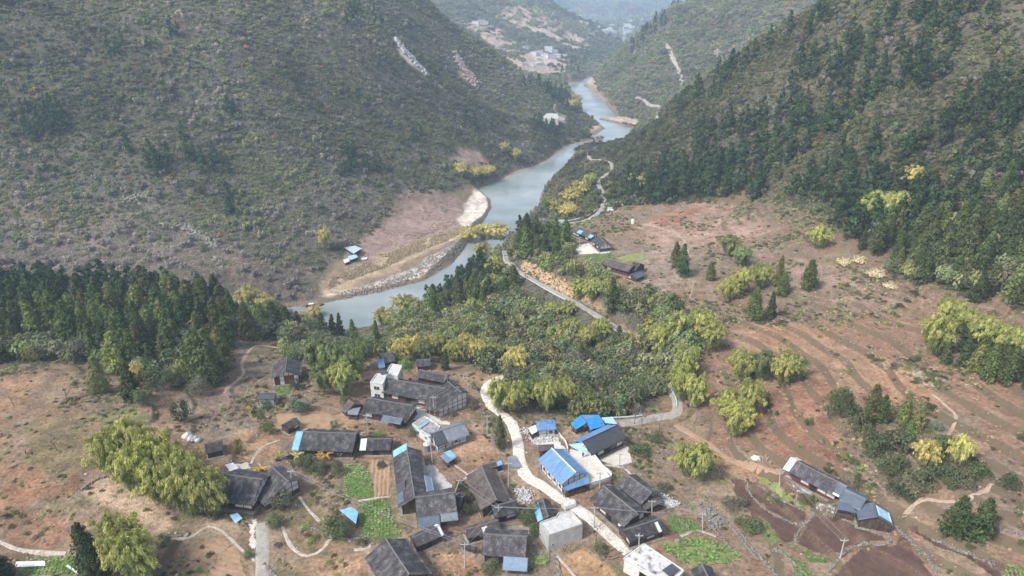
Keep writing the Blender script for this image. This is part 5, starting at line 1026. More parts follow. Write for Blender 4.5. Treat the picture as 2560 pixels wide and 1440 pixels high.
WALLS = [([(1863,1198),(1880,1242),(1924,1281),(1990,1311),(2008,1312)], 'stone edge between the two upper ploughed strips'),
 ([(2032,1284),(2022,1303),(1998,1330),(1989,1346),(1989,1362)], 'short stone edge separating the upper strips from the lower ploughed field'),
 ([(1886,1198),(1905,1218),(1950,1250),(2008,1275),(2036,1284)], 'stone edge below the grassy strip in front of the farmhouse'),
 ([(2216,1334),(2228,1350),(2215,1360),(2190,1364),(2160,1360),(2132,1370),(2100,1392),(2070,1430)], 'winding pale stone edge between the two large ploughed fields'),
 ([(2240,1318),(2282,1362),(2322,1402),(2345,1445)], 'stone bank along the right side of the lowest ploughed field'),
 ([(2060,1285),(2110,1300),(2160,1322),(2212,1336)], 'stone footing below the right half of the farmhouse yard'),
 ([(1965,1195),(2010,1235),(2070,1272),(2100,1290)], 'stone footing below the left half of the farmhouse yard'),
 ([(1760,1245),(1810,1300),(1850,1345),(1895,1400)], 'stone bank along the stream gully left of the ploughed fields'),
 ([(1700,1255),(1750,1290),(1790,1330),(1840,1385)], 'stone edge of the narrow dark strip by the gully'),
 ([(1848,1330),(1880,1370),(1925,1420),(1940,1440)], 'stone edge left of the lower green plot'),
 ([(1935,1375),(1985,1410),(2020,1445)], 'stone edge right of the lower green plot'),
 ([(1560,1180),(1600,1215),(1660,1265),(1720,1320)], 'low stones behind the two parallel houses'),
 ([(200,1228),(240,1200),(280,1190)], 'earth and stone bank above the left bamboo grove'),
 ([(985,1010),(1000,1040),(1020,1050)], 'stones below the dark metal awning'),
 ([(1130,1060),(1180,1052),(1215,1062),(1236,1110)], 'low stone rim of the round brown plot'),
 ([(780,1320),(850,1345),(900,1352),(935,1360)], 'stone bank below the cabbage plots'),
 ([(1115,1345),(1160,1330),(1185,1322)], 'stone bank above the brown plot at bottom middle'),
 ([(660,1410),(690,1440)], 'stones beside the farm lane'),
 ([(1330,1385),(1385,1392),(1400,1440)], 'stones right of the small garden at bottom middle'),
 ([(1430,742),(1480,768),(1520,792)], 'stone lip along the mountain road'),
 ([(2360,1270),(2450,1305),(2560,1340)], 'stone bank running right below the two round conifers'),
 ([(2330,1350),(2400,1378),(2480,1410)], 'stone bank above the lower right ploughed strip')]
for i, (px, lb) in enumerate(WALLS):
    L_ = len(smooth_path([hit(u, v)[:2] for u, v in px], .5)) * .5; rubble('stone_wall', px, .42, .28, int(min(L_ * 16, 900)), lb, seed=i)
rubble('rubble_heap', [(1298,1228),(1318,1240),(1312,1252)], 2.4, .5, 240, 'pale rubble heap beside the white road', 'rubble', M_roofslab, .22, 61)
rubble('rubble_heap', [(1318,1078),(1345,1100),(1375,1098)], 2.6, .4, 260, 'pale rubble and rubbish below the white outbuilding', 'rubble', M_roofslab, .24, 62)
rubble('rubble_heap', [(1656,1240),(1690,1262)], 1.6, .3, 120, 'pale rubble by the corner of the right parallel house', 'rubble', M_roofslab, .2, 63)
rubble('rubble_heap', [(1755,1275),(1790,1300),(1780,1320)], 2.2, .4, 140, 'ruined stone footing right of the green plot', 'rubble', M_stone, .3, 64)
rubble('gravel_bar_stones', [(860,742),(960,715),(1060,670),(1150,610)], 9, .1, 900, None, None, M_stone, .5, 65)['kind'] = 'stuff'
rubble('white_rock', [(468,1094),(482,1102),(490,1100)], .8, .8, 26, 'pile of pale rock on the small field behind the bamboo grove', 'rock', M_plaster, .75, 66)
rubble('boulder', [(1886,1146),(1894,1148)], .3, .5, 8, 'pale boulder beside the red dirt track', 'rock', M_plaster, .7, 67)
rubble('rock_outcrop', [(992,102),(1003,122),(1030,148),(1064,186)], 5, 2.0, 260, 'upper left pale rock scar on the spur of the left mountain', 'rock', M_roofslab, 1.5, 68)
rubble('rock_outcrop', [(1141,142),(1160,172),(1186,208)], 6, 2.0, 300, 'right hand pinkish rock scar on the far flank of the left mountain', 'rock', noisy('pink_rock', [(.34, .25, .20), (.50, .42, .36)], .3), 1.8, 69)
rubble('rock_outcrop', [(445,568),(490,580),(540,618)], 5, .8, 120, 'grey rock outcrop low on the left mountain', 'rock', M_stone, .9, 70)
rubble('rock_outcrop', [(310,500),(380,495)], 5, .8, 90, 'dark grey rocks above the left outcrop', 'rock', M_stone, .8, 71)
rubble('rock_outcrop', [(1765,18),(1780,28)], 6, 2, 60, 'pale cliff patch near the top of the middle mountain', 'rock', M_stone, 2, 72); rubble('rock_outcrop', [(1790,130),(1800,138)], 5, 2, 40, 'small pale cliff on the middle mountain', 'rock', M_stone, 2, 73)
rubble('road_cutting', [(1310,665),(1380,710),(1440,740)], 3.0, .8, 300, 'yellow rocky cutting above the mountain road', 'rock', noisy('ochre_rock', [(.40, .27, .13), (.58, .44, .27)], .4), .6, 74)
rubble('shoal', [(1480,344),(1500,342),(1524,338)], 3, .1, 90, 'low rocky shoal in the river bend', 'rock', M_stone, 1.2, 75)
# guard rails
M_rail = mat('rail_paint', (.62, .70, .72), .5)
def rail(px, label, h=.8, off=0):
    W = smooth_path([hit(u, v)[:2] for u, v in px], 1.2); t = np.gradient(W, axis=0); t /= np.hypot(t[:, 0], t[:, 1])[:, None]; z = tz(W[:, 0], W[:, 1]); c = (*W.mean(0), float(z.mean()))
    root = empty('guard_rail', c, 0, label, 'guard rail'); b = MB(); p_ = MB()
    for k in range(len(W) - 1):
        a_ = Vector((W[k][0] - c[0], W[k][1] - c[1], z[k] - c[2])); d_ = Vector((W[k + 1][0] - c[0], W[k + 1][1] - c[1], z[k + 1] - c[2])); n_ = Vector((-t[k][1], t[k][0], 0)) * .12
        b.hexa([a_ + Vector((0, 0, h - .35)) - n_, d_ + Vector((0, 0, h - .35)) - n_, d_ + Vector((0, 0, h - .35)) + n_, a_ + Vector((0, 0, h - .35)) + n_, a_ + Vector((0, 0, h)) - n_, d_ + Vector((0, 0, h)) - n_, d_ + Vector((0, 0, h)) + n_, a_ + Vector((0, 0, h)) + n_])
        if k % 2 == 0: p_.bar(a_ - Vector((0, 0, .5)), a_ + Vector((0, 0, h - .35)), .09, 4)
    b.build('rail', M_rail, root); p_.build('post', M_rail, root)
rail([(1415,753),(1350,718),(1298,687),(1272,662),(1257,634),(1246,612),(1255,597),(1284,586)], 'pale guard rail along the river side of the mountain road below the spur')
rail([(1386,552),(1430,552),(1468,542),(1496,524)], 'guard rail round the inner bend of the mountain road above the farm')
rail([(1692,1018),(1688,996),(1672,970)], 'guard rail on the bend where the mountain road leaves the village'); rail([(1530,1048),(1570,1046),(1605,1042)], 'guard rail along the road behind the pale blue awning')
# ---- power poles and wires
M_pole = noisy('pole_concrete', [(.42, .41, .39), (.56, .55, .53)], 1.5); M_wire = mat('wire', (.30, .30, .30), .6)
def pole(base, top, label, lamp=False):
    x, y, z = hit(*base); r = math.hypot(x, y)
    a, b_, c = ray(*top); t = y / b_; h = max(4.5, min(11.5, CAMZ + c * t - z)); lx = a * t - x; lx = lx if abs(lx) < 2.2 else math.copysign(2.2, lx)
    root = empty('power_pole', (x, y, z), 0, label, 'utility pole', 'concrete utility poles'); m_ = MB(); m_.bar((0, 0, -.5), (lx, 0, h), .17, 8, .10); m_.build('pole', M_pole, root)
    m_ = MB(); m_.box(lx - .9, lx + .9, -.06, .06, h - .55, h - .42); m_.bar((lx, .05, h - 1.2), (lx + .7, .05, h - .5), .03, 4); m_.build('crossarm', M_pole, root)
    for q in (-.8, 0, .8): m_ = MB(); m_.bar((lx + q, 0, h - .42), (lx + q, 0, h - .18), .06, 6, .04); m_.build('insulator', M_plaster, root)
    if lamp: m_ = MB(); m_.box(lx - .35, lx + .35, .1, .6, h - .1, h - .02); m_.build('solar_panel', M_slate, root); m_ = MB(); m_.box(lx - .12, lx + .12, .5, 1.3, h - .9, h - .78); m_.build('lamp_head', M_plaster, root)
    return (x + lx, y, z + h - .2)
PL = [((729,1233),(727,1175),'utility pole beside the sparse dark tree right of the large house',1), ((920,1084),(915,1036),'utility pole in front of the house with the pale gable',0), ((1086,1037),(1082,990),'utility pole on the pale yard in front of the right wing',0),
 ((1081,1158),(1076,1106),'utility pole just right of the round grey water tank',0), ((1162,1420),(1161,1357),'utility pole in the brown plot at bottom middle',1), ((1247,1303),(1246,1265),'utility pole at the foot of the low front wing',1), ((1171,975),(1166,935),'utility pole on the round brown plot behind the right wing',0),
 ((661,1008),(656,970),'utility pole against the small white shed',0), ((1218,1085),(1218,1037),'utility pole left of the tall thuja tree',0), ((1949,1222),(1950,1170),'utility pole at the left end of the long farmhouse',0), ((2100,1396),(2112,1347),'thin leaning pole on the stone edge between the ploughed fields',0),
 ((1757,1325),(1756,1282),'utility pole at the right corner of the green plot below the parallel houses',0), ((1486,1320),(1487,1266),'utility pole between white road and left parallel house',0), ((1630,1293),(1630,1250),'utility pole between the two parallel houses',0), ((1549,1167),(1550,1132),'utility pole in the yard of the dark roofed house',0),
 ((1606,662),(1605,625),'utility pole behind the brown long farmhouse',0), ((1725,743),(1736,703),'leaning utility pole on the bare slope right of the farms',0), ((1597,1372),(1598,1342),'street lamp pole above the stained flat roof',1), ((1271,1228),(1271,1155),'utility pole beside the rubble by the white road',0), ((1136,1232),(1150,1208),'short pole at the corner of the grey courtyard',0), ((1985,720),(1985,690),'utility pole on the terraces left of the lone columnar tree',0),
 ((1500,1225),(1500,1180),'pole at the outer corner of the white terrace wall',0), ((1449,617),(1450,592),'pole on the paved yard of the upper farmhouse',0)]
PT = [pole(*p) for p in PL]
def wire(i, j):
    a, b_ = Vector(PT[i]), Vector(PT[j]); L_ = (b_ - a).length; c = (a + b_) / 2; root = empty('power_line', c, 0, 'thin wires strung %s' % WL[(i, j)], 'power line')
    for off in (-.8, .8):
        m_ = MB(); pr = None
        for k in range(13):
            t = k / 12; p = a.lerp(b_, t) + Vector((off, 0, -L_ * .022 * 4 * t * (1 - t))) - c
            if pr is not None: m_.bar(pr, p, .035, 3)
            pr = p
        m_.build('wire', M_wire, root)
WL = {(0, 4): 'from beside the large house to the bottom middle brown plot', (4, 5): 'between the bottom middle pole and the low front wing', (5, 12): 'from the low front wing across to the white road', (12, 11): 'from the white road past the parallel houses to the green plot', (1, 2): 'over the house with the pale gable', (2, 6): 'over the right wing to the round brown plot', (3, 2): 'from the water tank to the pale yard', (9, 10): 'across the ploughed fields in front of the farmhouse', (1, 7): 'from the house with the pale gable to the small white shed', (3, 19): 'from the water tank pole to the courtyard corner', (19, 5): 'from the courtyard corner over the brown tiled roof', (13, 11): 'from between the parallel houses to the green plot', (15, 16): 'over the bare slope right of the farms'}
for k in WL: wire(*k)
# ---- tanks, wood piles, boat, people, graves
def at_base(u, v): x, y, z = hit(u, v); return Vector((x, y, z))
def lathe(prof, n=20):
    b = MB(); 
    for r, z in prof:
        for q in range(n): t = 6.28318 * q / n; b.V.append((r * math.cos(t), r * math.sin(t), z))
    for k in range(len(prof) - 1):
        for q in range(n): j = (q + 1) % n; b.F.append([k * n + q, k * n + j, (k + 1) * n + j, (k + 1) * n + q])
    b.F.append([(len(prof) - 1) * n + q for q in range(n)]); return b
r_ = empty('water_tank', at_base(1068, 1126), 0, 'round grey water tank with white lid at the corner of the broken roof house', 'water tank')
lathe([(1.0, -.3), (1.0, 2.0), (.95, 2.15)]).build('tank_body', M_greym, r_, True); lathe([(1.05, 2.15), (1.05, 2.3), (.7, 2.45), (.1, 2.5)]).build('lid', M_plaster, r_, True)
r_ = empty('water_tank', at_base(1582, 559), 0, 'white upright water tank on the bare terraces above the farm', 'water tank')
lathe([(1.0, -.3), (1.0, 2.3), (.8, 2.5)]).build('tank_body', M_plaster, r_, True); lathe([(.5, 2.5), (.5, 2.62), (.1, 2.66)]).build('lid', M_white, r_, True)
r_ = empty('white_tank', at_base(1423, 1278) + Vector((0, 1.5, 0)), .5, 'rounded white tank behind the bare block house', 'tank')
b = MB(); pr = [(-1.4, 0), (-1.5, .8), (-1.2, 1.4), (-.5, 1.7), (.5, 1.7), (1.2, 1.4), (1.5, .8), (1.4, 0)]; k = len(pr)
b.V = [(-1.6, y * .7, z) for y, z in pr] + [(1.6, y * .7, z) for y, z in pr]; b.F = [list(range(k)), list(range(k, 2 * k))[::-1]] + [[q, q + k, (q + 1) % k + k, (q + 1) % k] for q in range(k)]; b.build('tank_body', M_plaster, r_); lathe([(.35, 1.65), (.35, 1.85), (.05, 1.9)]).build('lid', M_white, r_)
for gi, ((u, v), lb) in enumerate((((1527, 527), 'white tomb slab at the top of the farm terraces, lower left one'), ((1551, 515), 'small white tomb slab beside the wood, upper one'))):
    r_ = empty('tomb', at_base(u, v), .3 - gi, lb, 'tomb'); b = MB(); b.box(-2.2, 2.2, -1.6, 1.6, -.5, .5); b.build('slab', M_plaster, r_); b = MB(); b.box(-1.6, 1.6, 1.2, 1.55, .5, 1.9); b.build('headstone', M_white, r_)
def woodpile(u, v, n, L_, label, seed=3, m=M_timber):
    rr = random.Random(seed); r_ = empty('wood_pile', at_base(u, v), rr.uniform(0, 3), label, 'wood pile')
    for k in range(n):
        a = rr.gauss(0, .5); x, y, z = rr.gauss(0, L_ * .25), rr.gauss(0, L_ * .25), rr.uniform(.1, .9) * max(0, 1 - abs(rr.gauss(0, .3))); l = L_ * rr.uniform(.3, .55)
        b = MB(); b.bar((x - math.cos(a) * l, y - math.sin(a) * l, z), (x + math.cos(a) * l, y + math.sin(a) * l, z + rr.gauss(0, .15)), rr.uniform(.06, .11), 5); b.build('log', m, r_)
M_log = noisy('cut_logs', [(.22, .15, .10), (.36, .26, .19)], 2)
woodpile(1526, 1388, 26, 3.0, 'heap of brown branches below the white road near the stained flat roof', 1, M_log); woodpile(612, 1308, 18, 2.2, 'wood pile beside the farm lane in front of the large house', 2, M_log); woodpile(1060, 1020, 10, 2.0, 'poles leaning below the right wing', 4, M_log); woodpile(1345, 1060, 10, 3, 'branches piled at the head of the village road', 5)
woodpile(1410, 1372, 5, 1.6, 'planks leaning at the foot of the bare block house', 6, M_log); woodpile(1920, 1150, 6, 3.0, 'fallen pale trunks beside the red dirt track', 7, M_yard); woodpile(1805, 1180, 3, 3.4, 'pale trunk lying by the bamboo on the red track', 8, M_yard)
for k, (u, v, n, l, lb) in enumerate([(1085, 1290, 12, 1.8, 'firewood under the right end of the ribbed tile wing'), (1108, 1312, 10, 1.6, 'planks and rubbish beside the narrow tiled shed with white end'), (900, 1085, 9, 1.6, 'boards between the long ribbed roof and the low shed'), (1178, 1320, 10, 1.8, 'boards by the narrow brown diagonal shed'), (1320, 1425, 9, 1.5, 'sticks beside the blue grey awning at bottom middle'), (1560, 1170, 8, 1.6, 'poles lying below the yard of the dark roofed house'), (1680, 1240, 8, 1.5, 'wood by the corner of the right parallel house'), (560, 1210, 8, 1.5, 'boards behind the large house by the bamboo grove'), (1392, 1092, 8, 1.4, 'boards on the upper terrace'), (985, 1070, 9, 1.6, 'boards below the dark metal awning'), (800, 1135, 9, 1.8, 'sticks under the banana plants'), (1245, 1370, 7, 1.3, 'planks left of the bottom middle awning')]): woodpile(u, v, n, l, lb, 20 + k, (M_log, M_timber, M_yard)[k % 3])
# boat moored at the left river bank
bp0 = Vector(at_z(787, 765, WATER)); r_ = empty('river_boat', bp0, .28, 'long narrow dark boat with a small white canopy moored at the left bank', 'boat'); b = MB(); st = []
for k in range(11):
    x = -5.5 + 1.1 * k; w = 1.25 * (1 - abs(x / 5.9) ** 2.6) + .12; sh = .55 + .35 * abs(x / 5.5) ** 2; st.append([(x, -w, sh), (x, -w * .75, -.15), (x, w * .75, -.15), (x, w, sh), (x, w * .8, sh - .05), (x, w * .6, .12), (x, -w * .6, .12), (x, -w * .8, sh - .05)])
for s_ in st: b.V += s_
for k in range(10):
    for q in range(8): b.F.append([k * 8 + q, k * 8 + (q + 1) % 8, (k + 1) * 8 + (q + 1) % 8, (k + 1) * 8 + q])
b.F += [list(range(8)), list(range(80, 88))[::-1]]; b.build('hull', noisy('boat_paint', [(.06, .035, .04), (.14, .07, .07)], 1), r_)
b = MB(); b.box(-3.6, -.6, -.95, .95, 1.75, 1.85); b.build('canopy', M_white, r_); b = MB()
for x in (-3.5, -.7):
    for y in (-.85, .85): b.bar((x, y, .2), (x, y, 1.75), .05, 4)
b.build('canopy_post', M_pole, r_); b = MB(); b.box(.2, 3.4, -.8, .8, .15, .5); b.build('cargo', noisy('red_cargo', [(.28, .08, .06), (.35, .2, .15)], 2), r_)
# people
SKIN = mat('skin', (.42, .27, .20), .6); HAIR = mat('hair', (.015, .013, .012), .6)
def person(pos, yaw, top, legs, label, bend=0.0):
    r_ = empty('person', pos, yaw, label, 'person'); r_.scale = (1, 1, 1)
    c, s = math.cos(bend), math.sin(bend)
    def up(x, y, z): h = z - .93; return (x, y + s * h, .93 + c * h) if z > .93 else (x, y, z)
    J = {'pelvis': ((0, 0, .93), .135), 'waist': (up(0, 0, 1.08), .125), 'chest': (up(0, .01, 1.30), .155), 'neck': (up(0, .01, 1.47), .06), 'head': (up(0, .02, 1.60), .095), 'crown': (up(0, .01, 1.70), .075), 'nose': (up(0, .11, 1.61), .018),
         'shL': (up(-.19, 0, 1.41), .065), 'elL': (up(-.25, .03, 1.13), .045), 'wrL': (up(-.24, .16, .90), .03), 'haL': (up(-.24, .20, .82), .035), 'shR': (up(.19, 0, 1.41), .065), 'elR': (up(.25, .03, 1.13), .045), 'wrR': (up(.24, .16, .90), .03), 'haR': (up(.24, .20, .82), .035),
         'hiL': ((-.10, 0, .86), .095), 'knL': ((-.11, .05, .48), .065), 'anL': ((-.11, -.03, .09), .042), 'toL': ((-.11, .14, .04), .04), 'hiR': ((.10, 0, .86), .095), 'knR': ((.11, .08, .48), .065), 'anR': ((.11, .05, .09), .042), 'toR': ((.11, .22, .04), .04)}
    E = [('pelvis', 'waist'), ('waist', 'chest'), ('chest', 'neck'), ('neck', 'head'), ('head', 'crown'), ('head', 'nose'), ('chest', 'shL'), ('shL', 'elL'), ('elL', 'wrL'), ('wrL', 'haL'), ('chest', 'shR'), ('shR', 'elR'), ('elR', 'wrR'), ('wrR', 'haR'), ('pelvis', 'hiL'), ('hiL', 'knL'), ('knL', 'anL'), ('anL', 'toL'), ('pelvis', 'hiR'), ('hiR', 'knR'), ('knR', 'anR'), ('anR', 'toR')]
    def skin(nm, keys, m, fat=1.0, parent=None):
        ks = list(keys); me = bpy.data.meshes.new(nm); me.from_pydata([J[k][0] for k in ks], [(ks.index(a), ks.index(b_)) for a, b_ in E if a in ks and b_ in ks], []); o = link(bpy.data.objects.new(nm, me), parent=parent); md = o.modifiers.new('skin', 'SKIN')
        for k, v in zip(ks, me.skin_vertices[0].data): v.radius = (J[k][1] * fat, J[k][1] * fat); v.use_root = (k == ks[0])
        sb = o.modifiers.new('sub', 'SUBSURF'); sb.levels = sb.render_levels = 1; me.materials.append(m); return o
    skin('body', J.keys(), SKIN, 1.0, r_)
    skin('jacket', ['pelvis', 'waist', 'chest', 'shL', 'elL', 'wrL', 'shR', 'elR', 'wrR'], top, 1.22, r_); skin('trousers', ['pelvis', 'hiL', 'knL', 'anL', 'hiR', 'knR', 'anR'], legs, 1.2, r_)
    me = bpy.data.meshes.new('hair'); hp = up(0, -.015, 1.655); b = MB(); n = 10
    for k in range(4):
        ph = k / 3 * 1.5; 
        for q in range(n): t = 6.283 * q / n; b.V.append((hp[0] + .118 * math.cos(ph) * math.cos(t), hp[1] + .125 * math.cos(ph) * math.sin(t), hp[2] + .115 * math.sin(ph)))
    for k in range(3):
        for q in range(n): j = (q + 1) % n; b.F.append([k * n + q, k * n + j, (k + 1) * n + j, (k + 1) * n + q])
    b.F.append([3 * n + q for q in range(n)]); b.build('hair', HAIR, r_, True)
C_red = mat('red_cloth', (.42, .03, .05), .9); C_dk = mat('dark_cloth', (.03, .035, .05), .9); C_bl = mat('blue_cloth', (.06, .09, .2), .9); C_wh = mat('pale_cloth', (.5, .45, .42), .9); C_mg = mat('dark_red_cloth', (.25, .03, .06), .9)
person(at_base(82, 1138), 1.2, C_red, C_dk, 'person in a red jacket bending over the left field, right one of the pair', .8); person(at_base(65, 1136), -.8, C_mg, C_dk, 'person in dark red stooping on the left field, left one of the pair', .5)
person(at_base(6, 1090), .4, C_wh, C_mg, 'person standing at the left edge of the fields in pale top and red trousers'); person(at_base(1313, 694), 2.6, C_dk, C_dk, 'person in dark clothes walking on the mountain road, left one'); person(at_base(1319, 697), 2.6, C_bl, C_dk, 'person in blue walking on the mountain road, right one')
person(Vector(at_z(1457, 1143, zt + 1.51)), 3.0, C_dk, C_dk, 'person in dark clothes by the parapet at the top of the white terrace')

# ---- far villages: plain white houses
M_farw = noisy('far_white_walls', [(.60, .59, .57), (.72, .71, .69)], .2); M_farr = noisy('far_roof', [(.30, .28, .27), (.5, .48, .46)], .1)
farh = []
for i, (u, v, w, d, h) in enumerate(FARH):
    x, y, z = FARXY[i]; z -= .8; w *= 1.35; d *= 1.2; h *= 1.25; r_ = empty('far_house', (x, y, z), (i * 1.7) % 1.1 - .5, None, 'house', 'white houses of the far village'); 
    r_['label'] = ('small white house in the far village on the slope beyond the river' if v > 110 else 'white house high on the far hill beside the ridge track') if i else 'leftmost white house of the far village beyond the river'
    b = MB(); b.box(-w / 2, w / 2, -d / 2, d / 2, -3, h); b.build('wall', M_farw, r_); b = MB(); b.box(-w / 2 - .4, w / 2 + .4, -d / 2 - .4, d / 2 + .4, h + .002, h + .4); b.build('roof', M_farr if i % 3 else M_farw, r_)
    for k in range(max(1, int(w / 4))):
        for q in range(max(1, int(h / 3))): b = MB(); xx = -w / 2 + (k + .5) * w / max(1, int(w / 4)); b.box(xx - .8, xx + .8, -d / 2 - .06, -d / 2 - .004, 1 + 3 * q, 2.3 + 3 * q); b.build('window', M_glass, r_)
b = MB(); rr = random.Random(5)
for k in range(80):
    u = rr.gauss(1530, 30); v = rr.uniform(52, 84) if u < 1560 else rr.uniform(50, 70); x, y, z = hit(u, v)
    if y < 2200 or z < -59.9: continue
    w = rr.uniform(10, 24); d = rr.uniform(8, 12); h = rr.uniform(5, 11); b.box(x - w / 2, x + w / 2, y - d / 2, y + d / 2, z - 3, z + h)
if b.V: b.build('distant_town', M_farw, kind='stuff', label='distant pale town on the valley floor beyond the far bend', cat='town')
# ------------------------------------------------------------------ trees, each one a thing: > crown, trunk
LO_ = LM['obj']
def trunk_mesh(name, r=.014, h=.9, limbs=0, seed=0, m=M_bark):
    b = MB(); rr = random.Random(seed); b.bar((0, 0, -.06), (0, 0, h), r, 6, r * .3)
    for k in range(limbs):
        z = rr.uniform(.25, .6) * h; a = rr.uniform(0, 6.28); l = rr.uniform(.25, .45); b.bar((0, 0, z), (math.cos(a) * l, math.sin(a) * l, z + l * rr.uniform(.6, 1.1)), r * .5, 4, r * .2)
    me = bpy.data.meshes.new(name); me.from_pydata(b.V, [], b.F); me.materials.append(m); return me
def culm_mesh(seed, n=26):
    b = MB(); rr = random.Random(seed)
    for k in range(n):
        a = rr.uniform(0, 6.28); d = rr.uniform(0, .2); p = None; lean = rr.uniform(.08, .35); H = rr.uniform(.5, .8)
        for j in range(4):
            t = j / 3; q = (math.cos(a) * (d + lean * t * t), math.sin(a) * (d + lean * t * t), H * t * (1 - .12 * t) - .03)
            if p: b.bar(p, q, .005, 3)
            p = q
    me = bpy.data.meshes.new('culms'); me.from_pydata(b.V, [], b.F); me.materials.append(M_culm); return me
def bare_mesh(seed, m=M_twig, spread=.55, depth=4):
    b = MB(); rr = random.Random(seed)
    def grow(p, d, l, r, k):
        q = p + d * l; b.bar(p, q, r, 4 if r > .006 else 3, r * .65)
        if k == 0: return
        for _ in range(3 if k > 1 else 4):
            nd = (d + Vector((rr.gauss(0, spread), rr.gauss(0, spread), rr.gauss(.1, .3)))).normalized(); grow(p.lerp(q, rr.uniform(.55, 1)), nd, l * rr.uniform(.55, .8), r * .55, k - 1)
    grow(Vector((0, 0, -.03)), Vector((rr.gauss(0, .06), rr.gauss(0, .06), 1)).normalized(), .36, .018, depth)
    me = bpy.data.meshes.new('branches'); me.from_pydata(b.V, [], b.F); me.materials.append(m); return me
def banana_fol(seed, n=11):
    f = Fol(seed); r = f.r
    for k in range(n):
        a = r.uniform(0, 6.28); up = r.uniform(.3, .9)
        for j in range(7):
            t = j / 6; c = np.array([math.cos(a) * .42 * t, math.sin(a) * .42 * t, .45 + up * .55 * math.sin(t * 2.1)])
            f.add(c[None], [[-.5 * math.cos(a) * t, -.5 * math.sin(a) * t, 1]], .09, np.array([1, 1, 1]) * r.uniform(.6, 1.25), asp=1.4, updir=[math.cos(a), math.sin(a), .6 - t * 1.6], jit=.15)
    return f
T_con = [conifer_fol(s, 1900, .026, wid=w).mesh('crown', LO_) for s, w in ((20, .16), (21, .19), (22, .14), (23, .21), (24, .17), (25, .25), (26, .23))]
T_thu = [conifer_fol(s, 2300, .026, wid=.24).mesh('crown', LO_) for s in (30, 31)]
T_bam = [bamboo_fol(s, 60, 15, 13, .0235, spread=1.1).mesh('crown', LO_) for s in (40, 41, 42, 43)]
T_rnd = [crown_fol(s, 26, 60, .052).mesh('crown', LO_) for s in (50, 51, 52)]
T_shb = [shrub_fol(s, 16, 60, .06, flat=.9).mesh('crown', LO_) for s in (60, 61)]
T_ban = [banana_fol(s).mesh('leaf_crown', LO_) for s in (70, 71)]
T_trk = trunk_mesh('trunk'); T_trr = [trunk_mesh('trunk', .03, 1.0, 7, s) for s in range(3)]; T_clm = [culm_mesh(s) for s in range(2)]; T_bare = [bare_mesh(s, depth=5) for s in range(4)]; T_bst = trunk_mesh('pseudostem', .05, .5, 0, 1, M_culm)
NT = 0
def put(name, parts, pos, h, w, tint, label, cat, group, lean=.03):
    """one tree: an empty at its foot, its crown and trunk below it"""
    global NT; NT += 1
    r_ = empty(name, pos, rng.uniform(0, 6.28), label, cat, group); r_.rotation_euler[0] = rng.normal(0, lean); r_.rotation_euler[1] = rng.normal(0, lean); r_.scale = (w, w, h)
    for nm, me in parts:
        o = bpy.data.objects.new(nm, me); o.color = (*tint, 1); C.objects.link(o); o.parent = r_
    return r_
def jt(c, a=.15): return tuple(np.clip(np.array(c) * rng.uniform(1 - a, 1 + a) * rng.uniform(1 - a * .4, 1 + a * .4, 3), .01, .9))
c_con, c_conl = (.080, .102, .034), (.135, .155, .05); c_bam, c_baml, c_bamd = (.31, .33, .115), (.44, .41, .16), (.18, .22, .095); c_brd = (.10, .14, .055); c_gry = (.16, .19, .105)
# conifers: sampled inside outlines drawn at their feet
STANDS = [  # outline, spacing, height range, probability noise threshold, label, group
 ([(-160,880),(0,880),(190,875),(225,905),(330,955),(420,945),(480,965),(560,950),(590,850),(590,790),(570,765),(450,745),(250,728),(0,712),(-160,712)], 7.4, (13, 20), -9, 'dark green conifer in the dense wood on the left above the village fields', 'conifers of the dense left hand wood'),
 ([(1048,775),(1085,802),(1165,795),(1232,762),(1238,720),(1212,680),(1190,655),(1150,660),(1110,690),(1075,720)], 6.4, (11, 16), -9, 'dark pointed conifer on the river spur left of the mountain road', 'conifers of the river spur'),
 ([(1288,635),(1330,655),(1405,645),(1420,615),(1345,598),(1290,600)], 6.6, (12, 17), -9, 'dark conifer in the clump between mountain road and upper farmhouse', 'conifers beside the upper farm'),
 ([(1512,497),(1560,505),(1650,510),(1720,505),(1830,492),(1960,490),(2050,520),(2110,600),(2250,690),(2400,742),(2640,790),(2640,560),(2430,500),(2250,440),(2050,410),(1800,400),(1650,425),(1560,455)], 6.4, (12, 17), -.35, 'dark conifer in the belt along the foot of the right mountain', 'conifers at the foot of the right mountain'),
 ([(2300,440),(2560,250),(2680,300),(2680,600),(2450,520),(2380,480)], 8.0, (11, 16), -.2, 'dark conifer on the steep slope at the right edge', 'conifers on the steep right edge'),
 ([(2330,910),(2400,935),(2480,965),(2600,1000),(2600,930),(2480,900),(2360,870)], 5.0, (9, 12), -9, 'dark green conifer in the row under the yellow bamboo at the right', 'conifers in the row under the right bamboo'),
 ([(2130,1045),(2180,1105),(2260,1150),(2330,1160),(2300,1080),(2220,1030),(2150,1010)], 6, (9, 13), -9, 'dark conifer in the thicket above the right hand farmhouse', 'conifers of the thicket above the farmhouse'),
]
_cand = []
for P, sp, (h0, h1), th, lb, gp in STANDS:
    x, y = sample_poly(wpoly(P), sp); n_ = fbm(x, y, 55, 3, 201); m = (n_ > th) & ~on_road(x, y) & ~in_house(x, y, 2) & (near_water(x, y) > 4)
    for a, b_ in zip(x[m], y[m]): _cand.append((math.hypot(a, b_), a, b_, h0 + (h1 - h0) * rng.uniform(-.35, 1.1), lb, gp, None))
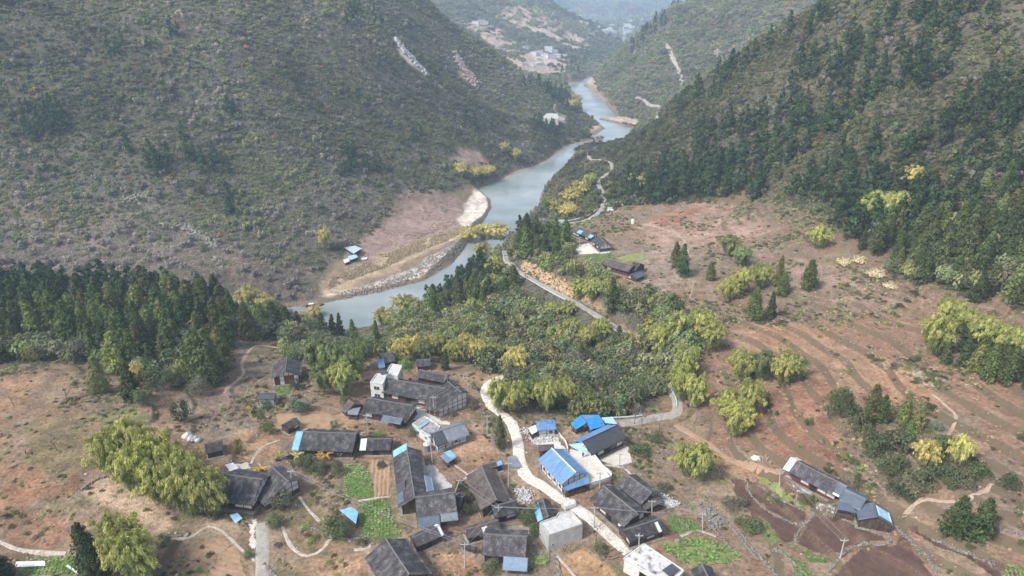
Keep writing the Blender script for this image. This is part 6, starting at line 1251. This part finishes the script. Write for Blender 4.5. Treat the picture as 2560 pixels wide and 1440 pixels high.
for u, v, h, lb in [(628,848,17,'tall conifer at the head of the dirt track, leftmost of its row'), (662,832,14,'second conifer of the row above the dirt track'), (690,826,14,'third conifer of the row above the dirt track'), (716,832,13,'fourth conifer of the row above the dirt track'), (748,838,12,'rightmost conifer of the row above the dirt track'),
   (806,838,12,'small dark conifer in front of the near river reach, leftmost'), (832,840,12,'small dark conifer in front of the near river reach, second from left'), (852,842,13,'small dark conifer in front of the near river reach, third from left'), (884,856,12,'small dark conifer in front of the near river reach, rightmost'), (942,878,14,'tall ragged conifer standing alone behind the blue sheeted dark house'),
   (1262,752,13,'conifer below the road beside yellow bamboo, left one'), (1287,718,12,'conifer below the road beside yellow bamboo, right one'), (1532,782,15,'single conifer below the road cutting left of the farm track'), (1706,692,16,'pair of columnar conifers on the bare slope, front one'), (1690,668,13,'pair of columnar conifers on the bare slope, rear one'),
   (1776,700,9,'small lone conifer left of the yellow bamboo clump'), (2021,722,13,'slim lone conifer on the dry terraces'), (1942,716,14,'conifer right of the yellow bamboo clump, rear one'), (1955,740,11,'conifer right of the yellow bamboo clump, middle one'), (1884,800,14,'dark conifer in front of the yellow bamboo clump, left one'), (1925,800,12,'dark conifer in front of the yellow bamboo clump, right one'),
   (1215,925,9,'conifer standing in the bamboo row behind the rear house'), (1112,925,9,'slim conifer at the middle of the bamboo row behind the village'), (535,965,15,'large conifer at the lower right corner of the left wood'), (255,980,13,'broad conifer at the lower edge of the left wood by the pale field'), (330,1000,14,'broad conifer behind the small yellow bamboo of the left wood')]:
    x, y, z = hit(u, v); _cand.append((0, x, y, h, lb, None, None))
_cand.sort(key=lambda q: q[0]); rest = []
_share = {}
for q in _cand: _share.setdefault(q[5], []).append(q)
_keep = list(_share.pop(None)); _caps = {'conifers of the dense left hand wood': 120, 'conifers of the river spur': 28, 'conifers beside the upper farm': 20, 'conifers at the foot of the right mountain': 60, 'conifers on the steep right edge': 12, 'conifers in the row under the right bamboo': 14, 'conifers of the thicket above the farmhouse': 10}
for g_, qs in _share.items():
    k_ = _caps[g_]; _keep += qs[:k_]; rest += [(q[1], q[2], q[3]) for q in qs[k_:]]
_cand = _keep
for k, (d_, x, y, h, lb, gp, _) in enumerate(_cand):
    if k >= 300: rest.append((x, y, h)); continue
    put('conifer', [('crown', T_con[rng.integers(0, 7)] if rng.uniform() < .85 else T_thu[rng.integers(0, 2)]), ('trunk', T_trk)], (x, y, float(tz(x, y)) - .2), h, h * rng.uniform(1.1, 1.5), jt(c_con if rng.uniform() < .65 else c_conl, .32), lb, 'conifer tree', gp)
# the further ones, on both mountains, as one wood
fx = [];
for P, sp, th in (([(2040,20),(2200,60),(2560,120),(2560,-20),(2110,-10)], 8, -.35), ([(2100,90),(2560,100),(2560,200),(2200,200),(1950,250),(1900,230)], 8, -.3), ([(1700,250),(1830,175),(1950,95),(2060,30),(2100,40),(1980,130),(1860,210),(1730,290),(1640,340)], 8.5, -.25), ([(1800,330),(2250,180),(2560,180),(2560,330),(2250,400),(1850,400)], 7.2, -.5), ([(1640,380),(1700,300),(1750,340),(1650,420)], 9, .05), ([(1640,440),(1800,400),(2050,410),(2030,330),(1900,300),(1740,330)], 7.5, -.05),
   ([(440,330),(700,360),(860,380),(1060,400),(1040,430),(850,440),(700,450),(480,430)], 7.5, .0), ([(50,270),(170,290),(170,360),(60,350)], 7, -.3), ([(350,395),(440,400),(430,450),(370,440)], 6, -9), ([(550,480),(640,490),(650,590),(560,560)], 8, .05), ([(640,220),(670,230),(670,260),(640,250)], 7, -.2), ([(560,280),(600,280),(600,300),(560,300)], 6, -9), ([(300,385),(325,385),(325,405),(300,405)], 5, -9),
   ([(1040,250),(1200,280),(1330,310),(1400,320),(1380,350),(1200,330),(1050,300)], 9, -.05), ([(1300,200),(1440,260),(1455,300),(1400,280),(1320,240)], 9, -.1), ([(1110,340),(1000,330),(1050,420),(1120,420)], 9, .0), ([(1400,160),(1470,130),(1465,175),(1415,190)], 15, -.1), ([(850,20),(960,60),(1100,120),(1080,150),(940,90),(850,60)], 12, .1), ([(1640,30),(1700,8),(1760,20),(1700,50),(1600,120),(1570,140)], 14, -.1), ([(0,0),(700,0),(700,120),(0,200)], 12, .22)):
    x, y = sample_poly(wpoly(P), sp); m = (fbm(x, y, 60, 3, 205) > th) & (near_water(x, y) > 6) & ~on_road(x, y); fx += [(a, b_, rng.uniform(11, 17)) for a, b_ in zip(x[m], y[m])]
fx += rest; fx = np.array(fx); n_ = len(fx); tt = np.array([jt((.050, .076, .032), .25) for _ in range(n_)]); print('far conifers', n_)
scatter('conifer_wood', P_far, fx[:, 0], fx[:, 1], 8 + rng.integers(0, 3, n_), np.stack([fx[:, 2] * 1.3, fx[:, 2] * 1.3, fx[:, 2]], 1), tt, 'scattered dark conifers far up both mountain sides', 'conifer wood', sink=.02, tilt=.03)
# bamboo clumps
for k, (u, v, h) in enumerate([(1330,905,9),(1385,870,9),(1455,915,10),(1290,845,8),(1240,850,8),(1500,880,9),(1345,825,8),(1175,850,8),(1080,850,8),(1545,865,9)]):
    x, y, z = hit(u, v); put('conifer', [('crown', T_con[rng.integers(0, 7)]), ('trunk', T_trk)], (x, y, z - .2), h, h * 1.4, jt(c_con, .2), 'dark conifer rising from the mixed wood between village and mountain road', 'conifer tree', 'conifers of the central wood')
B = [(292,1192,12,6,0,'left end of the biggest bamboo grove'),(345,1178,13,6,0,'rear left of the biggest bamboo grove'),(352,1232,12,6,0,'front left of the biggest bamboo grove'),(408,1205,13,6.5,0,'rear middle of the biggest bamboo grove'),(418,1262,12,6,0,'front middle of the biggest bamboo grove'),(470,1240,12,6,0,'rear right of the biggest bamboo grove'),(478,1284,12,6,0,'front right of the biggest bamboo grove'),(532,1290,11.5,5.5,0,'right end of the biggest bamboo grove, against the dark roof'),
 (310,1425,12,6,0,'bottom left beside the dark thuja, rear one'),(355,1455,11,5.5,0,'bottom left beside the dark thuja, front one'),(625,775,11,6,1,'yellow clump at the right end of the left wood'),(662,782,9,5,1,'smaller yellow clump right of the left wood'),(345,968,8,3.6,1,'small yellow clump at the lower edge of the left wood'),(790,800,7,4,1,'yellow clump beside the boat, left'),(765,815,7,4,1,'yellow clump at the near river bank below the boat'),
 (815,985,10,5,2,'olive clump left of the white two storey house, front left'),(860,990,11,5.5,0,'olive clump left of the white two storey house, front'),(885,965,11,5,2,'olive clump left of the white two storey house, right'),(840,945,12,6,2,'dark green clump behind the olive ones'),(900,925,11,5.5,2,'dark green clump next to the blue sheeted dark house'),(790,935,11,5.5,2,'dark green clump beside the timber house'),
 (1002,905,8,4,1,'left end of the yellowish row behind the village'),(1035,895,8,4,1,'second in the yellowish row behind the village'),(1065,905,8,4,2,'third in the yellowish row behind the village'),(1090,890,8,4,0,'fourth in the yellowish row behind the village'),(1135,905,8,4,0,'fifth in the yellowish row behind the village'),(1165,892,8.5,4.2,1,'sixth in the yellowish row behind the village'),(1195,905,8,4,1,'seventh in the yellowish row behind the village'),(1235,915,8,4,0,'right end of the yellowish row behind the village'),
 (1292,935,9,5,1,'round yellow clump at the top of the village road'),(1245,1030,10,4.5,0,'clump right beside the tall thuja at the road head'),(1285,1030,9,5,0,'clump behind the road head'),(1320,1010,10,5.5,2,'grey green clump above the road head'),(1365,1030,10,5.5,0,'big clump above the blue outbuilding'),(1405,1020,9.5,5,0,'clump above the bright blue sheds, left'),(1455,1028,8,4,2,'dark clump right behind the bright blue sheds'),
 (1180,606,9,7,1,'yellow clump on the river side of the road bend, left'),(1212,602,9,7,1,'yellow clump on the river side of the road bend, middle'),(1245,598,8.5,7,1,'yellow clump on the river side of the road bend, right'),(1208,650,9,5,0,'clump on the slope left of the road bend, upper'),(1238,690,9,4.5,0,'clump on the slope left of the road bend, middle'),(1232,735,9,4.5,0,'clump on the slope left of the road bend, lower'),
 (1446,750,9,5,0,'clump in the bank below the brown farmhouse, left'),(1482,752,9,5,0,'clump in the bank below the brown farmhouse, right'),(1592,478,9,5,0,'lone clump at the foot of the right mountain by the road'),(1392,535,8,5,0,'clump above the river below the inner road bend, lowest'),(1425,515,9,5.5,1,'clump above the river below the inner road bend, second'),(1418,548,8,5,1,'clump above the river below the inner road bend, beside the rail'),(1452,490,8,5,1,'clump above the river below the inner road bend, third'),(1475,470,8,4.5,0,'clump above the river below the inner road bend, fourth'),(1370,525,8,4.5,2,'clump above the river bank, nearest the water'),
 (1700,860,11,5.5,0,'clump in the gully, upper left'),(1745,850,11,6,0,'clump in the gully, upper middle'),(1775,880,11,5.5,0,'clump in the gully, upper right'),(1650,875,9,5,0,'olive clump right of the road by the cutting'),(1625,850,8,4.5,0,'small olive clump right of the road'),(1718,955,12,5.5,0,'tall clump inside the road bend, rear'),(1700,1000,11,5,0,'tall clump inside the road bend, front'),(1735,1020,11,5,0,'clump right of the road bend'),
 (1820,1055,9.5,5,0,'bright clump at the left edge of the red field, rear'),(1835,1090,10,5.5,0,'bright clump at the left edge of the red field, front'),(1875,1035,10,5.5,0,'clump between the twin olive clumps and the red field'),(1850,955,10,5.5,0,'left one of the twin olive clumps above the red field'),(1900,950,9,5,2,'middle of the olive clumps above the red field'),(1955,960,10,6,0,'right one of the twin olive clumps above the red field'),(1985,950,8,4.5,2,'rightmost olive clump above the red field'),
 (1820,640,9,5,2,'green clump on the upper terraces, rear'),(1852,668,9,5.5,2,'green clump on the upper terraces, front'),(1820,755,9,5,0,'yellow clump among the dark conifers, left'),(1855,735,11,6,0,'yellow clump among the dark conifers, middle'),(1900,722,10,5,0,'yellow clump among the dark conifers, right'),(2045,622,9,5,0,'lone clump at the edge of the right wood'),
 (2325,885,12,5.5,0,'left end of the bright hedge of clumps at the right edge, front'),(2360,830,11,6,0,'left end of the bright hedge of clumps at the right edge, rear'),(2410,855,10,5,0,'third in the bright hedge at the right edge'),(2450,880,10,5,0,'fourth in the bright hedge at the right edge'),(2490,895,10,5,0,'fifth in the bright hedge at the right edge'),(2530,910,10,5,0,'sixth in the bright hedge at the right edge'),(2570,920,10,5,0,'last in the bright hedge, cut by the right edge'),
 (2190,555,11,7,0,'big pale clump high on the right wood, left'),(2235,548,10,6,0,'big pale clump high on the right wood, right'),(2285,475,9,5,1,'orange yellow clump high on the right wood'),(1742,1195,9,5.5,0,'round clump between the parallel houses and the red track'),(1715,1185,8,4.5,0,'smaller clump joined to the round one by the red track'),
 (2305,1172,7,3.6,1,'yellow clump in the thicket above the farmhouse, left'),(2395,1165,7,3.6,1,'yellow clump in the thicket above the farmhouse, right'),(1395,865,8,5,0,'olive clump on the bushy slope below the road, first'),(1430,845,8,5,0,'olive clump on the bushy slope below the road, second'),(1465,870,8.5,5,0,'olive clump on the bushy slope below the road, third'),(1500,850,8,5,0,'olive clump on the bushy slope below the road, fourth'),(1380,800,7.5,4.5,0,'olive clump high on the bushy slope'),(1420,795,7,4.5,0,'olive clump high on the bushy slope near the road'),(1180,790,7.5,5,0,'clump below the spur conifers'),(965,815,8,7,0,'clump at the river edge left of the spur, lower'),(1015,785,9,8,0,'clump at the river edge left of the spur, upper'),
 (1150,440,9,6,1,'yellow clump by the small bare plot across the river, left'),(1190,447,9,6,1,'yellow clump by the small bare plot across the river, middle'),(1220,445,9,6,1,'yellow clump by the small bare plot across the river, right'),(1290,402,9,5,1,'round yellow clump on the far bank'),(1262,385,9,4,1,'slim yellow clump on the far bank'),(815,628,12,3.4,1,'slender yellow clump at the foot of the left mountain'),(1428,275,11,8,1,'yellow clump on the point of the far bend, left'),(1440,262,11,8,1,'yellow clump on the point of the far bend, right'),(75,800,9,4.5,1,'bright yellow green tree crown inside the left wood')]
for u, v, h, w, c_, lb in B:
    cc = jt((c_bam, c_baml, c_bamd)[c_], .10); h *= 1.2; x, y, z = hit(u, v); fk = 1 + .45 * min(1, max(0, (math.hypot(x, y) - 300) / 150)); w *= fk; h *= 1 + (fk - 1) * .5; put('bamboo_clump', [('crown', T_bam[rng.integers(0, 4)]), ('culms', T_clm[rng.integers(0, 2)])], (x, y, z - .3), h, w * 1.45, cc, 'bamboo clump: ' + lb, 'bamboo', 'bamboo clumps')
def one(kind, u, v, h, w, col, label, group=None):
    x, y, z = hit(u, v); M_ = {'rnd': lambda: [('crown', T_rnd[rng.integers(0, 3)]), ('trunk', T_trr[rng.integers(0, 3)])], 'thu': lambda: [('crown', T_thu[rng.integers(0, 2)]), ('trunk', T_trk)], 'shb': lambda: [('crown', T_shb[rng.integers(0, 2)]), ('stem', T_trk)], 'bare': lambda: [('branches', T_bare[rng.integers(0, 4)])], 'ban': lambda: [('leaf_crown', T_ban[rng.integers(0, 2)]), ('pseudostem', T_bst)]}[kind]()
    nm, cat = {'rnd': ('broadleaf_tree', 'tree'), 'thu': ('round_conifer', 'conifer tree'), 'shb': ('shrub', 'shrub'), 'bare': ('bare_tree', 'leafless tree'), 'ban': ('banana_plant', 'banana plant')}[kind]
    if kind in ('rnd',): s = (w / 2 / .95, h / 1.55)
    elif kind == 'thu': s = (w / .52, h)
    elif kind == 'shb': s = (w / 2, h / .95)
    elif kind == 'bare': s = (h * 1.1, h)
    else: s = (w, h)
    put(nm, M_, (x, y, z - .15), s[1], s[0], jt(col, .08), label, cat, group)
one('thu', 2382, 1338, 11, 7.6, (.07,.10,.036), 'left one of the two big round conifers at the lower right'); one('thu', 2440, 1342, 11, 7.6, (.07,.10,.036), 'right one of the two big round conifers at the lower right'); one('thu', 1252, 1118, 11, 4.4, (.085,.10,.045), 'tall thuja standing alone left of the village road head')
one('thu', 238, 1440, 15, 8, (.045,.065,.025), 'dark thuja at the bottom left beside bamboo'); one('thu', 8, 1450, 7, 7, (.03,.045,.025), 'dark round tree cut by the bottom left corner')
one('rnd', 840, 1345, 6.5, 7.0, c_brd, 'round dark green tree beside the small blue shelter'); one('rnd', 688, 1318, 4, 4, c_brd, 'small green tree left of the curving footpath'); one('rnd', 708, 1272, 6, 5.5, (.14,.15,.09), 'sparse grey green tree at the corner of the large house'); one('rnd', 752, 1030, 5, 8, (.10,.15,.085), 'blue green bushy tree above the tilled plot'); one('rnd', 742, 975, 5, 4, (.07,.09,.05), 'dark tree at the right corner of the timber house'); one('rnd', 665, 1022, 3, 3.5, (.12,.16,.07), 'small tree in front of the white shed')
one('rnd', 2020, 1062, 3, 2.8, (.07,.13,.04), 'round green bush alone on the red field'); one('shb', 1941, 1038, 1.8, 1.5, c_brd, 'tiny bush on the red field left of the round one'); one('rnd', 1315, 1312, 5, 4, c_brd, 'green tree left of the bare block house, upper'); one('rnd', 1338, 1290, 4.5, 3.5, c_brd, 'green tree left of the small blue sheeted house'); one('rnd', 1334, 1338, 3.5, 3, (.09,.14,.04), 'small green tree at the corner of the block house'); one('rnd', 1168, 1285, 3.4, 2.6, (.07,.12,.04), 'small dark tree right of the leaning roofed shed')
one('rnd', 620, 1395, 2.2, 2.2, (.10,.16,.05), 'small green bush right of the footpath fork'); one('rnd', 410, 1360, 2.5, 4, c_brd, 'green bush right of the bottom left bamboo'); one('rnd', 980, 935, 4, 4, (.16,.26,.07), 'light green tree behind the white flat block'); one('rnd', 1010, 920, 4.5, 5.5, (.17,.26,.08), 'light green round tree beside the pale terrace roof'); one('rnd', 836, 1068, 2.6, 2.6, (.13,.20,.06), 'little green tree on the tilled plot'); one('rnd', 948, 1092, 2.6, 2.6, (.16,.26,.05), 'bright green little tree below the dark metal awning')
one('shb', 1395, 900, 3, 5, c_brd, 'dark shrub between bamboo row and road head'); one('rnd', 1555, 780, 4, 5, (.12,.17,.06), 'green tree right of the single conifer'); one('rnd', 600, 1140, 6, 3.0, (.17,.14,.05), 'brownish slender tree on the small ribbed plot'); one('rnd', 675, 1085, 4.5, 3.6, (.12,.15,.055), 'olive tree left of the small open barn'); one('rnd', 455, 1052, 7.5, 6, (.05,.075,.03), 'dark tree at the lower edge of the leafless thicket'); one('rnd', 2338, 1072, 3, 4.5, c_gry, 'grey green shrub by the terrace track')
one('shb', 2320, 1080, 1.4, 2, c_gry, 'low shrub left of the grey green one'); one('rnd', 1905, 900, 3.2, 3.4, (.075,.10,.05), 'dark bush at the top of the orange field'); one('rnd', 1640, 780, 5, 7, c_brd, 'green bushes at the end of the farm footpath'); one('rnd', 1690, 790, 5, 7, (.11,.15,.07), 'green tree left of the gully bamboo')
for k, (u, v, h, w) in enumerate([(770,890,10,12),(805,882,11,12),(742,900,8,9),(838,900,11,12),(872,902,10,11),(905,892,9,9)]): one('rnd', u, v, h * .9, w, c_gry if k % 2 else (.13,.17,.075), 'grey green broadleaf crown right of the timber house, number %s from the left' % ('one two three four five six'.split()[k]))
for k, (u, v, h, w, lb) in enumerate([(95,905,8,8,'olive crown at the lower edge of the left wood, far left'),(205,900,9,8,'olive crown at the lower edge of the left wood, near the pale field'),(400,975,9,9,'grey green crown in the thicket below the left wood'),(450,960,8,9,'brownish crown in the thicket below the left wood'),(500,985,7,8,'low grey crown at the foot of the left wood'),(150,790,10,8,'pale green crown amid the conifers of the left wood'),(480,800,10,8,'grey crown beside the leafless tree in the left wood'),(730,800,8,8,'olive crown by the near river bank'),(360,1010,7,7,'dark green crown below the two broad conifers')]): one('rnd', u, v, h, w, ((.17,.175,.07),(.16,.15,.11),(.11,.13,.06))[k % 3], lb)
for k, (u, v, h, w, lb) in enumerate([(1150,1225,3.5,3.5,'small green tree right of the grey courtyard'),(1172,1250,3.2,3.4,'bush beside the left eave of the brown tiled house'),(1195,1275,3.4,3,'bush by the lower left eave of the brown tiled house'),(770,1165,4,6,'brownish bush below the banana plants'),(800,1180,4,5,'green bush left of the upper cabbage plot'),(845,1185,4.5,4,'upright bush touching the upper cabbage plot'),(1000,1065,3,4,'bush right of the dark metal awning'),(1035,1085,3.4,4.5,'bush below the broken flat roof'),(1180,1020,3,4,'bush beside the far pole of the right wing'),(955,1170,3,2.5,'thin bush along the left eave of the very long roof'),(1500,1380,3,4,'grey bush beside the lower white road'),(1660,1225,3,4,'bush above the right parallel house'),(1600,1135,3.5,6,'green bushes right of the dark roofed house'),(1640,1100,3,6,'green bushes in the small gully behind the yard'),(735,1230,3.4,3,'bush at the foot of the pole by the large house'),(870,1010,3,5,'green bush behind the low brown shed'),(905,1360,2.2,3,'bush at the lower corner of the cabbage plot'),(1130,1040,2.5,3,'bush on the rim of the round brown plot'),(1290,1400,3,4,'green bush left of the lowest awning'),(1230,1425,3.4,5,'green bush at bottom middle left of the blue grey awning'),(1840,1265,3,7,'green scrub along the stream gully, upper'),(1870,1320,3,7,'green scrub along the stream gully, lower')]): one('shb', u, v, h, w, ((.10,.13,.055),(.13,.145,.07),(.16,.15,.10))[k % 3], lb)
names = 'first second third fourth fifth sixth seventh eighth ninth tenth eleventh twelfth thirteenth fourteenth'.split()
for k, (u, v, h, w) in enumerate([(1430,985,10,12),(1470,975,11,13),(1515,985,11,12),(1480,930,10,12),(1530,930,10,12),(1430,930,9,11),(1560,965,10,11),(1500,1030,9,11),(1545,1022,9,10),(1600,990,9,10),(1440,900,8,10),(1560,910,9,11),(1598,925,8,10),(1640,985,8,9)]): one('rnd', u, v, h * .9, w, ((.085,.10,.055), c_gry, (.15,.14,.105))[k % 3], 'dark broadleaf crown of the ravine thicket, %s from its front left' % names[k])
for k, (u, v, h, w) in enumerate([(2110,1040,6,8),(2100,1010,6,7),(2150,1080,6,7),(2190,1130,6,8),(2230,1180,6,8),(2290,1220,5,8),(2350,1200,5,7),(2360,1130,5,7),(2400,1210,5,7),(2250,1240,4,6),(2440,1190,4,6),(2250,1120,6,8),(2520,1215,3.5,5),(2330,1155,5,7)]): one('shb', u, v, h, w * 1.1, ((.075,.10,.045), (.10,.13,.05), (.13,.135,.07))[k % 3], 'evergreen bush in the thicket above the farmhouse, %s from its upper left' % names[k])
for k, (u, v, h) in enumerate([(145,1128,8),(35,1015,7),(165,1000,8),(215,960,7),(1605,1065,9),(1585,1060,8),(1650,1075,7),(2326,0,5),(2060,690,6),(2090,700,5),(1980,700,5),(505,885,12),(415,1010,9),(1490,1360,8),(1395,880,7),(1735,1060,8),(1185,985,6),(1560,1085,6)]):
    if v > 10: one('bare', u, v, h, h, (1,1,1), 'leafless tree, ' + ['standing dark in the left dry field','at the left edge below the wood','on the left field below the pale patch','at the edge of the left pale field','behind the pale blue awning, left','behind the pale blue awning, far left','right of the road behind the awning','','on the terrace above the slim conifer, left','on the terrace above the slim conifer, right','left of the slim lone conifer','large and grey inside the left wood','in the grey thicket below the left wood','beside the white road by the low black shed','between the bamboo row and the ravine','at the outer side of the road bend','on the round brown plot','right of the dark roofed house'][k])
for k, (u, v, h, w, c_) in enumerate([(820,1118,3.6,5.5,(.55,.36,.06)),(815,1150,3.4,5,(.52,.33,.05)),(862,1140,3.0,4.5,(.48,.34,.08)),(742,1150,2.8,5,(.40,.34,.14)),(700,1150,2.6,4,(.30,.28,.10)),(1508,1045,3.4,4.5,(.16,.30,.07)),(628,1030,2.2,3,(.40,.30,.10)),(655,1180,2.6,5,(.52,.36,.10))]): one('ban', u, v, h, w, c_, 'banana plant with %s leaves, %s' % ('green' if k == 5 else 'orange yellow', ['in front of the long ribbed roof, upper','in front of the long ribbed roof, lower','in front of the long ribbed roof, right one','below the blue tarpaulin end, right','below the blue tarpaulin end, left','behind the bright blue sheds','on the rubbish slope left of the white shed','behind the right wing of the large house'][k]))
for k, (u, v, w, h) in enumerate([(2110,660,7,3.2),(2150,655,6,3),(2190,690,8,3.5),(2225,720,6,3)]):
    x, y, z = hit(u, v); f_ = grass_fol(300 + k, 420, .09); put('reed_tuft', [('blades', f_.mesh('blades', LO_))], (x, y, z), h, w, (.52,.44,.28), 'pale dry reed clump at the foot of the right wood, %s from the left' % names[k], 'reeds', None)

# ---- undergrowth of the near land: weeds, small bushes, dry grass, and crops
def under():
    x, y, r, s = wild_points(95, 420, 0.75, .0016, 330000); m = (gsample(GW, x, y) < .5) & (gsample(GVIS, x, y) > .5) & ~on_road(x, y) & ~in_house(x, y, .8) & (near_water(x, y) > 2)
    plain = (y > 380) & (x < 30); n1 = fbm(x, y, 26, 4, 301); n2 = fbm(x, y, 9, 3, 302); u = rng.uniform(0, 1, len(x))
    sl = gsample(GSL, x, y); m &= (u < np.clip(.22 + 1.5 * n1 + .9 * n2 + .9 * (sl - .25) * (n2 > 0), .06, 1.0)) & ~plain
    for P, kd, a, sp in crops: m &= poly_sd(x, y, P) > .3
    for P in PLOTS: m &= poly_sd(x, y, P) > .2
    x, y, s, n1, n2, sl = x[m], y[m], s[m], n1[m], n2[m], sl[m]; n_ = len(x); v = rng.uniform(0, 1, n_)
    steep = np.clip(n1 + .4 * n2, -1, 1); kind = np.where(v < .50, 2, np.where(v < .74, 1, 0)); sc = s * rng.uniform(.35, .95, n_) * (1 + .8 * np.clip(steep, 0, 1) + 1.2 * np.clip(sl - .3, 0, .8)); sc[kind == 2] *= .8
    g = np.array([.15, .165, .065])[None] * (1 - rng.uniform(0, .5, (n_, 1))); lg = rng.uniform(0, 1, n_) < .2; g[lg] = (.22, .27, .09)
    tint = np.where((kind == 1)[:, None], np.array([.26, .205, .17])[None], np.where((kind == 2)[:, None], np.array([.42, .33, .20])[None], g)) * rng.uniform(.7, 1.2, (n_, 1))
    idx = np.where(kind == 1, 4 + rng.integers(0, 2, n_), np.where(kind == 2, 6 + rng.integers(0, 2, n_), rng.integers(0, 4, n_)))
    scatter('field_weeds', P_near, x, y, idx, np.stack([sc, sc, sc * rng.uniform(.4, .9, n_)], 1), np.clip(tint, .02, .7), 'dry grass, weeds and low bushes on banks and fallow plots', 'weeds'); return n_
PLOTS = [wpoly(p) for p in ([(1823,1195),(1858,1200),(1922,1260),(2030,1284),(2120,1302),(2222,1352),(2080,1388),(1962,1362),(1850,1260)], [(2226,1362),(2124,1386),(2076,1450),(2336,1450),(2252,1335)], [(1058,1165),(1085,1160),(1110,1190),(1138,1228),(1066,1236)], [(1033,1016),(1070,1018),(1128,1064),(1022,1050)], [(916,1150),(975,1148),(979,1238),(930,1245)], [(1388,1062),(1420,1128),(1529,1196),(1470,1215),(1340,1115)], [(1431,616),(1500,625),(1528,634),(1446,640)], [(690,1036),(900,1034),(915,1058),(700,1080)], [(1500,1152),(1545,1108),(1580,1158),(1538,1166)], [(1245,1315),(1330,1308),(1346,1352),(1255,1345)])]
print('under', under())
x, y, r_0, s_ = wild_points(95, 420, .9, .002, 90000); m = (gsample(GW, x, y) < .5) & (gsample(GVIS, x, y) > .5) & ~in_house(x, y, .3) & (near_water(x, y) > 2) & ~((y > 380) & (x < 30)) & (rng.uniform(0, 1, len(x)) < np.clip(.10 + 1.2 * fbm(x, y, 20, 3, 350) + .8 * (gsample(GSL, x, y) - .2), .02, .8))
for P in PLOTS: m &= poly_sd(x, y, P) > .3
x, y = x[m], y[m]; n_ = len(x); s_ = np.exp(rng.normal(-1.75, .45, n_))
scatter('loose_stones', P_near, x, y, 15 + rng.integers(0, 2, n_), s_, np.array([.40, .37, .33]) * rng.uniform(.45, 1.2, (n_, 1)), 'loose pale stones strewn over fields and banks', 'stones', sink=0)
cx_, cy_, ck_, cs_ = [], [], [], []
for P, kd, a, sp in crops:
    lo, hi = P.min(0), P.max(0); c = (lo + hi) / 2; Rm = max(hi - lo); g1, g2 = np.meshgrid(np.arange(-Rm, Rm, sp), np.arange(-Rm, Rm, sp * .8), indexing='ij'); a = R(a); X = c[0] + g1 * math.cos(a) - g2 * math.sin(a) + rng.normal(0, .08, g1.shape); Y = c[1] + g1 * math.sin(a) + g2 * math.cos(a) + rng.normal(0, .08, g1.shape)
    m = (poly_sd(X, Y, P) < -.2) & (rng.uniform(0, 1, X.shape) < .85 + .4 * fbm(X, Y, 4, 2, 330)) & ~in_house(X, Y, .2); cx_ += list(X[m]); cy_ += list(Y[m]); ck_ += [kd] * int(m.sum()); cs_ += [sp] * int(m.sum())
cx_, cy_, cs_ = np.array(cx_), np.array(cy_), np.array(cs_); n_ = len(cx_); cab = np.array([k == 'cabbage' for k in ck_]); v = rng.uniform(0, 1, (n_, 1)); patchy = smooth(fbm(cx_, cy_, 6, 2, 331), -.1, .3)[:, None]
tint = np.where(cab[:, None], np.array([.24, .31, .12]) * (1 - patchy) + np.array([.14, .24, .06]) * patchy, np.array([.15, .22, .07])) * (.7 + .6 * v)
scatter('crops', P_near, cx_, cy_, 8 + rng.integers(0, 2, n_), cs_ * rng.uniform(.9, 1.35, n_), tint, 'cabbages and leafy greens growing in the vegetable plots', 'crops', sink=0, zoff=.12, tilt=.08)
# reeds and stones of the river plain
x, y = sample_poly(wpoly([(812,722),(900,692),(1000,650),(1080,614),(1162,582),(1160,568),(1070,592),(960,642),(880,680),(830,705)], -55.5), 1.25); m = (fbm(x, y, 9, 3, 345) > -.22); x, y = x[m], y[m]; n_ = len(x); v = rng.uniform(.7, 1.15, (n_, 1))
scatter('reed_bed', P_near, x, y, np.full(n_, 10), np.stack([np.full(n_, 1.5)] * 2 + [rng.uniform(1.2, 2.3, n_)], 1), np.array([.44, .365, .235]) * v, 'tan dry reeds in a band between ploughed plain and gravel bar', 'reeds')
x, y = sample_poly(wpoly([(905,640),(905,600),(960,560),(1010,510),(1060,495),(1150,500),(1160,520),(1140,560),(1060,600),(960,650),(850,700)], -53), 3.2); m = fbm(x, y, 12, 2, 340) > .05; x, y = x[m], y[m]; n_ = len(x)
scatter('plain_stubble', P_near, x, y, 4 + rng.integers(0, 2, n_), np.stack([rng.uniform(.8, 2.2, n_)] * 2 + [rng.uniform(.2, .5, n_)], 1), np.array([.16, .11, .09]) * rng.uniform(.7, 1.2, (n_, 1)), 'dark stubble clumps on the ploughed plain across the river', 'stubble')
# ------------------------------------------------------------------ haze
top = max(float(GZ.max()), CAMZ) + 12; b = MB(); b.box(-7600, 7600, -60, 9000, WATER - 6, top); hz = b.build('haze', None) if False else None
me = bpy.data.meshes.new('haze'); me.from_pydata(b.V, [], b.F); me.update(); hz = link(bpy.data.objects.new('haze', me), kind='stuff')
m = bpy.data.materials.new('haze'); m.use_nodes = True; nt = m.node_tree; nt.nodes.remove(nt.nodes['Principled BSDF']); pv = nt.nodes.new('ShaderNodeVolumePrincipled'); pv.inputs['Color'].default_value = (.60, .79, 1.0, 1); pv.inputs['Density'].default_value = HAZE; pv.inputs['Anisotropy'].default_value = 0.0
nt.links.new(pv.outputs[0], nt.nodes['Material Output'].inputs['Volume']); me.materials.append(m)
print('trees', NT, 'ground z', float(GZ.min()), float(GZ.max()), 'objects', len(bpy.data.objects))
